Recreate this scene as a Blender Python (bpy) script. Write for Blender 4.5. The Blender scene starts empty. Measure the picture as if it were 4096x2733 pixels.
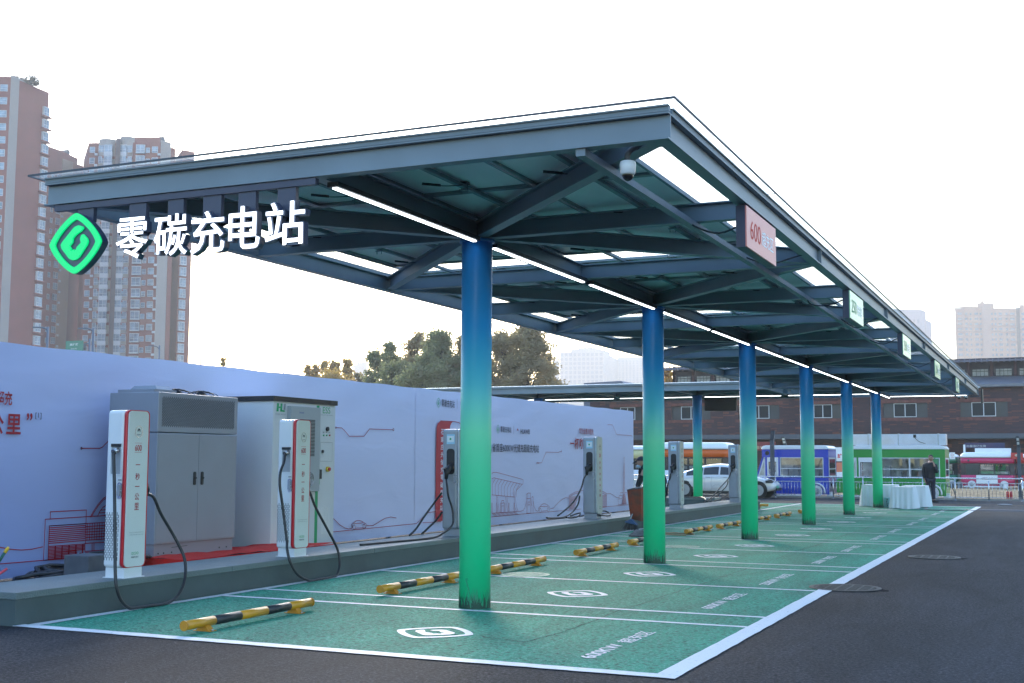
import bpy, bmesh, math, random
from mathutils import Vector, Matrix
random.seed(7)
R = math.radians
scene = bpy.context.scene
COL = scene.collection

# ---------------------------------------------------------------- camera
cam_d = bpy.data.cameras.new("camera")
cam = bpy.data.objects.new("camera", cam_d)
COL.objects.link(cam)
CPOS = Vector((5.2634, -10.8626, 1.4324))
_r = Vector((0.91247542, 0.40910998, 0.00419861))
_u = Vector((0.03594459, -0.09038462, 0.99525806))
_f = Vector((-0.4075495, 0.9079976, 0.09717903))
cam.matrix_world = Matrix(((_r.x, _u.x, -_f.x, CPOS.x), (_r.y, _u.y, -_f.y, CPOS.y), (_r.z, _u.z, -_f.z, CPOS.z), (0, 0, 0, 1)))
cam_d.sensor_width = 36
cam_d.lens = 36 * 4867.16 / 4096
cam_d.clip_start = 0.1
cam_d.clip_end = 6000
scene.camera = cam

# ---------------------------------------------------------------- light
SUN_EL, SUN_AZ = R(18), R(-32)          # azimuth measured from +Y towards +X
world = bpy.data.worlds.new("World")
scene.world = world
world.use_nodes = True
wn = world.node_tree.nodes
bg = wn["Background"]
sky = wn.new("ShaderNodeTexSky")
sky.sky_type = 'NISHITA'
sky.sun_disc = False
sky.sun_elevation = SUN_EL
sky.sun_rotation = SUN_AZ
sky.air_density = 1.6
sky.dust_density = 1.2
sky.ozone_density = 4.5
tint = wn.new("ShaderNodeMix"); tint.data_type = 'RGBA'; tint.blend_type = 'MULTIPLY'; tint.inputs[0].default_value = 1.0
tint.inputs[7].default_value = (0.99, 0.99, 1.09, 1)
world.node_tree.links.new(sky.outputs[0], tint.inputs[6])
world.node_tree.links.new(tint.outputs[2], bg.inputs[0])
bg.inputs[1].default_value = 0.15
sl = bpy.data.lights.new("sun", 'SUN')
sl.energy = 0.6
sl.angle = R(14)
sl.color = (1.0, 0.9, 0.76)
so = bpy.data.objects.new("sun", sl)
COL.objects.link(so)
sdir = Vector((math.sin(SUN_AZ) * math.cos(SUN_EL), math.cos(SUN_AZ) * math.cos(SUN_EL), math.sin(SUN_EL)))
so.rotation_euler = (-sdir).to_track_quat('-Z', 'Y').to_euler()
so.location = (0, 0, 60)
scene.view_settings.view_transform = 'Standard'
scene.view_settings.look = 'None'
scene.view_settings.exposure = 2.0
scene.view_settings.gamma = 1.0
scene.cycles.max_bounces = 7
scene.cycles.diffuse_bounces = 5
scene.cycles.transparent_max_bounces = 12
scene.cycles.volume_bounces = 1
scene.cycles.caustics_reflective = False
scene.cycles.caustics_refractive = False

# ---------------------------------------------------------------- helpers
def at(px, py, ax, val):
    """point of the plane ax=val seen at a pixel of the 4096 px wide photograph (used for surveyed positions)"""
    d = _r * ((px - 2048) / 4867.16) - _u * ((py - 1366.5) / 4867.16) + _f
    i = 'xyz'.index(ax)
    return CPOS + d * ((val - CPOS[i]) / d[i])

def atd(px, py, D):
    return CPOS + (_r * ((px - 2048) / 4867.16) - _u * ((py - 1366.5) / 4867.16) + _f) * D

MATS = {}
def mat(name, col, rough=0.6, metal=0.0, var=0.0, scale=5.0, bump=0.0, bscale=40.0, spec=0.5, emit=None, es=1.0, col2=None, stretch=None, coat=0.0, alpha=1.0):
    if name in MATS: return MATS[name]
    m = bpy.data.materials.new(name)
    m.use_nodes = True
    nt = m.node_tree; n = nt.nodes; L = nt.links.new
    b = n["Principled BSDF"]
    b.inputs["Roughness"].default_value = rough
    b.inputs["Metallic"].default_value = metal
    b.inputs["Specular IOR Level"].default_value = spec
    b.inputs["Coat Weight"].default_value = coat
    b.inputs["Alpha"].default_value = alpha
    c = (*col, 1)
    tc = n.new("ShaderNodeTexCoord")
    src = tc.outputs["Object"]
    if stretch:
        mp = n.new("ShaderNodeMapping"); mp.inputs["Scale"].default_value = stretch
        L(src, mp.inputs[0]); src = mp.outputs[0]
    if var > 0 or col2:
        t = n.new("ShaderNodeTexNoise"); t.inputs["Scale"].default_value = scale; t.inputs["Detail"].default_value = 6
        L(src, t.inputs["Vector"])
        cr = n.new("ShaderNodeValToRGB")
        cr.color_ramp.elements[0].position = 0.3; cr.color_ramp.elements[1].position = 0.7
        if col2:
            cr.color_ramp.elements[0].color = c; cr.color_ramp.elements[1].color = (*col2, 1)
        else:
            cr.color_ramp.elements[0].color = tuple(x * (1 - var) for x in col) + (1,)
            cr.color_ramp.elements[1].color = tuple(min(1, x * (1 + var)) for x in col) + (1,)
        L(t.outputs[0], cr.inputs[0]); L(cr.outputs[0], b.inputs["Base Color"])
        mr = n.new("ShaderNodeMapRange"); mr.inputs[3].default_value = max(0.02, rough - 0.08); mr.inputs[4].default_value = min(1, rough + 0.1)
        L(t.outputs[0], mr.inputs[0]); L(mr.outputs[0], b.inputs["Roughness"])
    else:
        b.inputs["Base Color"].default_value = c
    if bump > 0:
        t2 = n.new("ShaderNodeTexNoise"); t2.inputs["Scale"].default_value = bscale; t2.inputs["Detail"].default_value = 4
        L(src, t2.inputs["Vector"])
        bp = n.new("ShaderNodeBump"); bp.inputs["Strength"].default_value = bump; bp.inputs["Distance"].default_value = 0.02
        L(t2.outputs[0], bp.inputs["Height"]); L(bp.outputs[0], b.inputs["Normal"])
    if emit:
        b.inputs["Emission Color"].default_value = (*emit, 1)
        b.inputs["Emission Strength"].default_value = es
    MATS[name] = m
    return m

ORG = {}
def tag(o, label=None, cat=None, group=None, kind=None):
    if label: o["label"] = label
    if cat: o["category"] = cat
    if group: o["group"] = group
    if kind: o["kind"] = kind
    return o

def empty(name, loc=(0, 0, 0), label=None, cat=None, group=None):
    o = bpy.data.objects.new(name, None)
    o.empty_display_size = 0.2
    COL.objects.link(o)
    o.location = loc
    ORG[o.name] = Vector(loc)
    return tag(o, label, cat, group)

def copy_tree(o, parent=None):
    c = o.copy(); COL.objects.link(c)
    if parent is not None: c.parent = parent
    ORG[c.name] = ORG.get(o.name, Vector())
    for ch in list(o.children): copy_tree(ch, c)
    return c

class MB:
    def __init__(s): s.v = []; s.f = []; s.sm = []
    def face(s, pts, smooth=False):
        i = len(s.v); s.v += [Vector(p) for p in pts]; s.f.append(tuple(range(i, i + len(pts)))); s.sm.append(smooth); return s
    def hexa(s, p):
        i = len(s.v); s.v += [Vector(q) for q in p]
        for a in ((0, 3, 2, 1), (4, 5, 6, 7), (0, 1, 5, 4), (1, 2, 6, 5), (2, 3, 7, 6), (3, 0, 4, 7)):
            s.f.append(tuple(i + k for k in a)); s.sm.append(False)
        return s
    def box(s, x0, x1, y0, y1, z0, z1):
        return s.hexa([(x0, y0, z0), (x1, y0, z0), (x1, y1, z0), (x0, y1, z0), (x0, y0, z1), (x1, y0, z1), (x1, y1, z1), (x0, y1, z1)])
    def bar(s, a, b, w, h, up=(0, 0, 1)):
        a = Vector(a); b = Vector(b); d = (b - a).normalized(); up = Vector(up)
        sd = d.cross(up)
        if sd.length < 1e-4: sd = d.cross(Vector((1, 0, 0)))
        sd = sd.normalized() * (w / 2); u = sd.cross(d).normalized() * (h / 2)
        return s.hexa([a - sd - u, a + sd - u, b + sd - u, b - sd - u, a - sd + u, a + sd + u, b + sd + u, b - sd + u])
    def prism(s, poly, ext, smooth=False):
        """poly: list of 3D points, ext: extrusion vector"""
        n = len(poly); i = len(s.v); e = Vector(ext)
        s.v += [Vector(p) for p in poly] + [Vector(p) + e for p in poly]
        s.f.append(tuple(range(i + n - 1, i - 1, -1))); s.sm.append(False)
        s.f.append(tuple(range(i + n, i + 2 * n))); s.sm.append(False)
        for k in range(n):
            s.f.append((i + k, i + (k + 1) % n, i + n + (k + 1) % n, i + n + k)); s.sm.append(smooth)
        return s
    def ring(s, outer, inner, ext):
        n = len(outer); i = len(s.v); e = Vector(ext)
        for L_ in (outer, inner): s.v += [Vector(p) for p in L_]
        for L_ in (outer, inner): s.v += [Vector(p) + e for p in L_]
        for k in range(n):
            j = (k + 1) % n
            for q in ((i + k, i + j, i + n + j, i + n + k), (i + 2 * n + k, i + 3 * n + k, i + 3 * n + j, i + 2 * n + j),
                      (i + k, i + 2 * n + k, i + 2 * n + j, i + j), (i + n + k, i + n + j, i + 3 * n + j, i + 3 * n + k)):
                s.f.append(q); s.sm.append(False)
        return s
    def tube(s, pts, r, n=10, caps=True, smooth=True):
        pts = [Vector(p) for p in pts]
        rr = r if isinstance(r, (list, tuple)) else [r] * len(pts)
        i0 = len(s.v); prev = None
        for k, p in enumerate(pts):
            d = (pts[min(k + 1, len(pts) - 1)] - pts[max(k - 1, 0)]).normalized()
            if prev is None:
                a = Vector((0, 0, 1)) if abs(d.z) < 0.9 else Vector((1, 0, 0))
                x = d.cross(a).normalized()
            else:
                x = (prev - d * prev.dot(d))
                x = x.normalized() if x.length > 1e-6 else d.orthogonal().normalized()
            prev = x; y = d.cross(x)
            for j in range(n):
                t = 2 * math.pi * j / n
                s.v.append(p + (x * math.cos(t) + y * math.sin(t)) * rr[k])
        for k in range(len(pts) - 1):
            for j in range(n):
                a = i0 + k * n + j; b = i0 + k * n + (j + 1) % n
                s.f.append((a, b, b + n, a + n)); s.sm.append(smooth)
        if caps:
            s.f.append(tuple(i0 + j for j in range(n - 1, -1, -1))); s.sm.append(False)
            e = i0 + (len(pts) - 1) * n
            s.f.append(tuple(e + j for j in range(n))); s.sm.append(False)
        return s
    def cyl(s, a, b, r, n=24, r2=None):
        return s.tube([a, b], [r, r if r2 is None else r2], n)
    def sphere(s, c, r, nu=14, nv=8, sc=(1, 1, 1), v0=0.0, v1=1.0):
        c = Vector(c); i0 = len(s.v)
        for a in range(nv + 1):
            th = math.pi * (v0 + (v1 - v0) * a / nv)
            for b in range(nu):
                ph = 2 * math.pi * b / nu
                s.v.append(c + Vector((math.sin(th) * math.cos(ph) * sc[0], math.sin(th) * math.sin(ph) * sc[1], math.cos(th) * sc[2])) * r)
        for a in range(nv):
            for b in range(nu):
                p = i0 + a * nu + b; q = i0 + a * nu + (b + 1) % nu
                s.f.append((p, p + nu, q + nu, q)); s.sm.append(True)
        return s
    def build(s, name, material, parent=None, label=None, cat=None, group=None, kind=None, loc=None, bevel=0.0, seg=2):
        if parent is not None: org = ORG.get(parent.name, Vector())
        else: org = Vector(loc) if loc is not None else Vector((0, 0, 0))
        me = bpy.data.meshes.new(name)
        me.from_pydata([v - org for v in s.v], [], s.f)
        me.update()
        bm = bmesh.new(); bm.from_mesh(me)
        for k, fc in enumerate(bm.faces): fc.smooth = s.sm[k]
        bmesh.ops.remove_doubles(bm, verts=bm.verts, dist=1e-5)
        bmesh.ops.recalc_face_normals(bm, faces=bm.faces)
        if bevel > 0:
            es = [e for e in bm.edges if len(e.link_faces) == 2 and e.calc_face_angle(0) > 0.6]
            bmesh.ops.bevel(bm, geom=es, offset=bevel, segments=seg, profile=0.5, affect='EDGES')
        bm.to_mesh(me); bm.free()
        me.materials.append(material)
        o = bpy.data.objects.new(name, me)
        COL.objects.link(o)
        if parent is not None: o.parent = parent
        elif loc is not None: o.location = org
        ORG[o.name] = org
        return tag(o, label, cat, group, kind)

def smooth_path(pts, n=8):
    P = [Vector(p) for p in pts]; P = [P[0]] + P + [P[-1]]; out = []
    for k in range(1, len(P) - 2):
        for j in range(n):
            t = j / n
            a, b, c, d = P[k - 1], P[k], P[k + 1], P[k + 2]
            out.append(0.5 * ((2 * b) + (c - a) * t + (2 * a - 5 * b + 4 * c - d) * t * t + (3 * b - a - 3 * c + d) * t ** 3))
    out.append(P[-2]); return out

def rrect(u0, u1, v0, v1, r, n=6):
    out = []
    for cu, cv, a in ((u1 - r, v1 - r, 0), (u0 + r, v1 - r, 90), (u0 + r, v0 + r, 180), (u1 - r, v0 + r, 270)):
        for k in range(n + 1):
            t = R(a + 90 * k / n); out.append((cu + r * math.cos(t), cv + r * math.sin(t)))
    return out

def diamond(a, b, n=48, p=1.32, ph=0.0):
    out = []
    for k in range(n):
        t = 2 * math.pi * k / n + ph
        c, s_ = math.cos(t), math.sin(t)
        out.append((a * math.copysign(abs(c) ** (2 / p), c), b * math.copysign(abs(s_) ** (2 / p), s_)))
    return out

_tc = {}
def text_mesh(s, bold=0.0, ext=0.0):
    key = (s, bold, ext)
    if key in _tc: return _tc[key]
    cu = bpy.data.curves.new("t", 'FONT'); cu.body = s; cu.size = 1.0; cu.offset = bold; cu.extrude = ext
    cu.resolution_u = 3
    o = bpy.data.objects.new("t", cu); COL.objects.link(o)
    dg = bpy.context.evaluated_depsgraph_get(); dg.update()
    me = bpy.data.meshes.new_from_object(o.evaluated_get(dg))
    vs = [v.co.copy() for v in me.vertices]; fs = [tuple(p.vertices) for p in me.polygons]
    bpy.data.objects.remove(o); bpy.data.curves.remove(cu); bpy.data.meshes.remove(me)
    _tc[key] = (vs, fs); return vs, fs

def add_text(mb, s, p0, right, up, W, H, bold=0.0, ext=0.0, thick=0.0):
    """fit text s in the box W x H whose lower left corner is p0; thick extrudes along right x up"""
    vs, fs = text_mesh(s, bold, 0.5 if thick > 0 else 0.0)
    x0 = min(v.x for v in vs); x1 = max(v.x for v in vs); y0 = min(v.y for v in vs); y1 = max(v.y for v in vs)
    p0 = Vector(p0); right = Vector(right).normalized(); up = Vector(up).normalized(); nn = right.cross(up)
    i = len(mb.v)
    for v in vs:
        mb.v.append(p0 + right * ((v.x - x0) / (x1 - x0) * W) + up * ((v.y - y0) / max(1e-6, (y1 - y0)) * H) + nn * (v.z * thick))
    for f in fs:
        mb.f.append(tuple(i + k for k in f)); mb.sm.append(False)
    return mb

def text_box(mb, s, a, b, nrm_axis='x', bold=0.0, off=0.0):
    """a: lower-left, b: upper-right world points on a plane x=const (right=+Y) or y=const (right=+X)"""
    a = Vector(a); b = Vector(b)
    if nrm_axis == 'x':
        return add_text(mb, s, a + Vector((off, 0, 0)), (0, 1, 0), (0, 0, 1), b.y - a.y, b.z - a.z, bold)
    return add_text(mb, s, a + Vector((0, -off, 0)), (1, 0, 0), (0, 0, 1), b.x - a.x, b.z - a.z, bold)

def ribbon(mb, pts, w, nrm, close=False):
    """flat painted line of width w through 3D pts on a plane with normal nrm"""
    P = [Vector(p) for p in pts]; nrm = Vector(nrm)
    if close: P.append(P[0])
    for a, b in zip(P, P[1:]):
        d = b - a
        if d.length < 1e-6: continue
        d.normalize(); s = d.cross(nrm).normalized() * (w / 2); e = d * (w / 2)
        mb.face([a - s - e, a + s - e, b + s + e, b - s + e])
    return mb
# ---------------------------------------------------------------- materials
M_STEEL = mat("steel_paint", (0.17, 0.215, 0.25), 0.42, 0.0, 0.12, 1.6, 0.05, 60)
M_STEEL2 = mat("steel_paint_worn", (0.19, 0.23, 0.26), 0.5, 0.1, 0.2, 3, 0.05, 50)
M_GALV = mat("galvanised", (0.42, 0.47, 0.50), 0.45, 0.6, 0.15, 8)
M_WHITE = mat("white_enamel", (0.72, 0.74, 0.76), 0.32, 0, 0.03, 3, coat=0.3)
M_OFFW = mat("off_white_panel", (0.64, 0.67, 0.65), 0.35, 0, 0.03, 3)
M_RED = mat("red_trim", (0.55, 0.012, 0.02), 0.35)
M_BLACK = mat("black_plastic", (0.012, 0.013, 0.016), 0.45)
M_RUBBER = mat("black_cable", (0.016, 0.018, 0.022), 0.42, bump=0.1, bscale=80)
M_SILVER = mat("silver_sheet", (0.34, 0.37, 0.41), 0.42, 0.35, 0.06, 4)
M_DGREY = mat("dark_grey_paint", (0.06, 0.07, 0.085), 0.5, 0, 0.12, 4)
M_CHROME = mat("stainless", (0.55, 0.56, 0.58), 0.25, 0.9, 0.1, 6)
M_GREENLOGO = mat("green_print", (0.02, 0.36, 0.13), 0.5)
M_REDPRINT = mat("red_print", (0.36, 0.008, 0.018), 0.6)
M_DARKPRINT = mat("dark_print", (0.03, 0.03, 0.05), 0.6)
M_GREYPRINT = mat("grey_print", (0.3, 0.32, 0.33), 0.6)
M_GLASSDARK = mat("dark_window_glass", (0.035, 0.042, 0.05), 0.06, 0, 0.3, 0.8, spec=0.6)
M_LITE = mat("led_tube", (0.9, 0.95, 1.0), 0.4, emit=(0.86, 0.95, 1.0), es=2.4)
M_WFRAME = mat("white_window_frame", (0.62, 0.64, 0.66), 0.4)
M_TYRE = mat("tyre", (0.015, 0.015, 0.016), 0.8, bump=0.2, bscale=60)
M_CONC = mat("concrete", (0.28, 0.28, 0.27), 0.9, 0, 0.2, 3, 0.3, 60)
# ---------------------------------------------------------------- ground
def ground_mat(name, base, dark, speck, rough, patch_scale=0.35, sscale=90, smix=0.5, wear=(.5, 1.25)):
    m = bpy.data.materials.new(name); m.use_nodes = True
    nt = m.node_tree; n = nt.nodes; L = nt.links.new; b = n["Principled BSDF"]
    tc = n.new("ShaderNodeTexCoord"); src = tc.outputs["Object"]
    t = n.new("ShaderNodeTexNoise"); t.inputs["Scale"].default_value = patch_scale; t.inputs["Detail"].default_value = 8; t.inputs["Roughness"].default_value = 0.65
    L(src, t.inputs["Vector"])
    cr = n.new("ShaderNodeValToRGB"); cr.color_ramp.elements[0].position = 0.36; cr.color_ramp.elements[1].position = 0.62
    cr.color_ramp.elements[0].color = (*dark, 1); cr.color_ramp.elements[1].color = (*base, 1)
    L(t.outputs[0], cr.inputs[0])
    v = n.new("ShaderNodeTexNoise"); v.inputs["Scale"].default_value = sscale; v.inputs["Detail"].default_value = 3; v.inputs["Roughness"].default_value = 0.8
    L(src, v.inputs["Vector"])
    sr = n.new("ShaderNodeValToRGB"); sr.color_ramp.elements[0].position = 0.5; sr.color_ramp.elements[1].position = 0.58
    sr.color_ramp.elements[0].color = (0, 0, 0, 1); sr.color_ramp.elements[1].color = (smix, smix, smix, 1)
    L(v.outputs[0], sr.inputs[0])
    mx = n.new("ShaderNodeMix"); mx.data_type = 'RGBA'; mx.inputs[7].default_value = (*speck, 1)
    L(sr.outputs[0], mx.inputs[0]); L(cr.outputs[0], mx.inputs[6])
    v2 = n.new("ShaderNodeTexNoise"); v2.inputs["Scale"].default_value = sscale * 0.55; v2.inputs["Detail"].default_value = 2
    L(src, v2.inputs["Vector"])
    sr2 = n.new("ShaderNodeValToRGB"); sr2.color_ramp.elements[0].position = 0.3; sr2.color_ramp.elements[1].position = 0.48
    sr2.color_ramp.elements[0].color = (0.22, 0.22, 0.22, 1); sr2.color_ramp.elements[1].color = (1, 1, 1, 1)
    L(v2.outputs[0], sr2.inputs[0])
    mm = n.new("ShaderNodeMix"); mm.data_type = 'RGBA'; mm.blend_type = 'MULTIPLY'; mm.inputs[0].default_value = 1
    L(mx.outputs[2], mm.inputs[6]); L(sr2.outputs[0], mm.inputs[7])
    # worn tracks and stains, stretched along the lanes
    mp = n.new("ShaderNodeMapping"); mp.inputs["Scale"].default_value = (1.6, .35, 1); mp.inputs["Rotation"].default_value = (0, 0, .25); L(src, mp.inputs[0])
    w = n.new("ShaderNodeTexNoise"); w.inputs["Scale"].default_value = 1.1; w.inputs["Detail"].default_value = 7; w.inputs["Roughness"].default_value = 0.7; w.inputs["Distortion"].default_value = 1.2; L(mp.outputs[0], w.inputs["Vector"])
    wr = n.new("ShaderNodeValToRGB"); wr.color_ramp.elements[0].position = 0.34; wr.color_ramp.elements[1].position = 0.66; wr.color_ramp.elements[0].color = (wear[0],) * 3 + (1,); wr.color_ramp.elements[1].color = (wear[1],) * 3 + (1,); L(w.outputs[0], wr.inputs[0])
    m4 = n.new("ShaderNodeMix"); m4.data_type = 'RGBA'; m4.blend_type = 'MULTIPLY'; m4.inputs[0].default_value = 1; L(mm.outputs[2], m4.inputs[6]); L(wr.outputs[0], m4.inputs[7]); L(m4.outputs[2], b.inputs["Base Color"])
    b.inputs["Roughness"].default_value = rough; b.inputs["Specular IOR Level"].default_value = 0.25
    bp = n.new("ShaderNodeBump"); bp.inputs["Strength"].default_value = 0.7; bp.inputs["Distance"].default_value = 0.02
    L(v.outputs[0], bp.inputs["Height"]); L(bp.outputs[0], b.inputs["Normal"])
    return m
M_ASPH = ground_mat("asphalt", (0.0155, 0.0165, 0.021), (0.007, 0.0075, 0.010), (0.13, 0.125, 0.14), 0.85, 0.3, 40, 0.4, (.6, 1.3))
M_GREEN = ground_mat("green_road_paint", (0.014, 0.30, 0.17), (0.008, 0.22, 0.13), (0.24, 0.56, 0.46), 0.8, 0.45, 42, 0.42, (.74, 1.12))
M_SAND = ground_mat("dry_ground", (0.42, 0.29, 0.15), (0.30, 0.20, 0.10), (0.5, 0.38, 0.22), 0.9, 1.2, 20, 0.5)

def paint_mat():
    m = bpy.data.materials.new("white_road_paint"); m.use_nodes = True
    nt = m.node_tree; n = nt.nodes; L = nt.links.new; b = n["Principled BSDF"]
    tc = n.new("ShaderNodeTexCoord"); t = n.new("ShaderNodeTexNoise"); t.inputs["Scale"].default_value = 28; t.inputs["Detail"].default_value = 6; t.inputs["Roughness"].default_value = 0.75
    L(tc.outputs["Object"], t.inputs["Vector"])
    cr = n.new("ShaderNodeValToRGB"); cr.color_ramp.elements[0].position = 0.30; cr.color_ramp.elements[1].position = 0.42
    cr.color_ramp.elements[0].color = (0.24, 0.32, 0.32, 1); cr.color_ramp.elements[1].color = (0.70, 0.72, 0.74, 1)
    L(t.outputs[0], cr.inputs[0]); L(cr.outputs[0], b.inputs["Base Color"]); b.inputs["Roughness"].default_value = 0.6
    t3 = n.new("ShaderNodeTexNoise"); t3.inputs["Scale"].default_value = 95
    L(tc.outputs["Object"], t3.inputs["Vector"])
    bp = n.new("ShaderNodeBump"); bp.inputs["Strength"].default_value = 0.4; bp.inputs["Distance"].default_value = 0.01
    L(t3.outputs[0], bp.inputs["Height"]); L(bp.outputs[0], b.inputs["Normal"])
    return m
M_PAINT = paint_mat()

g = MB()
g.face([(-1500, -400, 0), (1500, -400, 0), (1500, 3200, 0), (-1500, 3200, 0)])
g.build("ground", M_ASPH, kind='structure')

def sheet(x0, x1, y0, y1, z): return [(x0, y0, z), (x1, y0, z), (x1, y1, z), (x0, y1, z)]
PF = MB(); PF.face(sheet(-2.93, 2.86, -2.93, 31.4, 0.004)); PF.face(sheet(-16, -2.93, 25.9, 31.4, 0.004))
pf = PF.build("parking_floor", M_GREEN, kind='structure')

def jag(x0, x1, y0, y1, z, along='x', n=60, a=0.006):
    """slightly ragged painted strip"""
    mb = MB()
    for k in range(n):
        t0, t1 = k / n, (k + 1) / n
        if along == 'x':
            xa, xb = x0 + (x1 - x0) * t0, x0 + (x1 - x0) * t1
            if k == 0: e0 = [random.uniform(-a, a) for _ in range(2)]
            e1 = [random.uniform(-a, a) for _ in range(2)]
            mb.face([(xa, y0 + e0[0], z), (xb, y0 + e1[0], z), (xb, y1 + e1[1], z), (xa, y1 + e0[1], z)]); e0 = e1
        else:
            ya, yb = y0 + (y1 - y0) * t0, y0 + (y1 - y0) * t1
            if k == 0: e0 = [random.uniform(-a, a) for _ in range(2)]
            e1 = [random.uniform(-a, a) for _ in range(2)]
            mb.face([(x0 + e0[0], ya, z), (x1 + e0[1], ya, z), (x1 + e1[1], yb, z), (x0 + e1[0], yb, z)]); e0 = e1
    return mb
Z1 = 0.008
jag(-2.95, 2.9, -2.96, -2.82, Z1).build("border_line", M_PAINT, pf)
jag(2.74, 2.9, -2.82, 31.35, Z1, 'y', 220, 0.004).build("border_line", M_PAINT, pf)
jag(-2.9, -2.79, -2.82, 31.35, Z1, 'y', 200).build("border_line", M_PAINT, pf)
jag(-2.79, 2.74, 31.22, 31.35, Z1).build("border_line", M_PAINT, pf)
ydiv = []
for k in range(6):
    c = 5.8 * k + 0.10
    ydiv += [c - 0.36, c + 0.36]
    if k < 5: ydiv.append(c + 2.9)
for y in ydiv:
    if y < 31: jag(-2.79, 2.74, y - 0.04, y + 0.04, Z1, 'x', 70, 0.004).build("bay_line", M_PAINT, pf)
for x in (-5.4, -8.3, -11.2): jag(x - 0.04, x + 0.04, 26, 31.3, Z1, 'y').build("bay_line", M_PAINT, pf)

def emblem_parts(a, b):
    """outer ring and inner plug-cut ring of the rounded diamond emblem, 2D"""
    o1, o2 = diamond(a, b), diamond(a * .79, b * .79)
    P = ((.17, .53), (.03, .575), (-.11, .54), (-.19, .47), (-.56, .09), (-.61, 0), (-.57, -.12), (-.28, -.45), (-.17, -.5), (-.03, -.49), (.08, -.42), (.36, -.05), (.39, .05), (.36, .14), (.22, .28), (.14, .26), (.1, .14), (.14, .02), (0, -.1), (-.04, -.19), (-.1, -.24), (-.1, -.17), (-.17, -.18), (-.2, -.24), (-.24, -.2), (-.22, -.13), (-.29, -.05), (-.19, .05), (-.17, .19), (-.08, .28), (0, .33), (.11, .38), (.2, .47))
    return o1, o2, [((u + .08) * a * 1.0, (v - .02) * b * 1.0) for u, v in P]
bays = []
yy = [-2.85] + ydiv
for i, (a, b) in enumerate(zip(yy, yy[1:])):
    if b - a > 2: bays.append((a + b) / 2)
for i, y in enumerate(bays[:11]):
    o1, o2, inn = emblem_parts(.36, .35)
    def pl(P, z=Z1): return [(0.47 - v, y - 0.17 + u, z) for u, v in P]
    mb = MB(); A, B = pl(o1), pl(o2); n = len(A)
    for k in range(n):
        if k % 8 == 3: continue_gap = 0.012
        j = (k + 1) % n
        mb.face([A[k], A[j], B[j], B[k]])
    mb.face(pl(inn))
    mb.build("painted_emblem", M_PAINT, pf)
    mb = MB()
    s = "600KW" if i < 2 else "250KW"
    s2 = "超充区" if i < 2 else "快充区"
    add_text(mb, s, (2.13, y - .86, Z1), (0, 1, 0), (-1, 0, 0), 0.72, 0.125, 0.02)
    add_text(mb, s2, (2.14, y - .02, Z1), (0, 1, 0), (-1, 0, 0), 0.66, 0.145, 0.012)
    mb.build("painted_lettering", M_PAINT, pf)
# cracks in the surface
M_CRACK = mat("crack", (0.01, 0.03, 0.028), 0.9)
def crack(pts, w, name="crack", jit=0.02, n=14):
    out = []
    for a, b in zip(pts, pts[1:]):
        a = Vector(a); b = Vector(b)
        for k in range(n): out.append(a.lerp(b, k / n) + Vector((random.uniform(-jit, jit), random.uniform(-jit, jit), 0)))
    out.append(Vector(pts[-1])); mb = MB()
    for a, b in zip(out, out[1:]): ribbon(mb, [a, b], w * random.uniform(.4, 1.3), (0, 0, 1))
    mb.build(name, M_CRACK, pf)
zc = 0.0062
crack([(0.9, -1.75, zc), (1.35, -1.9, zc), (1.42, -1.2, zc), (1.36, 0.4, zc), (1.4, 3.4, zc), (1.38, 8.5, zc), (1.4, 20, zc)], 0.012)
crack([(-.6, -1.4, zc), (0.1, -1.25, zc), (0.3, -1.15, zc)], 0.006)
# dry ground behind the railing
g = MB(); g.face(sheet(-60, 60, 38.4, 89.5, 0.006)); g.build("dry_ground", M_SAND, kind='structure')
g = MB(); g.box(-60, 60, 38.25, 38.4, 0, 0.07); g.build("kerb", M_CONC, kind='structure')
M_YEL = mat("yellow_road_paint", (0.55, 0.35, 0.04), 0.7)
g = MB(); g.face(sheet(-40, 40, 33.4, 33.46, 0.004)); g.face(sheet(2.9, 40, 28.6, 28.64, 0.004)); g.build("road_line", M_YEL, kind='structure')

M_SCUFF = mat("scuff_pale", (.12, .12, .125), .9, spec=.1)
grd = bpy.data.objects["ground"]
for k in range(46):
    x = random.uniform(3.0, 9.5); y = random.uniform(-5.5, 24); a = random.uniform(0, 6.28); L_ = random.uniform(.04, .34)
    if k > 36: x = random.uniform(-4, 3); y = random.uniform(-6, -3.2)
    g = MB(); p = Vector((x, y, .0035)); pts = [p]
    for q in range(4): a += random.uniform(-.3, .3); p = p + Vector((math.cos(a), math.sin(a), 0)) * L_ / 4; pts.append(p)
    for p0, p1 in zip(pts, pts[1:]): ribbon(g, [p0, p1], random.uniform(.003, .012), (0, 0, 1))
    g.build("scuff_mark", M_SCUFF, grd)
M_OIL = mat("damp_patch", (.015, .015, .018), .95, spec=.05)
def patch(cx, cy, rx, ry, z, m, nm, par, seed):
    random.seed(seed); n = 40; ph = [random.uniform(0, 6.28) for _ in range(4)]
    g = MB(); g.face([(cx + rx * (1 + .18 * math.sin(3 * t + ph[0]) + .14 * math.sin(5 * t + ph[1]) + .08 * math.sin(11 * t + ph[2]) + .05 * math.sin(19 * t + ph[3])) * math.cos(t), cy + ry * (1 + .18 * math.sin(3 * t + ph[0]) + .14 * math.sin(5 * t + ph[1]) + .08 * math.sin(11 * t + ph[2]) + .05 * math.sin(19 * t + ph[3])) * math.sin(t), z) for t in [2 * math.pi * k / n for k in range(n)]]); g.build(nm, m, par)
for i, (x, y, rx, ry) in enumerate(((3.0, 3.5, .40, .42), (3.5, 8.68, .38, .38))): patch(x, y, rx, ry, .0028, M_OIL, "damp_patch", grd, 50 + i)
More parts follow.
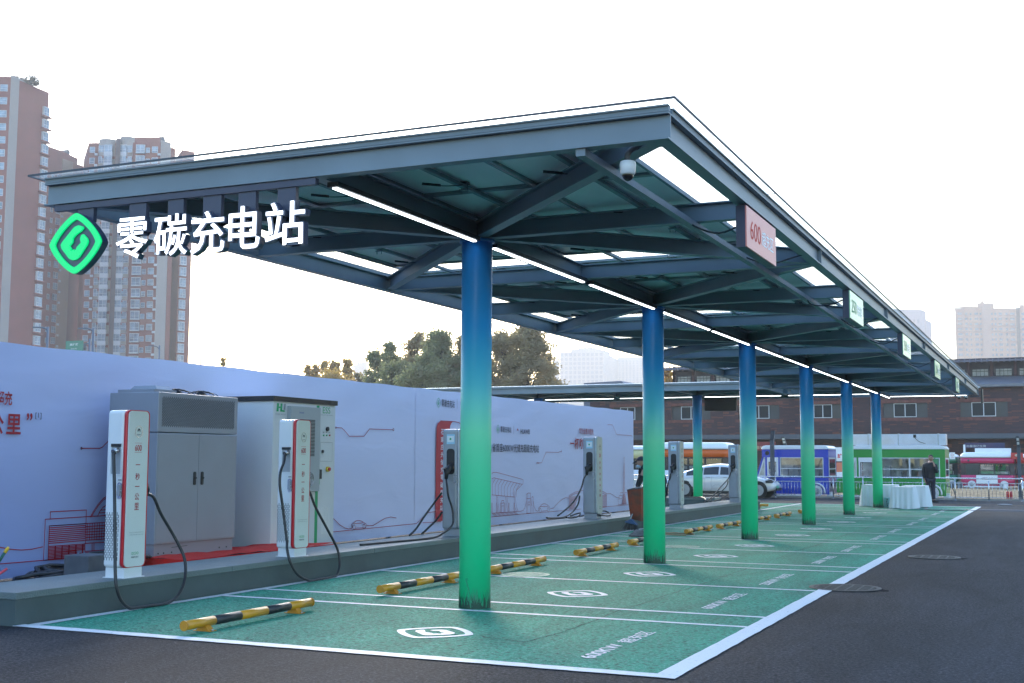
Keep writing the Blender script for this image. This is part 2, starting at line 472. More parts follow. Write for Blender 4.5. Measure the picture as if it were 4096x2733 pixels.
# raised pavement carrying the chargers
def pave(y0, y1, xa, xb, name):
    g = MB(); g.box(xa + .012, xb - .012, y0 + .01, y1 - .01, 0, 0.225)
    r = g.build(name, M_DGREY2, kind='structure')
    g = MB(); y = y0
    while y < y1 - .1:
        e = min(y + 3.0, y1); g.box(xa, xb, y, e - .006, 0.225, 0.285); y = e
    g.build("cover_plate", M_CHEQ, r, bevel=0.004, seg=1)
    return r
M_DGREY2 = mat("grey_green_paint", (0.055, 0.08, 0.082), 0.6, 0, 0.18, 2.2, 0.08, 30)
M_CHEQ = mat("chequer_plate", (0.13, 0.17, 0.17), 0.5, 0.1, 0.16, 2.5, 0.5, 75)
pave(-2.95, 25.5, -3.76, -2.93, "raised_pavement")
pave(26.6, 27.4, -9.6, -4.6, "raised_pavement")

# manhole covers
def manhole(x, y, r, label, m, group="manhole covers"):
    g = MB(); g.cyl((x, y, 0.0), (x, y, 0.0095), r, 40); pat = M_MH2 if m is M_MH else M_MH4
    o = g.build("manhole_cover", m, label=label, cat="manhole cover", group=group, loc=(x, y, 0))
    g = MB()
    c = [(x + r * math.cos(2 * math.pi * k / 40), y + r * math.sin(2 * math.pi * k / 40), 0.0095) for k in range(40)]
    d = [(x + r * .88 * math.cos(2 * math.pi * k / 40), y + r * .88 * math.sin(2 * math.pi * k / 40), 0.0095) for k in range(40)]
    g.ring(c, d, (0, 0, .003)); q = -r * .8
    while q < r * .8:
        h = math.sqrt(max(0, (r * .86) ** 2 - q * q)); g.box(x - h, x + h, y + q, y + q + .025, 0.0095, 0.0125); q += 0.06
    q = -r * .8
    while q < r * .8:
        h = math.sqrt(max(0, (r * .86) ** 2 - q * q)); g.box(x + q, x + q + .018, y - h, y + h, 0.0095, 0.012); q += 0.12
    g.build("grip_pattern", pat, o)
M_MH = mat("manhole_green", (0.05, 0.27, 0.19), 0.7, 0, .3, 20); M_MH2 = mat("manhole_worn", (0.16, 0.30, 0.22), 0.6, .2, .4, 30)
M_MH4 = mat("manhole_pattern_iron", (0.075, 0.067, 0.06), 0.6, .3, .4, 30); M_MH3 = mat("manhole_iron", (0.045, 0.042, 0.042), 0.6, .4, .3, 20)
manhole(-.9, 3.3, .31, "green painted manhole cover behind the nearest column", M_MH)
manhole(-.55, 9.05, .3, "faded manhole cover on green paint beside the second column", M_MH)
manhole(2.98, 3.5, .4, "iron manhole cover lying half under the white border line", M_MH3)
manhole(3.48, 8.68, .38, "round iron manhole cover out in the dark asphalt driveway", M_MH3)
manhole(-2.0, 9.9, .3, "faded manhole cover close to the kerb left of the second column", M_MH)

# ---------------------------------------------------------------- canopy
XL, XR, YF, YE = -2.75, 2.9, -3.0, 31.95
ZB, ZT = 3.63, 3.815
def ibeam(a, b, dz=0.0, w=0.11, name="cross_beam", parent=None, m=None, depth=ZT - ZB):
    a = Vector((*a, ZB + dz)); b = Vector((*b, ZB + dz)); h = depth - 2 * dz
    mb = MB(); up = Vector((0, 0, 1))
    mb.bar(a + up * .006, b + up * .006, w, .012)
    mb.bar(a + up * (h - .006), b + up * (h - .006), w, .012)
    mb.bar(a + up * (h / 2), b + up * (h / 2), .014, h - .024)
    return mb.build(name, m or M_STEEL, parent)

def column_mat():
    m = bpy.data.materials.new("gradient_column_paint"); m.use_nodes = True
    nt = m.node_tree; n = nt.nodes; L = nt.links.new; b = n["Principled BSDF"]
    tc = n.new("ShaderNodeTexCoord"); sp = n.new("ShaderNodeSeparateXYZ"); L(tc.outputs["Object"], sp.inputs[0])
    mr = n.new("ShaderNodeMapRange"); mr.inputs[2].default_value = 3.63; L(sp.outputs[2], mr.inputs[0])
    cr = n.new("ShaderNodeValToRGB"); e = cr.color_ramp.elements
    stops = [(0.0, (0.01, 0.58, 0.24)), (0.12, (0.012, 0.70, 0.30)), (0.30, (0.07, 0.68, 0.33)), (0.47, (0.15, 0.68, 0.40)), (0.60, (0.05, 0.44, 0.54)), (0.76, (0.012, 0.27, 0.66)), (1.0, (0.008, 0.18, 0.62))]
    e[0].position, e[0].color = stops[0][0], (*stops[0][1], 1); e[1].position, e[1].color = 1.0, (*stops[-1][1], 1)
    for p, c in stops[1:-1]:
        q = e.new(p); q.color = (*c, 1)
    L(mr.outputs[0], cr.inputs[0]); L(cr.outputs[0], b.inputs["Base Color"])
    b.inputs["Roughness"].default_value = 0.42
    t = n.new("ShaderNodeTexNoise"); t.inputs["Scale"].default_value = 25; L(tc.outputs["Object"], t.inputs["Vector"])
    bp = n.new("ShaderNodeBump"); bp.inputs["Strength"].default_value = 0.04; bp.inputs["Distance"].default_value = .01
    L(t.outputs[0], bp.inputs["Height"]); L(bp.outputs[0], b.inputs["Normal"])
    return m
M_COL = column_mat()
M_GRASS = mat("painted_grass_dark", (0.003, 0.05, 0.028), 0.5); M_GRASS2 = mat("painted_grass_mid", (0.006, 0.26, 0.12), 0.5)
def glass_mat(name, tint, tr=0.8, rough=0.05, f0=0.05):
    m = bpy.data.materials.new(name); m.use_nodes = True
    nt = m.node_tree; n = nt.nodes; L = nt.links.new
    for q in list(n):
        if q.type == 'BSDF_PRINCIPLED': n.remove(q)
    a = n.new("ShaderNodeBsdfTransparent"); a.inputs[0].default_value = (*tint, 1)
    g_ = n.new("ShaderNodeBsdfGlossy"); g_.inputs["Roughness"].default_value = rough; g_.inputs[0].default_value = (.9, .95, .95, 1)
    d = n.new("ShaderNodeBsdfTranslucent"); d.inputs[0].default_value = (.8, .85, .85, 1)
    lw = n.new("ShaderNodeLayerWeight"); lw.inputs[0].default_value = 0.5
    pw = n.new("ShaderNodeMath"); pw.operation = 'POWER'; pw.inputs[1].default_value = 5.0; L(lw.outputs["Facing"], pw.inputs[0])
    fr = n.new("ShaderNodeMath"); fr.operation = 'MULTIPLY_ADD'; fr.inputs[1].default_value = 0.9; fr.inputs[2].default_value = f0; L(pw.outputs[0], fr.inputs[0])
    mx = n.new("ShaderNodeMixShader"); mx2 = n.new("ShaderNodeMixShader"); mx.inputs[0].default_value = 1 - tr
    L(a.outputs[0], mx.inputs[1]); L(d.outputs[0], mx.inputs[2])
    L(fr.outputs[0], mx2.inputs[0]); L(mx.outputs[0], mx2.inputs[1]); L(g_.outputs[0], mx2.inputs[2])
    L(mx2.outputs[0], n["Material Output"].inputs[0])
    return m
M_ROOFGLASS = glass_mat("roof_glass", (0.86, 0.92, 0.92), 0.85)
M_PANELBACK = mat("solar_panel_back", (0.80, 0.78, 0.80), 0.45, 0, 0.08, 1.5)
M_PFRAME = mat("panel_frame", (0.25, 0.28, 0.3), 0.4, 0.6)
cr_ = .1535
canopy = empty("canopy", (0, 0, 0), "long grey steel solar canopy on six blue to green columns over green parking bays", "canopy", "parking canopies")
def column(x, y, root, first):
    if first is None:
        g = MB(); g.cyl((0, 0, 0), (0, 0, 3.6), cr_, 48)
        c = g.build("column", M_COL, root)
        g = MB(); g.cyl((0, 0, 3.6), (0, 0, 3.628), cr_ + .022, 48); g.build("cap_plate", mat("cap_blue", (0.012, 0.17, 0.48), .45), c)
        for nm, M_, cnt, hh, rr_ in (("painted_grass", M_GRASS2, 170, (.08, .22), .0012), ("painted_grass", M_GRASS, 260, (.04, .15), .002)):
            g = MB()
            for k in range(cnt):
                t = random.uniform(0, 2 * math.pi); w = random.uniform(.02, .055); h = random.uniform(*hh); ln = random.uniform(-.28, .28)
                def P(tt, z): return ((cr_ + rr_) * math.cos(tt), (cr_ + rr_) * math.sin(tt), z)
                g.face([P(t - w, 0.001), P(t + w, 0.001), P(t + w * .7 + ln * .35, h * .5), P(t - w * .7 + ln * .35, h * .5)])
                g.face([P(t - w * .7 + ln * .35, h * .5), P(t + w * .7 + ln * .35, h * .5), P(t + ln, h)])
            g.build(nm, M_, c)
        c.location = (x, y, 0); return c
    d = copy_tree(first, root); d.location = (x, y, 0); return d
first = None
for k in range(6):
    q = column(0, 5.8 * k, canopy, first)
    if first is None: first = q
# painted stem on the nearest column only
g = MB(); ang = lambda px_: px_
pts = []
for k in range(9):
    t = k / 8; th = R(-78 - 18 * t ** 2) ; z = .02 + .25 * t
    pts.append((cr_ * 1.02 * math.cos(th), cr_ * 1.02 * math.sin(th), z))
for a, b in zip(pts, pts[1:]): ribbon(g, [a, b], .008, (math.cos(R(-80)), math.sin(R(-80)), 0))
for k in range(5):
    th = R(-96 - 2.4 * (k - 2)); z = .275 + .012 * (k % 2)
    g.face([(cr_ * 1.02 * math.cos(th), cr_ * 1.02 * math.sin(th), z), (cr_ * 1.02 * math.cos(th + .03), cr_ * 1.02 * math.sin(th + .03), z + .012), (cr_ * 1.02 * math.cos(th + .06), cr_ * 1.02 * math.sin(th + .06), z)])
g.build("painted_stem", M_GRASS2, first)

def edge(a, b, inward, root, length_name="edge_beam"):
    """edge channel: I beam, gutter box above it and glass lip"""
    a = Vector((*a, 0)); b = Vector((*b, 0)); inn = Vector((*inward, 0)); up = Vector((0, 0, 1))
    mb = MB()
    o = inn * .055
    mb.bar(a + o + up * (ZB + .006 - .002), b + o + up * (ZB + .006 - .002), .11, .012)
    mb.bar(a + o + up * (ZT - .003), b + o + up * (ZT - .003), .11, .012)
    mb.bar(a + o + up * ((ZB + ZT) / 2), b + o + up * ((ZB + ZT) / 2), .014, ZT - ZB - .02)
    mb.build(length_name, M_STEEL, root)
    mb = MB(); o2 = inn * .03
    mb.bar(a + o2 + up * 3.845, b + o2 + up * 3.845, .05, .045)
    mb.bar(a + inn * .008 + up * 3.862, b + inn * .008 + up * 3.862, .03, .012)
    mb.build("gutter_channel", M_STEEL, root)
edge((XL, YF), (XR, YF), (0, 1), canopy); edge((XR, YF + .112), (XR, YE), (-1, 0), canopy)
edge((XL, YF + .112), (XL, 26.05), (1, 0), canopy); edge((XL, YE), (XR - .112, YE), (0, -1), canopy)
ibeam((0, YF + .1), (0, YE - .1), .004, name="ridge_beam", parent=canopy)
for k in range(6):
    y = 5.8 * k
    for s_, X in ((1, XR - .1), (-1, XL + .1)):
        ibeam((0, y), (X, y), .006, name="cross_beam", parent=canopy)
        if k < 5: ibeam((0, y + 2.9), (X, y + 2.9), .0065, name="cross_beam", parent=canopy)
        for dy in (-2.9, 2.9):
            ya = max(YF + .1, min(YE - .1, y + dy + (-.03 if dy > 0 else .03)))
            ibeam((0, y), (X, ya), .009 + (.002 if dy > 0 else 0), name="diagonal_beam", parent=canopy)
# joint plates on the right edge beam
for k in range(6):
    g = MB(); g.box(XR - .05, XR - .004, 5.8 * k + 2.9 - .008, 5.8 * k + 2.9 + .008, ZB + .012, ZT - .01); g.build("stiffener", M_STEEL2, canopy)
# roof: glass sheet with solar panels below it
GZ = 3.885
g = MB(); y = YF - .13
segs = [(XL - .13, XR + .13)]
ys = [YF - .065, 0.2, 3.4, 6.4, 9.6, 12.8, 16, 19.2, 22.4, 25.6, 28.8, YE + .13]
for a, b in zip(ys, ys[1:]):
    for u0, u1 in ((XL - .13, XL + .5), (XL + .508, XR - .658), (XR - .65, XR + .065)): g.face([(u0, a, GZ), (u1, a, GZ), (u1, b - .008, GZ), (u0, b - .008, GZ)])
g.build("roof_glass", M_ROOFGLASS, canopy)
g = MB()
for a, b in (((XL - .13, YF - .065), (XR + .065, YF - .065)), ((XR + .065, YF - .065), (XR + .065, YE + .13)), ((XL - .13, YF - .065), (XL - .13, YE + .13))):
    g.bar((*a, GZ + .005), (*b, GZ + .005), .012, .016)
for yq in ys[1:-1]: g.bar((XR - .02, yq, GZ + .006), (XR + .065, yq, GZ + .006), .012, .006)
g.bar((-1.2, YF - .065, GZ + .006), (-1.2, YF + .02, GZ + .006), .012, .006)
g.build("edge_trim", M_DGREY, canopy)
pp = None
xs = [-2.28, -1.15, -.02, 1.11, 2.2]
for k in range(6):
    base = 5.8 * k - 2.86
    for j in range(3):
        for i in range(4):
            y0 = base + j * 1.75; x0, x1 = xs[i], xs[i + 1] - .012
            if pp is None:
                g = MB(); g.box(0, 1.118, 0, 1.738, 0, .004); pp = g.build("solar_panel", M_PANELBACK, canopy)
                g = MB()
                for q in ((0, 1.118, 0, .028), (0, 1.118, 1.71, 1.738), (0, .028, .028, 1.71), (1.09, 1.118, .028, 1.71)): g.box(*q, -.026, -.0005)
                g.build("panel_frame", M_PFRAME, pp)
                g = MB(); g.box(.52, .62, 1.4, 1.46, -.022, -.001); g.tube(smooth_path([(.57, 1.43, -.02), (.6, 1.3, -.06), (.52, 1.15, -.09), (.40, 1.1, -.075), (.35, 1.08, -.07)], 5), .005, 6)
                g.cyl((.35, 1.08, -.07), (.5, 1.14, -.085), .012, 8)
                g.build("junction_box", M_BLACK, pp)
                o = pp
            else:
                o = copy_tree(pp, canopy)
            o.location = (x0, y0, 3.872)
for x in (-1.75, -.55, .55, 1.72):
    g = MB(); g.bar((x, YF + .05, 3.834), (x, YE - .05, 3.834), .045, .032)
    for k in range(14):
        for dx in (-.03, .03): g.bar((x + dx, -1.4 + 2.45 * k, 3.85), (x + dx, -1.4 + 2.45 * k, 3.77), .006, .006)
        g.box(x - .045, x + .045, -1.4 + 2.45 * k - .02, -1.4 + 2.45 * k + .02, 3.802, 3.81)
    g.build("purlin", M_STEEL2, canopy)
for k in range(6):
    for X0, X1 in ((XL + .1, xs[0]), (xs[-1], XR - .1)):
        pass
g = MB()
for x in (xs[0] - .02, xs[-1] + .02): g.bar((x, YF + .05, 3.855), (x, YE - .05, 3.855), .03, .04)
g.build("glazing_bar", M_STEEL2, canopy)
g = MB(); g.bar((2.25, YF + .02, 3.60), (2.25, YE - .02, 3.60), .07, .055); g.build("cable_tray", M_STEEL2, canopy)
# light strips below the ridge beam
for k in range(6):
    y = 5.8 * k
    for a, b in ((y - 2.8, y - .2), (y + .2, y + 2.8)):
        g = MB(); g.box(.03, .13, a, b, 3.583, 3.624); o = g.build("light_strip", M_BLACK, canopy)
        g = MB(); g.box(.062, .098, a + .03, b - .02, 3.573, 3.5828); g.build("light_tube", M_LITE, o)
random.seed(11)
for yq in (-.1, 5.6, 11.3, 17.1, 22.8, 2.0, 8.2):
    g = MB(); g.tube(smooth_path([(2.25, yq - .2, 3.63), (2.30, yq - .1, 3.60 - random.uniform(.0, .08)), (2.5, yq, 3.57 - random.uniform(0, .12)), (2.72, yq + .1, 3.60), (2.84, yq + .15, 3.64)], 5), .009, 6); g.build("wiring", M_RUBBER, canopy)
g = MB(); g.cyl((-.05, .35, 3.9), (-.05, .35, 4.22), .005, 6); g.build("lightning_rod", M_GALV, canopy)

# second wing at the far end, running left
wing = empty("canopy", (-6, 29, 0), "second low canopy wing at the far end, seen edge-on behind the banner wall", "canopy", "parking canopies")
ORG[wing.name] = Vector((-6, 29, 0))
W0, W1 = -26.0, XL - .01
def wcol(x):
    d = copy_tree(first, wing); d.location = (x + 6, 0, 0)
    for ch in list(d.children):
        if ch.name.startswith("painted_stem"): bpy.data.objects.remove(ch)
for x in (-5.8, -11.6, -17.4): wcol(x)
edge((W0, 26.1), (W1, 26.1), (0, 1), wing); edge((W0, YE), (W1, YE), (0, -1), wing)
ibeam((W0, 29), (W1, 29), .004, name="ridge_beam", parent=wing)
for k in range(7):
    x = -2.9 - 2.9 * k
    ibeam((x, 26.2), (x, YE - .1), .006, name="cross_beam", parent=wing)
for k in range(1, 4):
    for dx in (-2.85, 2.85):
        for yb in (26.25, YE - .12): ibeam((-5.8 * k, 29), (-5.8 * k + dx, yb), .009, name="diagonal_beam", parent=wing)
g = MB(); g.box(W0, W1, 26.15, YE - .05, 3.86, 3.875); g.build("solar_panel", M_PANELBACK, wing)
g = MB(); g.face([(W0, 26.0, GZ), (W1, 26.0, GZ), (W1, YE + .1, GZ), (W0, YE + .1, GZ)]); g.build("roof_glass", M_ROOFGLASS, wing)
for k in range(4):
    for a, b in ((-5.8 * k - 2.8, -5.8 * k - .2), (-5.8 * k - 5.6, -5.8 * k - 3.0)):
        g = MB(); g.box(a, b, 29.1, 29.2, 3.583, 3.624); o = g.build("light_strip", M_BLACK, wing)
        g = MB(); g.box(a + .03, b - .02, 29.12, 29.17, 3.573, 3.5828); g.build("light_tube", M_LITE, o)
g = MB(); g.box(.2, 2.6, 30.9, 31.0, 3.583, 3.62); o = g.build("light_strip", M_BLACK, canopy)
g = MB(); g.box(.22, 2.58, 30.88, 30.93, 3.573, 3.5828); g.build("light_tube", M_LITE, o)
# dark sheet hanging below the wing
g = MB(); g.box(at(2818, 1600, 'y', 30)[0], at(2945, 1600, 'y', 30)[0], 30, 30.12, at(2900, 1644, 'y', 30)[2], 3.62)
g.build("display_box", M_BLACK, None, "dark blank box hanging under the far canopy wing between two columns", "display", loc=(-5, 30, 3.4))
# ---------------------------------------------------------------- illuminated sign on the front beam
M_LETFACE = mat("lit_white_face", (0.9, 0.92, 1), 0.4, emit=(0.9, 0.95, 1.0), es=.9)
M_LETSIDE = mat("letter_side", (0.03, 0.045, 0.09), 0.35, coat=.3)
M_LITGREEN = mat("lit_green_face", (0.0, 0.15, 0.05), 0.4, emit=(0.0, 0.80, 0.24), es=0.25)
M_NAVY = mat("navy_bracket", (0.045, 0.05, 0.085), 0.45)
sg = empty("illuminated_sign", (-1.3, -3.05, 3.3), "lit white characters and green diamond emblem hung from the front beam", "sign")
YS = -3.06
g = MB(); g.bar((-2.64, YS + .1, 3.595), (.04, YS + .1, 3.595), .05, .05); g.build("mounting_rail", M_NAVY, sg)
for a, b, z in ((-2.39, -2.21, 3.45), (-1.82, -1.64, 3.35), (-1.41, -1.25, 3.3), (-1.05, -.87, 3.3), (-.7, -.53, 3.3), (-.32, -.15, 3.3)):
    g = MB(); g.box(a, b, YS + .09, YS + .13, z, 3.57); g.build("bracket", M_NAVY, sg)
cx, cz = -2.32, 3.255
o1, o2, inn = emblem_parts(.285, .262)
def em(P, y): return [(cx + u, y, cz + v) for u, v in P]
g = MB(); g.prism(em(diamond(.286, .263), YS + .02), (0, .07, 0)); e_ = g.build("emblem", M_LETSIDE, sg)
g = MB(); g.ring(em(o1, YS), em(o2, YS), (0, .018, 0)); g.build("lit_ring", M_LITGREEN, e_)
g = MB(); g.prism(em([(u * 1.05, v * 1.05) for u, v in inn], YS), (0, .018, 0)); g.build("lit_plug", M_LITGREEN, e_)
chs = "零碳充电站"; e4 = 1300 / 2350
boxes = [(650, 905, 390, 700), (925, 1190, 365, 680), (1190, 1460, 340, 668), (1465, 1715, 312, 625), (1730, 2040, 275, 602)]
for ch, (u0, u1, v0, v1) in zip(chs, boxes):
    a = at(100 + u0 * e4, 650 + v1 * e4, 'y', YS); b = at(100 + u1 * e4, 650 + v0 * e4, 'y', YS)
    ww = b.x - a.x - .012; hh = .355
    zc_ = (a.z + b.z) / 2 + .0
    g = MB(); add_text(g, ch, (a.x, YS + .035, zc_ - hh / 2), (1, 0, 0), (0, 0, 1), ww, hh, 0.03, thick=.06)
    o = g.build("character", M_LETSIDE, sg)
    g = MB(); add_text(g, ch, (a.x + .006, YS - .003, zc_ - hh / 2 + .006), (1, 0, 0), (0, 0, 1), ww - .012, hh - .012, 0.006)
    g.build("lit_face", M_LETFACE, o)

# light boxes on the right edge
def lightbox(y0, y1, face, label, num, txt, col):
    r = empty("light_box", (2.8, (y0 + y1) / 2, 3.25), label, "sign", "light box signs along the canopy edge")
    g = MB(); g.box(2.805, 2.885, y0, y1, 3.25, 3.612); g.build("casing", M_NAVY, r)
    g = MB(); g.box(2.885, 2.897, y0 + .004, y1 - .004, 3.254, 3.608); g.build("face_panel", face, r)
    g = MB(); L_ = y1 - y0
    add_text(g, num, (2.8985, y0 + L_ * .12, 3.345), (0, 1, 0), (0, 0, 1), L_ * .34, .165, 0.0)
    g.build("number", col, r)
    g = MB(); add_text(g, txt, (2.8985, y0 + L_ * .50, 3.355), (0, 1, 0), (0, 0, 1), L_ * .4, .14, 0.012)
    g.build("lettering", mat("white_sign_print", (.95, .95, .95), .5), r)
M_SRED = mat("red_sign_face", (0.80, 0.26, 0.22), 0.4); M_SGRN = mat("green_sign_face", (0.30, 0.62, 0.36), 0.22)
lightbox(-.72, .46, M_SRED, "red light box sign reading 600, nearest on the canopy edge", "600", "超充区", mat("red_number", (.65, .04, .02), .7))
for i, (a, b) in enumerate(((4.9, 6.05), (10.65, 11.82), (16.48, 17.72), (22.25, 23.33))):
    lightbox(a, b, M_SGRN, ["green light box sign reading 250, nearest of the green ones", "green light box sign, second of the green ones from the front", "green light box sign, third of the green ones from the front", "deep green light box sign, farthest along the canopy edge"][i], "250", "快充区", mat("green_number", (.01, .22, .06), .7))

# security cameras
def dome(p, k, label):
    p = Vector(p); r = empty("security_camera", p, label, "camera", "security cameras under the canopy")
    g = MB(); g.tube([p + Vector((0, 0, .20 * k)), p + Vector((0, 0, .17 * k)), p + Vector((0, 0, .06 * k)), p + Vector((0, 0, .045 * k))], [.085 * k, .095 * k, .085 * k, .07 * k], 24); g.build("housing", M_WHITE, r)
    g = MB(); g.sphere(p + Vector((0, 0, .045 * k)), .066 * k, 18, 10, (1, 1, 1.1), 0.5, 1.0); g.build("dome", mat("dome_black", (.01, .01, .012), .08), r)
    return r
c0 = at(2400 + 218 * .5102, 350 + 630 * .5102, 'z', 3.5)
d0 = dome((c0.x, c0.y, 3.42), .62, "white dome camera with black lens under the canopy's near right corner")
g = MB(); g.tube(smooth_path([(c0.x, c0.y, 3.54), (c0.x, c0.y + .0, 3.60), (c0.x + .05, c0.y + .06, 3.66), (c0.x + .1, c0.y + .25, 3.70)], 6), .02, 10)
g.box(c0.x - .03, c0.x + .2, c0.y + .24, c0.y + .28, 3.7, 3.72); g.build("arm", M_DGREY, d0)
for u, nm in ((1640, "left"), (1692, "right")):
    c = at(3000 + u * .5102, 900 + 1350 * .5102, 'y', 31.5); dome((c.x, 31.5, c.z - .05), .75, "small dome camera at the canopy's far right corner, %s of the pair" % nm)
def flood(px_, py_, y, label):
    c = at(px_, py_, 'y', y); r = empty("floodlight", c, label, "lamp", "floodlights at the far end of the canopy")
    g = MB(); g.box(c.x - .03, c.x + .03, c.y - .2, c.y + .2, c.z - .24, c.z + .24); g.build("lamp_head", M_BLACK, r, bevel=.01)
    g = MB(); g.bar((c.x - .03, c.y, c.z), (c.x - .38, c.y, c.z - .02), .05, .05); g.build("arm", M_DGREY, r)
flood(3866, 1522, 29.0, "black floodlight on an arm standing beside the canopy's right edge")
flood(3928, 1585, 32.3, "grey floodlight on an arm at the canopy's far right corner")

# ---------------------------------------------------------------- wheel stops
M_WY = mat("yellow_stop_paint", (0.60, 0.27, 0.01), 0.35, 0, .12, 9, coat=.2); M_WB = mat("black_stop_band", (0.02, 0.021, 0.024), 0.4)
M_WY2 = mat("yellow_stop_cap", (0.50, 0.21, 0.008), .5)
def wheel_stop():
    r = empty("wheel_stop", (0, 0, 0)); H = .072; rr = .039; Lh = .925
    seg = [-Lh, -.55, -.19, .2, .56, Lh]
    for k in range(5):
        g = MB(); g.tube([(0, seg[k], H), (0, seg[k + 1], H)], rr, 24); g.build("painted_band", M_WY if k % 2 == 0 else M_WB, r)
    g = MB()
    for s_ in (-1, 1): g.tube([(0, s_ * Lh, H), (0, s_ * (Lh + .01), H)], rr + .003, 24)
    g.build("end_cap", M_WY2, r)
    for s_ in (-1, 1):
        y = s_ * .66; g = MB()
        g.hexa([(-.075, y - .035, 0), (.075, y - .035, 0), (.075, y + .035, 0), (-.075, y + .035, 0), (-.03, y - .035, .045), (.03, y - .035, .045), (.03, y + .035, .045), (-.03, y + .035, .045)])
        g.box(-.09, .09, y - .045, y + .045, 0, .006); g.build("foot", M_WY2, r, bevel=.003)
        g = MB()
        for dx in (-.08, .08): g.cyl((dx, y, .006), (dx, y, .016), .012, 8)
        g.build("bolt", M_CHROME, r)
    return r
ws0 = wheel_stop()
spots = [(-1.19, -1.97, 0, "black and yellow wheel stop in the nearest bay, closest to the camera"), (-1.19, 1.14, 0, "black and yellow wheel stop partly behind the nearest column"), (-1.18, 3.68, 0, "black and yellow wheel stop just right of the nearest column"),
         (-1.22, 6.78, 0, "black and yellow wheel stop between the first two columns, fourth from the camera"), (-1.26, 9.33, 0, "black and yellow wheel stop half hidden left of the second column"), (-1.28, 12.75, 0, "black and yellow wheel stop just right of the second column, beside the stick"),
         (-1.22, 14.9, 0, "black and yellow wheel stop left of the third column, clear of it"), (-1.22, 17.95, 0, "black and yellow wheel stop half hidden behind the third column"), (-1.2, 20.35, 0, "black and yellow wheel stop midway between third and fourth columns"),
         (-1.19, 23.4, 0, "black and yellow wheel stop half hidden left of the fourth column"), (-3.85, 26.6, 90, "yellow wheel stop tip showing past the end of the raised pavement")]
for i, (x, y, a, lb) in enumerate(spots):
    o = ws0 if i == 0 else copy_tree(ws0)
    x = 5.26 + (x - 5.26) * 1.019; y = -10.86 + (y + 10.86) * 1.019; o.location = (x, y, .004); o.rotation_euler = (0, 0, R(a) + random.uniform(-.01, .01)); tag(o, lb, "wheel stop", "wheel stops in the parking bays")

# ---------------------------------------------------------------- chargers
PZ = .285
def petals(g, cx, cy, cz, r, ax='x', off=0.0):
    """fan of eight petals"""
    for k in range(8):
        t = R(90 + (k - 3.5) * 24); L_ = r * (1.0 - .10 * abs(k - 3.5)); w = r * .17
        base = .25 * r
        pts = [(math.cos(t) * base, math.sin(t) * base), (math.cos(t) * L_ * .7 - math.sin(t) * w, math.sin(t) * L_ * .7 + math.cos(t) * w), (math.cos(t) * L_, math.sin(t) * L_), (math.cos(t) * L_ * .7 + math.sin(t) * w, math.sin(t) * L_ * .7 - math.cos(t) * w)]
        g.face([(cx + off, cy + u, cz + v - r * .35) for u, v in pts])
    return g
def zprism(g, P, x0, x1):
    return g.prism([(x0, u, v) for u, v in P], (x1 - x0, 0, 0), True)
def vents(name, r, x0, x1, z0, z1, y, m):
    g = MB(); n = int((x1 - x0) / .016); rows = int((z1 - z0) / .045)
    for i in range(n):
        for j in range(rows):
            xx = x0 + .016 * i; zz = z0 + .045 * j + (.022 if i % 2 else 0)
            g.face([(xx, y, zz), (xx + .007, y, zz), (xx + .007, y, zz + .034), (xx, y, zz + .034)])
    g.build(name, m, r)
def handle(r, x, z0, z1, y):
    g = MB(); g.prism([(u, y, v) for u, v in rrect(x - .028, x + .028, z0, z1, .027)], (0, -.006, 0)); h = g.build("lock_handle", M_CHROME, r)
    g = MB(); g.prism([(u, y - .0062, v) for u, v in rrect(x - .014, x + .014, z0 + .03, z1 - .02, .013)], (0, -.012, 0)); g.build("lever", M_SILVER, h)
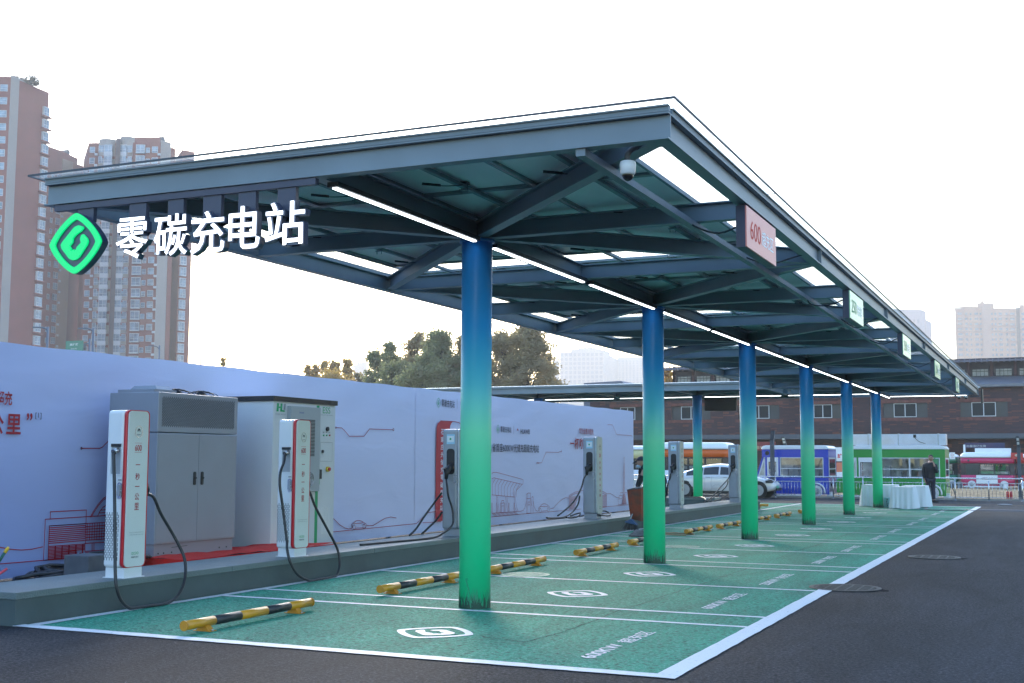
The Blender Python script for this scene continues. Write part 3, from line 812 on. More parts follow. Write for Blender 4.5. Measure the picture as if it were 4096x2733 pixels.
def charger(kind, W=.27, D=.32):
    white = kind == 'w'
    r = empty("charger", (0, 0, 0))
    body = M_WHITE if white else M_SILVER; zb, zt = .10, 1.62
    g = MB(); g.box(-W + .02, -.02, .03, D - .04, 0, zb); g.box(-W, .0, .015, D - .02, 0, .008); g.build("pedestal", M_WHITE if white else M_SILVER, r, bevel=.003)
    g = MB(); g.box(-W, -.05, 0.004, D - .004, zb, zt); g.build("body", body, r, bevel=.035, seg=4)
    g = MB(); zprism(g, rrect(0, D, zb, zt, .05), -.052, -.014); g.build("side_trim", M_RED if white else M_GALV, r)
    g = MB(); zprism(g, rrect(.010, D - .032, zb + .008, zt - .008, .045), -.014, .0); p = g.build("front_panel", M_OFFW if white else M_SILVERL, r)
    cy = D / 2 - .011
    g = MB(); c1 = [(.0015, cy + .052 * math.cos(2 * math.pi * k / 32), 1.41 + .058 * math.sin(2 * math.pi * k / 32)) for k in range(32)]; c2 = [(.0015, cy + .046 * math.cos(2 * math.pi * k / 32), 1.41 + .052 * math.sin(2 * math.pi * k / 32)) for k in range(32)]
    g.ring(c1, c2, (.003, 0, 0)); g.build("badge_ring", M_CHROME, p)
    g = MB(); petals(g, .0015, cy, 1.425, .033); add_text(g, "HUAWEI", (.0015, cy - .025, 1.378), (0, 1, 0), (0, 0, 1), .05, .009, 0.02); g.build("badge", M_DARKPRINT, p)
    g = MB(); ribbon(g, [(.0015, cy - .05, 1.30), (.0015, cy + .05, 1.30)], .003, (1, 0, 0)); ribbon(g, [(.0015, cy - .05, 1.21), (.0015, cy + .05, 1.21)], .003, (1, 0, 0))
    add_text(g, "600" if white else "250", (.0015, cy - .048, 1.222), (0, 1, 0), (0, 0, 1), .096, .062, .02)
    g.build("number", M_REDPRINT2, p)
    if white: SL = list(zip("一秒一公里", (1.085, .94, .875, .745, .65), (.008, .068, .008, .07, .07)))
    else:
        SL = []; z = 1.07
        for w in ("更快", "更轻", "更低碳"):
            for ch in w: SL.append((ch, z, .06)); z -= .095
            z -= .035
    for ch, z, h in SL:
        g = MB(); add_text(g, ch, (.0015, cy - .03, z), (0, 1, 0), (0, 0, 1), .064, h, .012); g.build("slogan_character", M_REDPRINT, p)
    g = MB()
    for k in range(2 if white else 0): add_text(g, ("华为全液冷充电技术带来更快体验", "以实际车辆充电功率显示为准")[k], (.0015, .06, .43 - .022 * k), (0, 1, 0), (0, 0, 1), .2, .01)
    if white: g.build("small_print", M_GREYPRINT, p)
    g = MB(); add_text(g, "OCOO", (.0015, cy - .05, .222), (0, 1, 0), (0, 0, 1), .10, .026, .01); g.build("maker_mark", M_GREENLOGO, p)
    g = MB(); add_text(g, "零碳数字能源", (.0015, cy - .05, .19), (0, 1, 0), (0, 0, 1), .10, .017, .01); g.build("maker_name", M_GREYPRINT2, p)
    if white:
        g = MB(); g.ring([(-W + .06, -.002 + .004, .99), (-.075, .002, .99), (-.075, .002, 1.285), (-W + .06, .002, 1.285)], [(-W + .068, .002, 1.0), (-.083, .002, 1.0), (-.083, .002, 1.277), (-W + .068, .002, 1.277)], (0, -.004, 0))
        g.build("socket_frame", M_WHITE, r)
        g = MB(); g.hexa([(-W + .07, .0035, 1.0), (-.085, .0035, 1.0), (-.085, .0036, 1.27), (-W + .07, .0036, 1.27), (-W + .07, .0030, 1.0), (-.085, .0030, 1.0), (-.085, .0030, 1.27), (-W + .07, .0030, 1.27)])
        g.build("socket_recess", mat("recess_grey", (.33, .35, .38), .5), r)
        g = MB(); g.box(-W + .065, -.078, -.004, .003, 1.262, 1.292); b_ = g.build("display", M_BLACK, r)
        g = MB(); g.tube([(-.115, .0, 1.235), (-.12, -.05, 1.215)], [.026, .024], 16); g.tube([(-.12, -.05, 1.215), (-.121, -.06, 1.21)], [.03, .03], 16); g.build("cable_gland", M_CHROME, r)
        handle(r, -.085, .76, .92, .003)
        g = MB(); g.box(-.105, -.065, -.001, .003, .935, .95); g.build("nameplate", M_GREYPRINT, r)
        vents("vent", r, -W + .02, -.07, .17, .62, .0025, M_VENT)
        # plug holder and plug on the far side
        g = MB(); g.hexa([(-.12, D - .01, .90), (-.045, D - .01, .90), (-.045, D + .0, 1.02), (-.12, D + .0, 1.02), (-.12, D + .05, .87), (-.045, D + .05, .87), (-.045, D + .01, 1.03), (-.12, D + .01, 1.03)]); pl = g.build("plug_holder", M_RED, r, bevel=.006)
        g = MB(); g.tube([(-.08, D + .02, .93), (-.08, D + .06, .84), (-.08, D + .06, .79)], [.034, .032, .022], 14); g.build("plug", M_BLACK, pl)
    else:
        g = MB(); g.prism([(u, .003, v) for u, v in rrect(-W + .075, -.10, .93, 1.32, .05)], (0, -.002, 0)); g.build("plug_slot", M_BLACK, r)
        g = MB(); g.box(-W + .075, -.10, -.001, .003, 1.39, 1.54); st = g.build("sticker", mat("sticker_blue", (.35, .62, .78), .5), r)
        g = MB(); g.box(-W + .085, -.11, -.002, -.0012, 1.42, 1.515); g.build("sticker_field", mat("sticker_white", (.75, .8, .82), .5), st)
        g = MB(); g.cyl((-W / 2 - .015, -.0022, 1.468), (-W / 2 - .015, -.003, 1.468), .017, 16); g.build("sticker_dot", M_GREENLOGO, st)
        handle(r, -.075, .77, .93, .003)
        g = MB(); g.tube([(-.15, .0, 1.06), (-.155, -.06, 1.03), (-.18, -.10, .96), (-.185, -.105, .86)], [.042, .045, .038, .026], 14); g.hexa([(-.20, -.115, .92), (-.165, -.115, .92), (-.165, -.10, .92), (-.20, -.10, .92), (-.215, -.15, 1.02), (-.18, -.15, 1.02), (-.15, -.05, 1.06), (-.19, -.05, 1.06)])
        g.build("plug", M_BLACK, r)
        g = MB(); g.box(-.075, -.045, .1, D - .1, zt + .0, zt + .01); g.build("top_cap", M_SILVER, r)
    return r
M_SILVERL = mat("light_silver", (0.50, 0.53, 0.52), 0.4); M_VENT = mat("vent_dark", (.03, .035, .045), .8)
M_REDPRINT2 = mat("red_number_print", (.45, .06, .07), .6); M_GREYPRINT2 = mat("grey_name_print", (.12, .16, .16), .6)
cw = charger('w'); cw.location = (-2.965, -1.60, PZ); tag(cw, "white charging post with red edges, nearest the camera", "charging post", "charging posts on the raised pavement")
cw2 = copy_tree(cw); cw2.location = (-2.99, 1.30, PZ); tag(cw2, "white charging post with red edges before the white storage cabinet", "charging post", "charging posts on the raised pavement")
cg = charger('g', .31, .33)
for i, (x, y, lb) in enumerate(((-3.07, 5.80, "grey charging post partly hidden by the nearest column"), (-3.13, 12.0, "grey charging post standing clear between the first two columns"), (-3.11, 17.75, "grey charging post between the second column and the white car"), (-3.10, 23.6, "grey charging post partly hidden by the third column"))):
    o = cg if i == 0 else copy_tree(cg)
    o.location = (x, y, PZ); tag(o, lb, "charging post", "charging posts on the raised pavement")
def cable(root, pts, rad=.016, name="cable"):
    ORG[root.name] = Vector(root.location)
    g = MB(); pts = [Vector((p[0], p[1], max(p[2], rad + .002))) for p in pts]; g.tube(smooth_path(pts, 10), rad, 10); return g.build(name, M_RUBBER, root)
def apx(L_):
    return [at(u, v, ax, val) for (u, v, ax, val) in L_]
s2 = 1400 / 2350
def z2(l): return [at(u * s2, 1900 + v * s2, 'x', X) for u, v, X in l]
cable(cw, [(-3.085, -1.66, 1.498)] + z2([(768, 60, -3.03), (770, 200, -2.98), (772, 420, -2.93), (774, 650, -2.87), (784, 760, -2.84), (815, 845, -2.83), (870, 895, -2.82), (935, 917, -2.815), (1030, 912, -2.80), (1110, 880, -2.80), (1180, 825, -2.82), (1230, 745, -2.84), (1246, 650, -2.88), (1238, 560, -2.92), (1205, 480, -2.97), (1150, 380, -3.02), (1080, 260, -3.03), (1030, 150, -3.04)]) + [(-3.045, -1.22, 1.08)])
s5 = 1000 / 1960
def z3(l): return [at(900 + u * s5, 1400 + v * s5, 'x', X) for u, v, X in l]
cable(cw2, [(-3.11, 1.24, 1.498)] + z3([(462, 880, -3.08), (435, 960, -3.06), (430, 1060, -3.05), (445, 1180, -3.03), (465, 1330, -3.0), (485, 1500, -2.95)]) + z2([(1928, 500, -2.91), (1950, 590, -2.86), (2000, 670, -2.83), (2080, 725, -2.815), (2150, 738, -2.81), (2215, 720, -2.82), (2262, 670, -2.84), (2282, 590, -2.88), (2262, 490, -2.92), (2200, 370, -2.97), (2120, 220, -3.03), (2085, 130, -3.05)]) + [(-3.07, 1.68, 1.07)])
# cables of the grey posts
c3 = bpy.data.objects["charger.002"] if "charger.002" in bpy.data.objects else cg
greys = [cg] + sorted([o for o in bpy.data.objects if o.name.startswith("charger") and o.parent is None and o not in (cw, cw2, cg)], key=lambda o: o.location.y)
greys.sort(key=lambda o: o.location.y)
def mk(root, l, sx, ox, oy): return [at(ox + u * sx, oy + v * sx, 'x', X) for u, v, X in l]
x0, y0 = greys[0].location.x, greys[0].location.y
cable(greys[0], [(x0 - .185, y0 - .105, 1.16)] + mk(None, [(1740, 1060, -3.22), (1752, 1150, -3.2), (1778, 1230, -3.17), (1788, 1300, -3.15), (1778, 1380, -3.13)], s5, 900, 1400) + [(-3.10, 5.2, .33), (-3.12, 4.9, .303), (-3.2, 4.1, .302), (-3.3, 3.3, .302)])
for l in ([(1700, 1120, -3.36), (1640, 1200, -3.5), (1560, 1310, -3.6), (1500, 1400, -3.68), (1445, 1455, -3.72)], [(1700, 1275, -3.36), (1660, 1330, -3.5), (1600, 1390, -3.6), (1540, 1445, -3.7)]):
    cable(greys[0], mk(None, l, s5, 900, 1400))
x0, y0 = greys[1].location.x, greys[1].location.y; q7 = .3443
cable(greys[1], [(x0 - .185, y0 - .105, 1.16)] + mk(None, [(395, 680, -3.34), (370, 770, -3.36), (320, 880, -3.42), (250, 980, -3.5), (160, 1060, -3.58), (90, 1115, -3.64)], q7, 2200, 1680))
cable(greys[1], mk(None, [(345, 880, -3.45), (330, 970, -3.46), (280, 1050, -3.5), (215, 1105, -3.5), (130, 1135, -3.42), (-20, 1140, -3.35), (-40, 1132, -3.4)], q7, 2200, 1680))
cable(greys[1], mk(None, [(352, 1080, -3.44), (290, 1095, -3.5), (240, 1115, -3.52)], q7, 2200, 1680)); cable(greys[1], mk(None, [(352, 1095, -3.44), (310, 1125, -3.4), (250, 1138, -3.4), (190, 1135, -3.42)], q7, 2200, 1680))
cable(greys[1], mk(None, [(578, 1058, -3.45), (640, 1060, -3.4), (690, 1080, -3.3), (700, 1102, -3.22), (660, 1115, -3.15), (600, 1108, -3.12), (555, 1100, -3.12)], q7, 2200, 1680))
x0, y0 = greys[2].location.x, greys[2].location.y; q1 = .319
cable(greys[2], [(x0 - .185, y0 - .105, 1.16)] + mk(None, [(572, 620, -3.34), (560, 680, -3.38), (540, 730, -3.44), (520, 850, -3.52), (505, 960, -3.56)], q1, 2500, 1700))
x0, y0 = greys[3].location.x, greys[3].location.y
cable(greys[3], [(x0 - .185, y0 - .105, 1.16)] + mk(None, [(1325, 600, -3.34), (1290, 680, -3.38), (1200, 780, -3.45), (1120, 870, -3.5), (1060, 930, -3.56), (985, 968, -3.62)], q1, 2500, 1700))
cable(greys[3], mk(None, [(1292, 700, -3.44), (1270, 770, -3.46), (1180, 860, -3.5), (1090, 930, -3.55), (1030, 965, -3.58)], q1, 2500, 1700)); cable(greys[3], mk(None, [(1296, 865, -3.46), (1220, 915, -3.5), (1150, 945, -3.52), (1080, 962, -3.55)], q1, 2500, 1700))
g = MB(); g.tube(smooth_path([at(2500 + u * .319, 1700 + v * .319, 'z', .31) for u, v in ((730, 905), (850, 905), (960, 908), (1005, 925), (1010, 945))], 8), .02, 8)
g.build("cable", M_RUBBER, None, "loose black cable lying on the far raised pavement behind the posts", "cable", loc=(-7, 26.8, .3))

# ---------------------------------------------------------------- cabinets
def cabinet_grey():
    r = empty("power_cabinet", (-5.29, 1.9, 0), "large grey steel power cabinet with perforated top and twin doors", "cabinet")
    X0, X1, Y0, Y1 = -5.68, -4.9, 1.1, 2.7
    M1 = mat("cabinet_grey", (.27, .29, .33), .42, .2, .05, 2)
    g = MB(); g.box(X0, X1, Y0, Y1, .38, 1.755); b = g.build("body", M1, r, bevel=.008)
    g = MB(); g.box(X0, X1, Y0, Y1, 1.763, 2.26); g.build("top_section", M1, r, bevel=.008)
    g = MB(); g.box(X0 + .02, X1 - .02, Y0 + .02, Y1 - .02, .2, .38); pl = g.build("plinth", mat("plinth_pink_grey", (.26, .25, .28), .6), r)
    g = MB()
    for y in (1.2, 1.3, 1.45, 2.4, 2.55): g.cyl((X1 - .02, y, .27), (X1 - .014, y, .27), .01, 8)
    g.bar((X1 - .019, 1.45, .33), (X1 - .019, 1.75, .335), .003, .006); g.build("bolt", M_BLACK, pl)
    g = MB(); M3 = M_VENT
    y0, y1, z0, z1 = 1.17, 2.63, 1.83, 2.215; ny = 74; nz = 11
    for i in range(ny):
        for j in range(nz):
            y = y0 + (y1 - y0) * i / ny; z = z0 + (z1 - z0) * (j + (.5 if i % 2 else 0)) / (nz + .5)
            g.face([(X1 + .002, y, z), (X1 + .002, y + .010, z), (X1 + .002, y + .010, z + .028), (X1 + .002, y, z + .028)])
    g.build("perforated_grille", M3, r)
    for a, c in ((Y0 + .02, 1.893), (1.899, Y1 - .02)):
        g = MB(); g.box(X1, X1 + .006, a, c, .40, 1.742); d = g.build("door", M1, r, bevel=.002, seg=1)
        y = 1.82 if a < 1.5 else 1.97
        g = MB(); g.prism([(X1 + .006, u, v) for u, v in rrect(y - .022, y + .022, 1.10, 1.27, .02)], (.012, 0, 0)); g.cyl((X1 + .018, y + .01, 1.19), (X1 + .03, y + .01, 1.19), .012, 10); g.build("door_handle", M_BLACK, d)
    g = MB(); g.box(X0 + .1, X1 - .1, Y0 + .03, Y0 + .45, 2.26, 2.30); g.hexa([(-5.5, 1.2, 2.26), (-5.0, 1.2, 2.26), (-5.0, 1.55, 2.26), (-5.5, 1.55, 2.26), (-5.42, 1.24, 2.35), (-5.08, 1.24, 2.35), (-5.08, 1.5, 2.35), (-5.42, 1.5, 2.35)]); g.build("vent_hood", M1, r)
    for cy in (1.85, 2.35):
        g = MB()
        for rr in (.06, .11, .16, .21, .24):
            c = [(-5.25 + rr * math.cos(2 * math.pi * k / 28), cy + rr * math.sin(2 * math.pi * k / 28), 2.34 - .10 * (rr / .24) ** 3 + .0) for k in range(29)]
            g.tube(c, .004, 5, caps=False)
        for k in range(10):
            t = 2 * math.pi * k / 10; g.tube([(-5.25 + .03 * math.cos(t), cy + .03 * math.sin(t), 2.345), (-5.25 + .2 * math.cos(t), cy + .2 * math.sin(t), 2.30), (-5.25 + .24 * math.cos(t), cy + .24 * math.sin(t), 2.26)], .004, 5)
        g.cyl((-5.25, cy, 2.26), (-5.25, cy, 2.33), .06, 14); g.build("fan_guard", M_BLACK, r)
cabinet_grey()
def cabinet_white():
    r = empty("storage_cabinet", (-5.3, 4.3, 0), "tall white energy storage cabinet with green stripe and ESS lettering", "cabinet")
    X0, X1, Y0, Y1 = -6.0 + .1, -4.9, 3.52, 5.15
    MW = mat("cabinet_white", (.64, .66, .66), .4, 0, .04, 2)
    g = MB(); g.box(X0, X1, Y0, Y1, .12, 2.26); g.build("body", MW, r, bevel=.006)
    g = MB(); g.box(X0 - .02, X1 + .02, Y0 - .03, Y1 + .03, 2.26, 2.33); g.build("roof_edge", M_BLACK, r)
    g = MB(); g.hexa([(X0 - .03, Y0 - .04, 2.33), (X1 + .03, Y0 - .04, 2.33), (X1 + .03, Y1 + .04, 2.33), (X0 - .03, Y1 + .04, 2.33), (X0 + .2, Y0 + .2, 2.345), (X1 - .3, Y0 + .2, 2.345), (X1 - .3, Y1 - .2, 2.345), (X0 + .2, Y1 - .2, 2.345)]); g.build("roof", MW, r)
    X = X1
    def P(u, v, off=0.0):
        p = at(1080 + u * .4464, 1550 + v * .4464, 'x', X + off); return p
    g = MB(); g.box(X, X + .004, Y0 + .02, 4.64, .15, 2.24); g.box(X, X + .004, 4.70, Y1 - .02, .15, 2.24); g.build("door", MW, r)
    a = P(155, 165); b = P(412, 930)
    g = MB(); g.box(X + .004, X + .07, a.y, b.y - .02, b.z, a.z); ac = g.build("cooling_unit", mat("unit_grey", (.36, .40, .42), .45, .2), r, bevel=.004)
    g = MB(); a = P(268, 285, .07); b = P(397, 622, .07); n = 26
    for k in range(n):
        z = a.z + (b.z - a.z) * k / n; g.box(X + .071, X + .074, a.y, b.y, z - .011, z)
    g.build("louvre", M_VENT, ac)
    g = MB(); a = P(265, 205, .07); add_text(g, "Envicool", (X + .072, a.y, a.z - .045), (0, 1, 0), (0, 0, 1), .11, .025, .02); g.build("unit_badge", mat("blue_print", (.05, .08, .3), .5), ac)
    g = MB(); c = P(365, 825, .07)
    for rr in (.03, .055, .08, .10): g.tube([(X + .078, c.y - .03 + rr * math.cos(2 * math.pi * k / 24), c.z + rr * math.sin(2 * math.pi * k / 24)) for k in range(25)], .004, 5, caps=False)
    g.build("fan_guard", M_CHROME, ac)
    g = MB(); a = P(417, 127); b = P(432, 1420); z = P(425, 700).z; z2_ = P(420, 870).z
    g.box(X + .004, X + .007, 4.62, 4.69, .15, 2.24); g.prism([(X + .0072, 4.69, z), (X + .0072, 4.73, z - .06), (X + .0072, 4.73, z2_ + .0), (X + .0072, 4.60, z2_), (X + .0072, 4.62, z)], (.003, 0, 0)); g.build("green_stripe", mat("stripe_green", (.02, .33, .12), .5), r)
    g = MB(); z = P(428, 735).z; zb_ = P(428, 820).z; g.box(X + .01, X + .05, 4.63, 4.73, zb_, z); g.build("door_handle", M_BLACK, r, bevel=.006)
    g = MB(); a = P(55, 215); b = P(138, 147); hy = (b.y - a.y)
    H = b.z - a.z; g.prism([(X + .005, a.y, a.z), (X + .005, a.y + hy * .22, a.z), (X + .005, a.y + hy * .27, b.z), (X + .005, a.y + hy * .05, b.z)], (.002, 0, 0)); g.prism([(X + .005, a.y + hy * .40, a.z), (X + .005, a.y + hy * .62, a.z), (X + .005, a.y + hy * .64, b.z), (X + .005, a.y + hy * .44, b.z)], (.002, 0, 0)); g.box(X + .0045, X + .0065, a.y + hy * .2, a.y + hy * .45, a.z + H * .42, a.z + H * .62)
    g.box(X + .0045, X + .0065, a.y + hy * .62, a.y + hy * .9, a.z, a.z + H * .2); g.build("company_emblem", M_GREENLOGO, r)
    g = MB(); g.prism([(X + .005, a.y + hy * .75, a.z + H * .25), (X + .005, a.y + hy * .95, a.z + H * .25), (X + .005, a.y + hy, b.z), (X + .005, a.y + hy * .85, b.z)], (.002, 0, 0)); add_text(g, "HUIJUE GROUP", (X + .006, a.y - .02, a.z - .05), (0, 1, 0), (0, 0, 1), hy * 1.1, .022); g.build("company_name", M_GREYPRINT, r)
    a = P(470, 232); b = P(538, 180); g = MB(); add_text(g, "ESS", (X + .006, a.y, a.z), (0, 1, 0), (0, 0, 1), b.y - a.y, b.z - a.z, .0); g.build("large_lettering", M_GREENLOGO, r)
    g = MB(); a = P(448, 252); b = P(560, 240); add_text(g, "Energy Storage System", (X + .006, a.y, a.z), (0, 1, 0), (0, 0, 1), b.y - a.y, .022); g.build("small_lettering", M_GREYPRINT, r)
    c = P(508, 373); g = MB(); g.cyl((X + .004, c.y, c.z), (X + .03, c.y, c.z), .032, 18); g.build("selector_knob", M_BLACK, r)
    for u, m_ in ((477, M_GREENLOGO), (504, M_GREENLOGO), (531, M_REDPRINT)):
        c = P(u, 430); g = MB(); g.cyl((X + .004, c.y, c.z), (X + .014, c.y, c.z), .013, 12); g.build("indicator", m_, r)
    g = MB()
    for u, t_ in ((470, "电源"), (497, "运行"), (524, "停止")): c = P(u, 408); add_text(g, t_, (X + .006, c.y, c.z), (0, 1, 0), (0, 0, 1), .04, .018, .01)
    g.build("indicator_lettering", M_DARKPRINT, r)
    a = P(447, 662); b = P(556, 495); g = MB(); ribbon(g, [(X + .0055, a.y, a.z), (X + .0055, b.y, a.z), (X + .0055, b.y, b.z), (X + .0055, a.y, b.z)], .005, (1, 0, 0), True); g.build("hatch", M_GREYPRINT, r)
    c = P(467, 574); g = MB(); g.cyl((X + .004, c.y, c.z), (X + .02, c.y, c.z), .024, 14); g.build("hatch_lock", M_BLACK, r)
    c = P(508, 733); g = MB(); g.cyl((X + .004, c.y, c.z), (X + .04, c.y, c.z), .04, 18); g.build("stop_button", mat("button_yellow", (.7, .5, .04), .4), r); g = MB(); g.cyl((X + .04, c.y, c.z), (X + .06, c.y, c.z), .026, 18); g.build("button_cap", M_RED, r)
    g = MB(); a = P(453, 1312); b = P(538, 1065)
    for col in range(3):
        for k in range(24):
            y = a.y + (b.y - a.y) * col / 3; z = a.z + (b.z - a.z) * k / 24; g.box(X + .004, X + .008, y, y + .07, z, z + .009)
    g.build("ventilation_slots", mat("slot_grey", (.75, .77, .76), .4), r)
cabinet_white()
g = MB(); g.box(-5.75, -4.55, .95, 2.85, 0, .2); g.build("concrete_pad", mat("pad_dark", (.09, .10, .12), .8, 0, .2, 5), None, "low dark concrete pad under the grey cabinet", "concrete pad", loc=(-5.1, 1.9, 0))
g = MB(); a = at(595 * s2, 1900 + 655 * s2, 'z', .02)
b0 = at(595 * s2, 1900 + 545 * s2, 'x', -4.4); b1 = at(700 * s2, 1900 + 655 * s2, 'x', -4.4)
g.box(-4.75, -4.4, b0.y, b0.y + .34, 0, b0.z); g.build("concrete_block", mat("pad_dark", (.09, .10, .12), .8), None, "small dark block behind the nearest white charging post", "block", loc=(-4.6, b0.y, 0), bevel=.01)
M_CARP = mat("red_carpet", (.62, .015, .008), .9, 0, .12, 14, .4, 60)
g = MB(); n = 16
for i in range(n):
    for j in range(n):
        def C(i_, j_):
            x = -5.2 + (.95) * i_ / n; y = .95 + 3.2 * j_ / n
            return (x, y, .235 + .012 * math.sin(7 * x + 3 * y) + .008 * math.sin(11 * y) + (0 if x > -4.54 else 0))
        g.face([C(i, j), C(i + 1, j), C(i + 1, j + 1), C(i, j + 1)], True)
g.face([(-4.25, .95, .235), (-4.25, 4.15, .235), (-4.22, 4.15, 0.01), (-4.22, .95, 0.01)])
g.face([(-5.2, .95, .235), (-4.25, .95, .235), (-4.22, .93, 0.01), (-5.2, .93, 0.01)])
g.build("red_carpet", M_CARP, None, "creased red carpet laid between the grey cabinet and the raised pavement", "carpet", loc=(-4.7, 2.5, 0))
g = MB(); random.seed(3)
for k in range(11):
    r1 = .5 + .05 * k % .3; cx_, cy_ = -5.05 + random.uniform(-.08, .08), .15 + random.uniform(-.12, .12)
    ry = .75 + random.uniform(-.22, .2); rx = .30 + random.uniform(-.1, .08)
    pts = [(cx_ + rx * math.cos(2 * math.pi * q / 24) + .04 * math.sin(3 * q), cy_ + ry * math.sin(2 * math.pi * q / 24), .03 + .026 * k * .55 + .03 * (1 + math.sin(q * .7 + k)) + (.10 if math.sin(2 * math.pi * q / 24) > .4 else 0)) for q in range(25)]
    g.tube(pts, .022, 8)
g.build("cable_coil", M_RUBBER, None, "heap of coiled thick black cables in front of the banner", "cable coil", loc=(-5.0, .2, 0))
# broom handles at the left edge
def stick(a, b, rad, m, label, tip=None, name="mop"):
    r = empty(name, a, label, "mop"); g = MB(); g.tube([a, b], rad, 10); g.build("pole", m, r)
    if tip:
        a, b = Vector(a), Vector(b); d = (b - a).normalized()
        g = MB(); g.tube([b - d * .10, b], rad * 1.15, 10); g.build("grip", M_DGREEN, r)
        g = MB(); g.tube([b, b + d * .05, b + d * .075], [rad * 1.2, rad * 1.35, rad * .9], 10); g.build("hanging_loop", tip, r)
M_DGREEN = mat("dark_green_grip", (.01, .10, .07), .5)
a = at(-60, 2330, 'x', -4.6); b = at(18, 2213, 'x', -4.6); stick(a, b, .014, M_SILVER, "grey mop pole with green grip and yellow tip at the left edge", mat("yellow_plastic", (.7, .42, .02), .4))
a = at(-60, 2335, 'x', -4.5); b = at(27, 2276, 'x', -4.5); stick(a, b, .014, mat("pink_red_plastic", (.65, .04, .07), .4), "red mop pole lying low at the left edge before the banner")
# ---------------------------------------------------------------- banner wall
def banner_mat():
    m = bpy.data.materials.new("banner_fabric"); m.use_nodes = True
    nt = m.node_tree; n = nt.nodes; L = nt.links.new; b = n["Principled BSDF"]
    b.inputs["Roughness"].default_value = .55
    # printed blue gradient: deep blue to the left and low, pale to the right and along the top
    tc = n.new("ShaderNodeTexCoord"); sp = n.new("ShaderNodeSeparateXYZ"); L(tc.outputs["Object"], sp.inputs[0])
    my = n.new("ShaderNodeMapRange"); my.inputs[1].default_value = -14; my.inputs[2].default_value = -1; L(sp.outputs[1], my.inputs[0])
    mz = n.new("ShaderNodeMapRange"); mz.inputs[1].default_value = .2; mz.inputs[2].default_value = 3.2; mz.inputs[4].default_value = .55; L(sp.outputs[2], mz.inputs[0])
    ad = n.new("ShaderNodeMath"); ad.operation = 'ADD'; L(my.outputs[0], ad.inputs[0]); L(mz.outputs[0], ad.inputs[1])
    cr = n.new("ShaderNodeValToRGB"); cr.color_ramp.elements[0].position = .15; cr.color_ramp.elements[1].position = 1.0
    cr.color_ramp.elements[0].color = (.20, .28, .60, 1); cr.color_ramp.elements[1].color = (.64, .66, .84, 1); L(ad.outputs[0], cr.inputs[0]); L(cr.outputs[0], b.inputs["Base Color"]); mp = n.new("ShaderNodeMapping"); mp.inputs["Scale"].default_value = (1, .8, 2.6); mp.inputs["Rotation"].default_value = (R(14), 0, 0)
    L(tc.outputs["Object"], mp.inputs[0]); t = n.new("ShaderNodeTexNoise"); t.inputs["Scale"].default_value = .9; t.inputs["Detail"].default_value = 2; t.inputs["Distortion"].default_value = .8
    L(mp.outputs[0], t.inputs["Vector"]); bp = n.new("ShaderNodeBump"); bp.inputs["Strength"].default_value = .25; bp.inputs["Distance"].default_value = .05
    L(t.outputs[0], bp.inputs["Height"]); L(bp.outputs[0], b.inputs["Normal"]); return m
M_BAN = banner_mat()
BX = -6.0
wall = empty("banner_wall", (BX, 10, 0), "long white printed banner wall with red line drawings behind the charging posts", "banner wall")
yseam = at(1668, 1551, 'x', BX).y
def panel(y0, y1, z0, z1):
    g = MB(); ny = max(2, int((y1 - y0) / .12)); nz = 24
    def P(i, j):
        y = y0 + (y1 - y0) * i / ny; s_ = z0 + (z1 - z0) * i / ny; z = .03 + (s_ - .03) * j / nz
        d = .010 * math.sin(1.7 * y + 2.3 * z) * math.sin(.9 * y - 1.9 * z) + .007 * math.sin(5.1 * y + 7 * z) * math.exp(-z * 1.2) + .005 * math.sin(9 * z - 3 * y) * math.exp(-((z - 2.5) / .4) ** 2)
        edge_ = min(1, (y - y0) / .4, (y1 - y) / .4)
        sag = -.012 * math.sin(4.2 * y) if j == nz else 0
        return (BX - .03 + d * edge_, y, z + sag * .5)
    for i in range(ny):
        for j in range(nz): g.face([P(i, j), P(i + 1, j), P(i + 1, j + 1), P(i, j + 1)], True)
    g.box(BX - .12, BX - .055, y0, y1, .03, min(z0, z1) - .02)
    return g.build("fabric_panel", M_BAN, wall)
yend = at(2537, 1645, 'x', BX).y
panel(-6.5, yseam - .006, 2.77, 2.815); panel(yseam + .006, yend, 2.815, 2.87)
g = MB(); y = -6
while y < yend - .3: g.box(BX - .2, BX - .13, y, y + .06, 0, 2.7); g.bar((BX - .2, y, 2.4), (BX - 1.4, y, 0.02), .05, .05); y += 2.5
g.build("support_frame", M_DGREY, wall)
PXX = BX - .002
def bz(sx, ox, oy):
    def f(l): return [Vector((PXX, (q := at(ox + u * sx, oy + v * sx, 'x', PXX)).y, q.z)) for u, v in l]
    return f
A = bz(.5738, 0, 1450); B = bz(s5, 900, 1400); C = bz(.4464, 1700, 1500)
def lines(name, F, L_, w, m=None):
    g = MB()
    for l in L_: ribbon(g, F(l), w, (1, 0, 0))
    g.build(name, m or M_REDPRINT, wall)
def circ(u, v, ru, rv, n=16): return [(u + ru * math.cos(2 * math.pi * k / n), v + rv * math.sin(2 * math.pi * k / n)) for k in range(n + 1)]
lines("printed_circuit_line", A, [circ(568, 599, 4, 5.5), [(573, 599), (695, 599), (712, 592), (732, 572), (760, 545)]], .012)
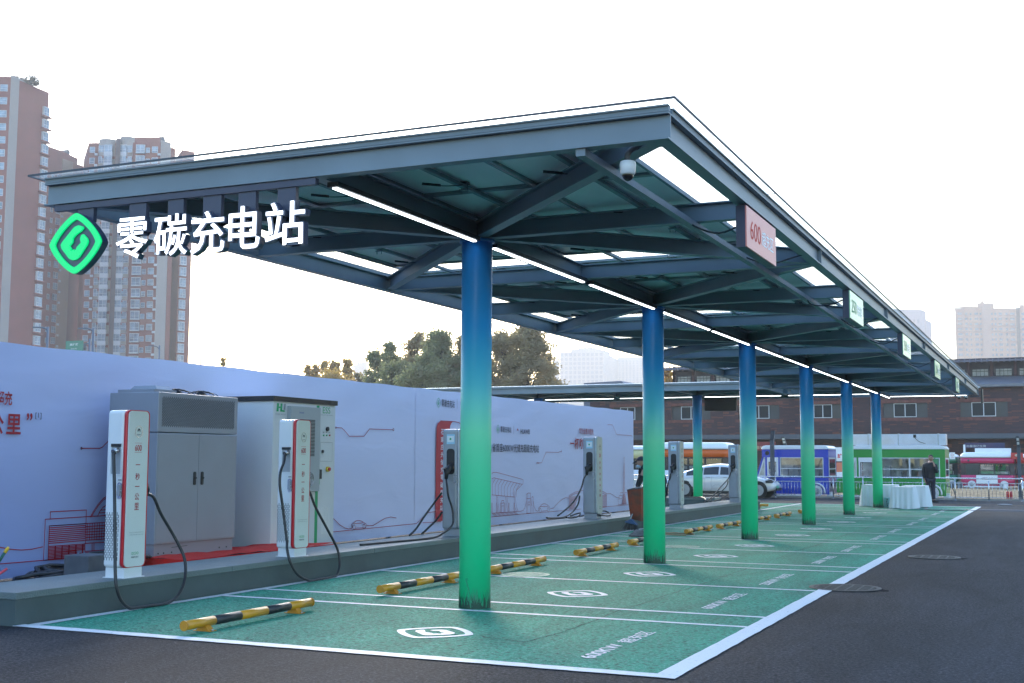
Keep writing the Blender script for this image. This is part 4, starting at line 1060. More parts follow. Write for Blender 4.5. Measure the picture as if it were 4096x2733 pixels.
L1 = [[(-120, 1412), (0, 1405), (335, 1377)], [(-60, 1265), (0, 1289), (75, 1303), (150, 1308), (220, 1303), (298, 1286)], [(303, 1380), (316, 1094), (790, 1064)], [(350, 1090), (351, 1042), (602, 1029), (596, 1262)], [(335, 1377), (345, 1140), (790, 1112)], [(592, 1262), (592, 1312)], [(592, 1262), (790, 1250)], [(592, 1318), (790, 1303)], [(535, 1354), (536, 1322)], [(642, 1260), (642, 1310)], [(655, 1259), (655, 1309)],
      [(303, 1380), (335, 1378), (535, 1362), (790, 1340)], [(630, 1078), (650, 1040), (680, 995), (720, 948), (760, 925)], [(638, 1076), (655, 1045), (685, 1000), (722, 958), (765, 935)], [(680, 1072), (695, 1040), (718, 1010), (760, 985)], [(690, 1050), (760, 1045)], [(700, 1030), (760, 1025)]]
for k in range(10): L1.append([(344 - .6 * k, 1140 + 13.6 * k), (596 - .6 * k, 1124 + 13 * k)])
for k in range(10): L1.append([(340 - .4 * k, 1283 + 10 * k), (590 - .8 * k if k < 5 else 533, 1266 + 9.6 * k)])
for k in range(5): L1.append([(384 + 48 * k, 1281 - 3.4 * k), (380 + 48 * k, 1372 - 4 * k)]); L1.append([(388 + 48 * k, 1281 - 3.4 * k), (384 + 48 * k, 1372 - 4 * k)])
for k in range(11): L1.append([(610 + 17 * k, 1124 - k), (606 + 17 * k, 1240 - k)])
for k in range(6): L1.append([(596, 1145 + 19 * k), (790, 1133 + 19 * k)])
for k in range(6): L1.append([(555 + 38 * k, 1330 - 2.5 * k), (580 + 38 * k, 1328 - 2.5 * k), (580 + 38 * k, 1338 - 2.5 * k), (555 + 38 * k, 1340 - 2.5 * k), (555 + 38 * k, 1330 - 2.5 * k)])
lines("printed_hall_drawing", A, L1, .011)
g = MB(); a = A([(-200, 287), (88, 203)]); text_box(g, "华为全液冷超充", (PXX, a[0].y - .25, a[0].z), (PXX, a[1].y, a[1].z + .0), 'x', .02); g.build("printed_heading", M_REDPRINT, wall)
g = MB(); a = A([(-490, 500), (150, 360)]); q = A([(42, 500), (150, 362)]); hgt = q[1].z - q[0].z; wch = q[1].y - q[0].y
for k, ch in enumerate("一秒一公里"): 
    y = q[0].y - (4 - k) * wch * 1.18; add_text(g, ch, (PXX, y, q[0].z + (hgt * .45 if ch == "一" else 0)), (0, 1, 0), (0, 0, 1), wch, hgt * (.1 if ch == "一" else 1), .02)
a = A([(185, 405), (228, 355)]); add_text(g, "”", (PXX, a[0].y, a[0].z), (0, 1, 0), (0, 0, 1), a[1].y - a[0].y, a[1].z - a[0].z, .02); g.build("printed_slogan", M_REDPRINT, wall)
g = MB(); a = A([(246, 396), (290, 352)]); text_box(g, "[1]", a[0], a[1]); g.build("printed_footnote_mark", M_DARKPRINT, wall)
g = MB(); a = A([(-60, 1458), (78, 1440)]); text_box(g, "实际功率以车辆为准。", a[0], a[1]); g.build("printed_footnote", M_DARKPRINT, wall)
lines("printed_circuit_line", B, [circ(870, 610, 4, 5), [(874, 610), (915, 612), (935, 630), (975, 677), (1090, 677), (1133, 620), (1315, 626)], circ(1320, 626, 5, 8)], .012)
lines("printed_ground_line", B, [[(700, 1440), (858, 1426), (1500, 1362)], [(1550, 1356), (1695, 1346)], [(1500, 1362), (1530, 1335), (1560, 1300), (1590, 1276), (1650, 1268)], [(840, 1315), (858, 1330), (900, 1372), (940, 1396), (970, 1404), (995, 1400)], [(1112, 1378), (1160, 1378), (1220, 1342), (1255, 1320), (1300, 1310), (1343, 1318)]], .011)
car_ = [(995, 1395), (992, 1370), (1010, 1355), (1025, 1342), (1048, 1336), (1072, 1343), (1090, 1355), (1105, 1363), (1110, 1380), (1105, 1392), (1098, 1396)]
lines("printed_car_drawing", B, [car_, [(1003, 1358), (1030, 1362), (1070, 1358), (1080, 1352)], [(1020, 1398), (1082, 1394)], circ(1012, 1390, 9, 19), circ(1090, 1384, 9, 18), circ(997, 1386, 3, 8)], .010)
# red vertical panel
g = MB(); P_ = B([(1650, 1345), (1653, 900), (1660, 605), (1668, 575), (1690, 558), (1790, 560), (1775, 575), (1765, 600), (1760, 640), (1752, 900), (1745, 1336)]); g.face([(p.x - .0005, p.y, p.z) for p in P_]); g.build("printed_red_panel", mat("red_panel_print", (.50, .03, .04), .6), wall)
lines("printed_panel_outline", B, [[(1690, 556), (1800, 562), (1835, 570), (1860, 600), (1865, 700)]], .014)
g = MB(); q0 = B([(1692, 665), (1722, 622)]); q1_ = B([(1686, 1262), (1716, 1216)]); 
for k, ch in enumerate("石家庄光储充零碳超充站"):
    t = k / 10; y = q0[0].y + (q1_[0].y - q0[0].y) * t; z = q0[0].z + (q1_[0].z - q0[0].z) * t
    add_text(g, ch, (PXX + .001, y, z), (0, 1, 0), (0, 0, 1), q0[1].y - q0[0].y, q0[1].z - q0[0].z, .01)
g.build("printed_vertical_lettering", mat("white_print", (.75, .76, .8), .6), wall)
def logo(F, e0, e1, t0, t1, sep=None):
    a, b = F([e0, e1]); cy_, cz_ = (a.y + b.y) / 2, (a.z + b.z) / 2; w_, h_ = (b.y - a.y) / 2, (b.z - a.z) / 2
    o1, o2, inn = emblem_parts(w_, h_); g = MB(); g.ring([(PXX, cy_ + u, cz_ + v) for u, v in o1], [(PXX, cy_ + u * 1.12, cz_ + v * 1.12) for u, v in o2], (.001, 0, 0)); o3 = [(u * .78, v * .78) for u, v in o2]
    g.face([(PXX, cy_ + u * .9, cz_ + v * .9) for u, v in inn]); g.build("printed_emblem", M_GREENLOGO, wall)
    g = MB(); text_box(g, "零碳充电站", *F([t0, t1]), 'x', .01)
    if sep: ribbon(g, F(sep), .008, (1, 0, 0))
    g.build("printed_station_name", M_DARKPRINT, wall)
logo(C, (104, 292), (140, 206), (148, 286), (266, 228), [(288, 218), (288, 300)])
logo(C, (640, 524), (669, 447), (676, 515), (774, 465), [(795, 458), (795, 530)])
def fan(F, c, e):
    a, b = F([c, e]); g = MB(); r_ = abs(b.z - a.z) * .6; petals(g, PXX, a.y, a.z + r_ * .3, r_); g.build("printed_petal_emblem", mat("petal_red", (.45, .02, .02), .6), wall)
fan(C, (831, 500), (831, 460)); fan(C, (330, 262), (330, 222))
g = MB(); text_box(g, "HUAWEI", *C([(856, 527), (939, 490)]), 'x', .02); g.build("printed_company_name", M_DARKPRINT, wall)
g = MB(); a, b = C([(604, 690), (1021, 625)]); text_box(g, "省首座600KW光储充超级充电站", a, b, 'x', .01); text_box(g, "河北", (PXX, a.y - (b.y - a.y) * .14, a.z), (PXX, a.y - (b.y - a.y) * .02, b.z), 'x', .01); g.build("printed_title", M_DARKPRINT, wall)
g = MB(); text_box(g, "华为全液冷超充", *C([(1381, 530), (1510, 482)]), 'x', .01); g.build("printed_heading", M_REDPRINT, wall)
g = MB(); a, b = C([(1300, 665), (1583, 575)]); n_ = 7; st = (b.y - a.y) / n_
for k, ch in enumerate("一杯咖啡满电发"): add_text(g, ch, (PXX, a.y + st * k, a.z + (.45 * (b.z - a.z) if k == 0 else 0)), (0, 1, 0), (0, 0, 1), st * .88, (b.z - a.z) * (.1 if k == 0 else 1), .02)
g.build("printed_slogan", M_REDPRINT, wall)
S_ = [[(600, 882), (612, 875), (640, 873), (870, 935), (880, 942), (878, 975), (818, 1035)], [(600, 930), (618, 922), (870, 980)], [(600, 1075), (805, 1095)], [(598, 1272), (850, 1248)], [(600, 1240), (820, 1225)], [(818, 1035), (808, 1080), (812, 1130), (822, 1190), (835, 1222)], [(800, 1040), (800, 1095), (806, 1190), (822, 1224)], [(720, 1088), (730, 1150), (742, 1232)], [(733, 1090), (742, 1150), (752, 1230)], [(640, 1078), (645, 1160), (655, 1240)], [(650, 1080), (656, 1160), (666, 1238)]]
for k in range(9):
    u = 632 + 27 * k; v = 928 + 6.3 * k; S_.append([(u, v), (u - 26, v + 45), (u - 30, v + 70), (u - 28, 1078 + 1.5 * k)])
for u in (600, 642, 678, 716, 752, 800): S_.append([(u - 3, 1232), (u - 3, 1155), (u, 1147), (u + 3, 1155), (u + 3, 1230), (u - 3, 1232)])
for k in range(6): S_.append([(605 + 38 * k, 1242 - 2 * k), (632 + 38 * k, 1265 - 2 * k)]); S_.append([(620 + 38 * k, 1241 - 2 * k), (645 + 38 * k, 1263 - 2 * k)])
S_ += [[(686, 1236), (686, 1132), (692, 1125), (707, 1127), (707, 1234), (686, 1236)], [(686, 1150), (707, 1147)], [(690, 1175), (703, 1173)]]
lines("printed_station_drawing", C, S_, .009)
lines("printed_charger_drawing", C, [[(910, 1240), (910, 1070), (925, 1058), (945, 1060), (945, 1238), (910, 1240)], [(920, 1236), (920, 1062)], [(910, 1110), (945, 1106)], [(925, 1140), (925, 1165), (938, 1165), (938, 1138), (925, 1140)], [(958, 1240), (958, 1098), (964, 1090), (970, 1098), (970, 1238)], [(820, 1223), (860, 1222), (880, 1215), (895, 1190), (905, 1155), (908, 1130)], [(945, 1100), (955, 1170)], [(970, 1130), (978, 1180), (990, 1210), (1008, 1222), (1018, 1218)]], .009)
lines("printed_car_drawing", C, [[(1020, 1222), (1018, 1195), (1035, 1178), (1048, 1160), (1068, 1154), (1092, 1160), (1108, 1178), (1117, 1186), (1117, 1212)], [(1042, 1222), (1095, 1216)], circ(1034, 1216, 8, 20), circ(1104, 1210, 8, 20), [(1030, 1180), (1100, 1178)], circ(1021, 1202, 2.5, 10)], .009)
lines("printed_ground_line", C, [[(590, 1274), (880, 1246), (1400, 1202)], [(1570, 1186), (1822, 1164)], [(1120, 1200), (1150, 1195), (1190, 1150), (1230, 1115), (1262, 1100), (1294, 1104)], [(1628, 1066), (1660, 1062), (1690, 1080), (1715, 1098), (1740, 1100)]], .009)
br = [[(1294, 1210), (1294, 1080), (1340, 1052), (1400, 1035), (1500, 1025), (1568, 1035), (1610, 1052), (1628, 1066), (1628, 1182)], [(1340, 1208), (1350, 1150), (1380, 1095)], [(1590, 1186), (1575, 1140), (1565, 1110)], [(1294, 1092), (1345, 1064), (1400, 1048)], [(1568, 1048), (1628, 1080)]]
for k in range(12): v = 1095 + 9.5 * k; br.append([(1294, v), (1294 + max(46, 75 - 3 * k), v - 4)]); br.append([(1628 - max(38, 58 - 2 * k), v - 12), (1628, v - 16)])
for k in range(6): br.append([(1300 + 18 * k, 1076 - 7 * k), (1300 + 18 * k, 1086 - 7 * k)]); br.append([(1568 + 11 * k, 1028 + 5 * k), (1568 + 11 * k, 1042 + 5 * k)])
lines("printed_bridge_drawing", C, br, .009)
tw = [circ(1784, 746, 2.5, 8), [(1781, 760), (1779, 800), (1778, 1060)], [(1788, 760), (1790, 800), (1791, 1060)], [(1778, 1062), (1766, 1160)], [(1791, 1060), (1805, 1156)], [(1732, 1162), (1806, 1156)], [(1732, 1162), (1731, 1112), (1765, 1110)], [(1741, 1110), (1741, 1081), (1768, 1080)], [(1750, 1080), (1750, 1056), (1775, 1056)], [(1792, 1056), (1808, 1054), (1808, 1080)]]
for k in range(24): v = 798 + 11 * k; tw.append([(1779, v), (1790, v)])
for k in range(16): v = 1066 + 6 * k; tw.append([(1778 - .75 * k, v), (1791 + .85 * k, v - 1)])
lines("printed_tower_drawing", C, tw, .009)
lines("printed_circuit_line", C, [[(1000, 785), (1022, 785), (1022, 793), (1000, 793), (1000, 785)], [(1022, 789), (1045, 788), (1085, 692), (1198, 694), (1208, 688), (1220, 687)], circ(1222, 686, 3, 6)], .010)
lines("printed_circuit_line", C, [[(1638, 440), (1638, 446), (1680, 448), (1718, 536), (1845, 543), (1858, 550)]], .010)

# ---------------------------------------------------------------- people
def skin(name, pts, edges, rad, m, parent, sub=2, root=0):
    org = ORG[parent.name] if parent is not None else Vector()
    me = bpy.data.meshes.new(name); me.from_pydata([Vector(p) - org for p in pts], edges, []); me.update()
    o = bpy.data.objects.new("tmp", me); COL.objects.link(o)
    sm = o.modifiers.new("s", 'SKIN'); sm.use_smooth_shade = True
    for i, v in enumerate(me.skin_vertices[0].data):
        r = rad[i]; v.radius = r if isinstance(r, tuple) else (r, r)
        v.use_root = (i == root)
    ss = o.modifiers.new("b", 'SUBSURF'); ss.levels = sub; ss.render_levels = sub
    dg = bpy.context.evaluated_depsgraph_get(); dg.update()
    m2 = bpy.data.meshes.new_from_object(o.evaluated_get(dg)); m2.name = name
    bpy.data.objects.remove(o)
    for p in m2.polygons: p.use_smooth = True
    m2.materials.clear(); m2.materials.append(m)
    q = bpy.data.objects.new(name, m2); COL.objects.link(q)
    if parent is not None: q.parent = parent
    ORG[q.name] = org
    return q
M_SKIN = mat("skin", (.42, .24, .17), .5); M_CLOTH = mat("black_jacket", (.012, .012, .018), .75, bump=.4, bscale=14); M_TROU = mat("dark_trousers", (.015, .018, .035), .8, bump=.4, bscale=12)
M_HAIR = mat("black_hair", (.008, .007, .007), .6, bump=.5, bscale=80)
def hand(chain_root, wrist, d, palm, parent_pts, k=1.0):
    """append palm and five fingers to the lists in parent_pts"""
    pts, ed, rad = parent_pts; wrist = Vector(wrist); d = Vector(d).normalized(); palm = Vector(palm).normalized(); s_ = d.cross(palm).normalized()
    c = wrist + d * .05 * k; pts.append(c); rad.append((.026 * k, .017 * k)); ci = len(pts) - 1; ed.append((chain_root, ci))
    for j, (o, l) in enumerate(((-.028, .062), (-.010, .074), (.009, .070), (.026, .055))):
        a = c + s_ * o * k + d * .03 * k; b = a + (d * .8 + palm * .5).normalized() * l * .55 * k; e = b + (d * .3 + palm * .9).normalized() * l * .5 * k
        i = len(pts); pts += [a, b, e]; rad += [.0095 * k, .009 * k, .0075 * k]; ed += [(ci, i), (i, i + 1), (i + 1, i + 2)]
    a = c - s_ * .035 * k; b = a + (d * .6 - s_ * .3 + palm * .5).normalized() * .04 * k
    i = len(pts); pts += [a, b]; rad += [.011 * k, .009 * k]; ed += [(ci, i), (i, i + 1)]
def man_phone():
    bx, by = 1.0, 35.3
    r = empty("person", (bx, by, 0), "man in dark jacket and trousers holding a phone to his ear beside the draped tables", "person")
    def V(x, y, z): return Vector((bx + x, by + y, z))
    pts = [V(0, 0, .84), V(0, 0, 1.02), V(0, 0, 1.2), V(0, 0, 1.36), V(.01, -.01, 1.43), V(.025, -.02, 1.50),
           V(-.09, 0, .80), V(-.08, -.02, .45), V(-.08, 0, .08), V(-.075, -.08, .03),
           V(.09, .02, .80), V(.08, .0, .45), V(.09, .02, .08), V(.17, -.04, .03),
           V(-.19, .0, 1.29), V(-.235, .0, 1.02), V(-.19, -.05, .79),
           V(.18, 0, 1.29), V(.235, -.08, 1.05), V(.15, -.15, 1.33)]
    ed = [(0, 1), (1, 2), (2, 3), (3, 4), (4, 5), (0, 6), (6, 7), (7, 8), (8, 9), (0, 10), (10, 11), (11, 12), (12, 13), (3, 14), (14, 15), (15, 16), (3, 17), (17, 18), (18, 19)]
    rad = [(.15, .11), (.155, .125), (.165, .12), (.13, .09), .055, .055, .085, .06, .045, .035, .085, .06, .045, .035, .06, .045, .03, .06, .045, .03]
    P = (pts, ed, rad); hand(16, pts[16], (.2, -.2, -1), (.6, -.3, 0), P, .95); hand(19, pts[19], (-.25, .1, 1), (-.6, .5, .2), P, .95)
    b = skin("body", pts, ed, rad, M_SKIN, r)
    # head joined visually on the neck
    g = MB(); g.sphere(V(.035, -.02, 1.575), .095, 20, 14, (.84, .95, 1.15)); g.sphere(V(.05, -.105, 1.56), .022, 10, 8, (.7, .9, 1.3)); g.sphere(V(-.045, -.01, 1.57), .022, 8, 6, (.5, .8, 1.4)); g.sphere(V(.115, -.01, 1.57), .022, 8, 6, (.5, .8, 1.4)); g.build("head", M_SKIN, r)
    g = MB()
    for dx in (-.03, .035): g.box(bx + .045 + dx - .016, bx + .045 + dx + .016, by - .118, by - .100, 1.588, 1.594); g.box(bx + .045 + dx - .018, bx + .045 + dx + .018, by - .116, by - .098, 1.606, 1.612)
    g.box(bx + .03, bx + .07, by - .118, by - .10, 1.527, 1.532); g.build("facial_features", M_HAIR, r)
    g = MB(); g.sphere(V(.032, .0, 1.602), .1, 20, 12, (.87, .98, 1.0), 0, .52); g.build("hair", M_HAIR, r)
    jp = pts[:4] + [V(0.005, 0, 1.455)] + [pts[14], pts[15], V(-.195, -.045, .83), pts[17], pts[18], V(.155, -.145, 1.29)]
    jp[0] = V(0, 0, .76)
    je = [(0, 1), (1, 2), (2, 3), (3, 4), (3, 5), (5, 6), (6, 7), (3, 8), (8, 9), (9, 10)]
    skin("jacket", jp, je, [(.185, .14), (.19, .155), (.20, .15), (.185, .13), (.08, .08), .095, .068, .05, .085, .07, .05], M_CLOTH, r)
    skin("trousers", [V(0, 0, .86)] + pts[6:9] + pts[10:13], [(0, 1), (1, 2), (2, 3), (0, 4), (4, 5), (5, 6)], [(.15, .11), .105, .082, .068, .105, .082, .068], M_TROU, r)
    for x, y, a in ((-.075, -.06, R(-100)), (.13, -.03, R(-35))):
        g = MB(); c = V(x, y, .0); d = Vector((math.cos(a), math.sin(a), 0)); 
        g.tube([c - d * .10 + Vector((0, 0, .045)), c + Vector((0, 0, .05)), c + d * .09 + Vector((0, 0, .035)), c + d * .15 + Vector((0, 0, .03))], [.04, .045, .038, .022], 12); g.build("shoe", M_BLACK, r)
    g = MB(); g.bar(V(.115, -.10, 1.50), V(.20, -.14, 1.60), .012, .06, (0, 1, 0)); g.build("phone", M_BLACK, None, "black phone held up to the ear of the man by the draped tables", "phone", loc=V(.15, -.12, 1.55))
man_phone()
def sweeper():
    c = at(2612, 2113, 'z', 0); bx, by = c.x, c.y
    r = empty("person", (bx, by, 0), "worker in black with a dark cap bending forward behind the second column", "person")
    def V(x, y, z): return Vector((bx + x, by + y, z))
    hd = at(2563, 1850, 'y', by - .15)
    hx, hz = hd.x - bx, hd.z
    pts = [V(.16, .05, .84), V(.12, .0, 1.02), V(.04, -.02, 1.18), V(-.09, -.05, 1.30), V(hx + .05, -.12, 1.39), V(hx, -.15, hz - .02),
           V(.10, .12, .78), V(.04, .14, .44), V(.10, .16, .08), V(.0, .14, .03), V(.20, -.04, .78), V(.18, -.10, .44), V(.20, -.06, .08), V(.10, -.08, .03),
           V(-.12, -.20, 1.22), V(-.20, -.28, 1.00), V(-.28, -.26, .84), V(.10, .12, 1.24), V(.26, .06, .98), V(.16, -.06, .82)]
    ed = [(0, 1), (1, 2), (2, 3), (3, 4), (4, 5), (0, 6), (6, 7), (7, 8), (8, 9), (0, 10), (10, 11), (11, 12), (12, 13), (3, 14), (14, 15), (15, 16), (3, 17), (17, 18), (18, 19)]
    rad = [(.13, .11), (.13, .12), (.14, .12), (.11, .09), .055, .055, .08, .055, .045, .035, .08, .055, .045, .035, .06, .045, .03, .06, .045, .03]
    P = (pts, ed, rad); hand(16, pts[16], (-.5, .1, -.8), (.4, .3, -.2), P, .95); hand(19, pts[19], (-.6, -.2, -.6), (-.3, .3, -.3), P, .95)
    skin("body", pts, ed, rad, M_SKIN, r)
    g = MB(); g.sphere(V(hx, -.15, hz), .095, 20, 14, (.95, .84, 1.15)); g.sphere(V(hx - .10, -.16, hz - .02), .02, 10, 8); g.sphere(V(hx + .01, -.235, hz), .022, 8, 6, (.8, .5, 1.4)); g.build("head", M_SKIN, r)
    g = MB(); g.sphere(V(hx + .01, -.15, hz + .035), .102, 20, 12, (1, .9, .95), 0, .5); q = V(hx - .06, -.15, hz + .045)
    g.hexa([q + Vector(v) for v in ((0, -.085, 0), (0, .085, 0), (-.11, .06, -.075), (-.11, -.06, -.075), (0, -.085, .014), (0, .085, .014), (-.11, .06, -.063), (-.11, -.06, -.063))]); g.build("cap", mat("navy_cap", (.015, .018, .035), .8), r, bevel=.006)
    g = MB(); g.sphere(V(hx - .03, -.16, hz - .085), .07, 14, 10, (.9, .85, .7)); g.build("face_mask", mat("mask_blue", (.35, .5, .6), .8), r)
    skin("jacket", [V(.18, .05, .74)] + pts[1:4] + [V(hx + .05, -.12, 1.40), pts[14], pts[15], V(-.265, -.265, .87), pts[17], pts[18], V(.17, -.05, .84)], [(0, 1), (1, 2), (2, 3), (3, 4), (3, 5), (5, 6), (6, 7), (3, 8), (8, 9), (9, 10)], [(.19, .16), (.18, .17), (.18, .16), (.14, .12), .08, .09, .068, .052, .09, .07, .052], M_CLOTH, r)
    skin("trousers", [V(.16, .05, .84)] + pts[6:9] + pts[10:13], [(0, 1), (1, 2), (2, 3), (0, 4), (4, 5), (5, 6)], [(.14, .12), .1, .08, .066, .1, .08, .066], M_TROU, r)
    for p in (pts[9], pts[13]):
        g = MB(); g.tube([p + Vector((.14, 0, .015)), p + Vector((.05, 0, .02)), p + Vector((-.06, 0, .0)), p + Vector((-.10, 0, .0))], [.04, .045, .036, .022], 12); g.build("shoe", M_BLACK, r)
sweeper()
# dustpan bucket, broom, mop, stick
q7 = .3443
def F7(u, v, y): return at(2200 + u * q7, 1680 + v * q7, 'y', y)
M_RUST = mat("rusty_orange_metal", (.30, .045, .01), .6, .3, .3, 6, .3, 20, col2=(.10, .05, .035))
r = empty("dustpan", F7(980, 1180, 12.6), "rusty orange brown metal dustpan bucket hanging before the second column", "dustpan")
fr = [F7(895, 815, 12.45), F7(1060, 795, 12.45), F7(1062, 1180, 12.5), F7(940, 1150, 12.5), F7(915, 1000, 12.45)]
g = MB(); bk = [p + Vector((.04, .26, .03)) for p in fr]; n = 5
for k in (1, 2, 3, 4):
    a, b = fr[k], fr[(k + 1) % 5]; a2, b2 = bk[k], bk[(k + 1) % 5]
    g.face([a, b, b2, a2])
g.face(fr); g.face(bk); o = g.build("pan", M_RUST, r)
g = MB(); g.tube([fr[0], fr[1], bk[1], bk[0], fr[0]], .008, 6); g.build("rim", M_DGREY, r)
g = MB(); g.tube([F7(990, 790, 12.6), F7(1140, 780, 13.2)], .012, 8); g.build("handle", M_SILVER, r)
c = F7(940, 1200, 12.4)
r = empty("broom", c, "blue plastic broom with grey bristles held just above the floor", "broom")
g = MB(); t = [F7(868, 1180, 12.3), F7(935, 1152, 12.3), F7(1000, 1215, 12.3), F7(1004, 1222, 12.3), F7(870, 1192, 12.3)]; g.prism(t, (.02, .08, 0)); g.build("head", mat("broom_blue", (.04, .09, .2), .5), r, bevel=.004)
g = MB()
for k in range(150):
    s_ = random.random(); a = F7(868 + 134 * s_, 1190 + 25 * s_, 12.3) + Vector((.01, random.uniform(0, .08), 0)); e = a + Vector(((s_ - .6) * .12 + random.uniform(-.02, .02), random.uniform(-.02, .02), -.12 - random.uniform(0, .03))); g.tube([a, e], .0022, 3, caps=False)
g.build("bristles", mat("bristle_grey", (.05, .05, .06), .9), r)
g = MB(); g.tube([F7(935, 1152, 12.35), F7(1080, 760, 13.3)], .012, 8); g.build("pole", M_SILVER, r)
c = at(2530, 2148, 'z', 0)
r = empty("mop", c, "grey string mop head lying on the green floor before the second column", "mop")
g = MB()
for k in range(420):
    t = random.uniform(-2.6, 2.6); L_ = random.uniform(.12, .30); b = c + Vector((.16, .03, .05))
    e = b + Vector((math.cos(t + math.pi) * L_ * .85, math.sin(t + math.pi) * L_ * .7, -.035 + random.uniform(-.01, .03))); mth = b.lerp(e, .5) + Vector((0, 0, random.uniform(.0, .09)))
    g.tube(smooth_path([b + Vector((random.uniform(-.05, .12), random.uniform(-.05, .05), random.uniform(0, .05))), mth, e], 3), .0045, 4, caps=False)
g.build("mop_strings", mat("mop_grey", (.26, .25, .26), .95, 0, .4, 12), r)
g = MB(); g.tube([c + Vector((.16, .03, .07)), c + Vector((.9, .5, .03))], .012, 8); g.build("pole", mat("wood_pole", (.3, .2, .12), .7), r)
g = MB(); g.tube(smooth_path([at(2500 + u * .319, 1700 + v * .319, 'z', .03) for u, v in ((480, 1352), (560, 1358), (640, 1355), (720, 1362), (790, 1358), (850, 1366))], 6), [.018 - .00025 * k for k in range(31)], 8)
g.build("wooden_stick", mat("wood_pole", (.3, .2, .12), .7), None, "thin bare wooden stick on the green floor right of the second column", "stick", loc=at(2640, 2132, 'z', 0))

# ---------------------------------------------------------------- draped tables
M_CLOTHW = mat("table_cloth_white", (.62, .66, .70), .8, bump=.15, bscale=9)
def skirt_table(x0, x1, y0, y1, h, label, flare=.07, nf=26, open_left=False):
    r = empty("draped_table", ((x0 + x1) / 2, (y0 + y1) / 2, 0), label, "table", "tables with white skirts beside the last column")
    per = [(x0, y0), (x1, y0), (x1, y1), (x0, y1)]; pts = []
    for k in range(4):
        a, b = per[k], per[(k + 1) % 4]; L_ = math.hypot(b[0] - a[0], b[1] - a[1]); n = int(L_ / .018)
        for j in range(n): t = j / n; pts.append((a[0] + (b[0] - a[0]) * t, a[1] + (b[1] - a[1]) * t, (b[1] - a[1]) / L_, -(b[0] - a[0]) / L_))
    g = MB(); N = len(pts); rows = 7
    grid = []
    for j in range(rows):
        t = j / (rows - 1); row = []
        for i, (x, y, nx, ny) in enumerate(pts):
            s_ = i * .018; f = (math.sin(s_ * 42 + math.sin(s_ * 5) * 2) * .5 + .5) * .045 * (t ** .6) + flare * t + .012 * math.sin(s_ * 17)
            if j == 0: f = 0
            row.append(Vector((x + nx * f, y + ny * f, h * (1 - t) + (.012 * math.sin(s_ * 11) if j == rows - 1 else 0) + .012 * (j == rows - 1))))
        grid.append(row)
    for j in range(rows - 1):
        for i in range(N): g.face([grid[j][i], grid[j][(i + 1) % N], grid[j + 1][(i + 1) % N], grid[j + 1][i]], True)
    g.build("table_skirt", M_CLOTHW, r)
    g = MB(); g.box(x0 - .004, x1 + .004, y0 - .004, y1 + .004, h - .05, h + .008); g.build("table_top", M_CLOTHW, r, bevel=.01)
skirt_table(.50, 1.12, 28.3, 29.3, .66, "white skirted table nearest the camera, in front of the others"); skirt_table(.62, 1.34, 29.85, 31.0, .67, "white skirted table directly behind the front one, reaching farther right")
skirt_table(-.62, .42, 29.9, 30.9, .69, "white skirted table partly hidden behind the last column")
a = at(3534, 1991, 'y', 29.2); b = at(3565, 2028, 'y', 29.2)
g = MB(); g.box(a.x, b.x, 29.2, 29.32, .01, a.z); o = g.build("gift_bag", mat("pale_blue_card", (.30, .62, .74), .5), None, "pale blue printed card box standing between the draped tables", "box", loc=(a.x, 29.2, 0))
g = MB(); cx_ = (a.x + b.x) / 2
g.tube([(cx_, 29.196, .05), (cx_ - .03, 29.196, .16), (cx_ + .01, 29.196, .28)], .006, 5)
for k in range(4): g.sphere((cx_ + .02 * math.sin(k * 2), 29.195, .08 + .06 * k), .018, 6, 4, (1, .1, .7))
g.build("branch_print", M_DARKPRINT, o)
g = MB(); g.tube(smooth_path([at(3450 + u * .2423, 1700 + v * .2423, 'z', .012) for u, v in ((900, 1385), (960, 1392), (1030, 1390), (1075, 1372), (1060, 1362), (1020, 1385), (1100, 1402), (1300, 1410), (1500, 1412), (1660, 1412), (1720, 1400), (1800, 1415), (1900, 1412))], 6), .011, 6)
g.build("cable", M_RUBBER, None, "thin black cable running from the draped tables across the floor", "cable", loc=(1.3, 28.5, 0))
g = MB(); a = at(3912, 2044, 'z', 0); g.hexa([(a.x, a.y, 0), (12, a.y, 0), (12, a.y + .35, 0), (a.x, a.y + .35, 0), (a.x + .02, a.y + .1, .04), (12, a.y + .1, .04), (12, a.y + .25, .04), (a.x + .02, a.y + .25, .04)]); g.build("cable_ramp", M_BLACK, None, "flat black cable ramp on the asphalt at the right edge", "cable cover", loc=(4, a.y, 0))
a = at(4020, 2022, 'z', 0); g = MB(); g.sphere(a + Vector((0, 0, .02)), .2, 14, 8, (1.2, .35, .15)); o = g.build("rag", mat("rag_grey", (.35, .33, .34), .9, bump=.5, bscale=20), None, "crumpled pale rag lying on the asphalt near the railing", "rag", loc=a)

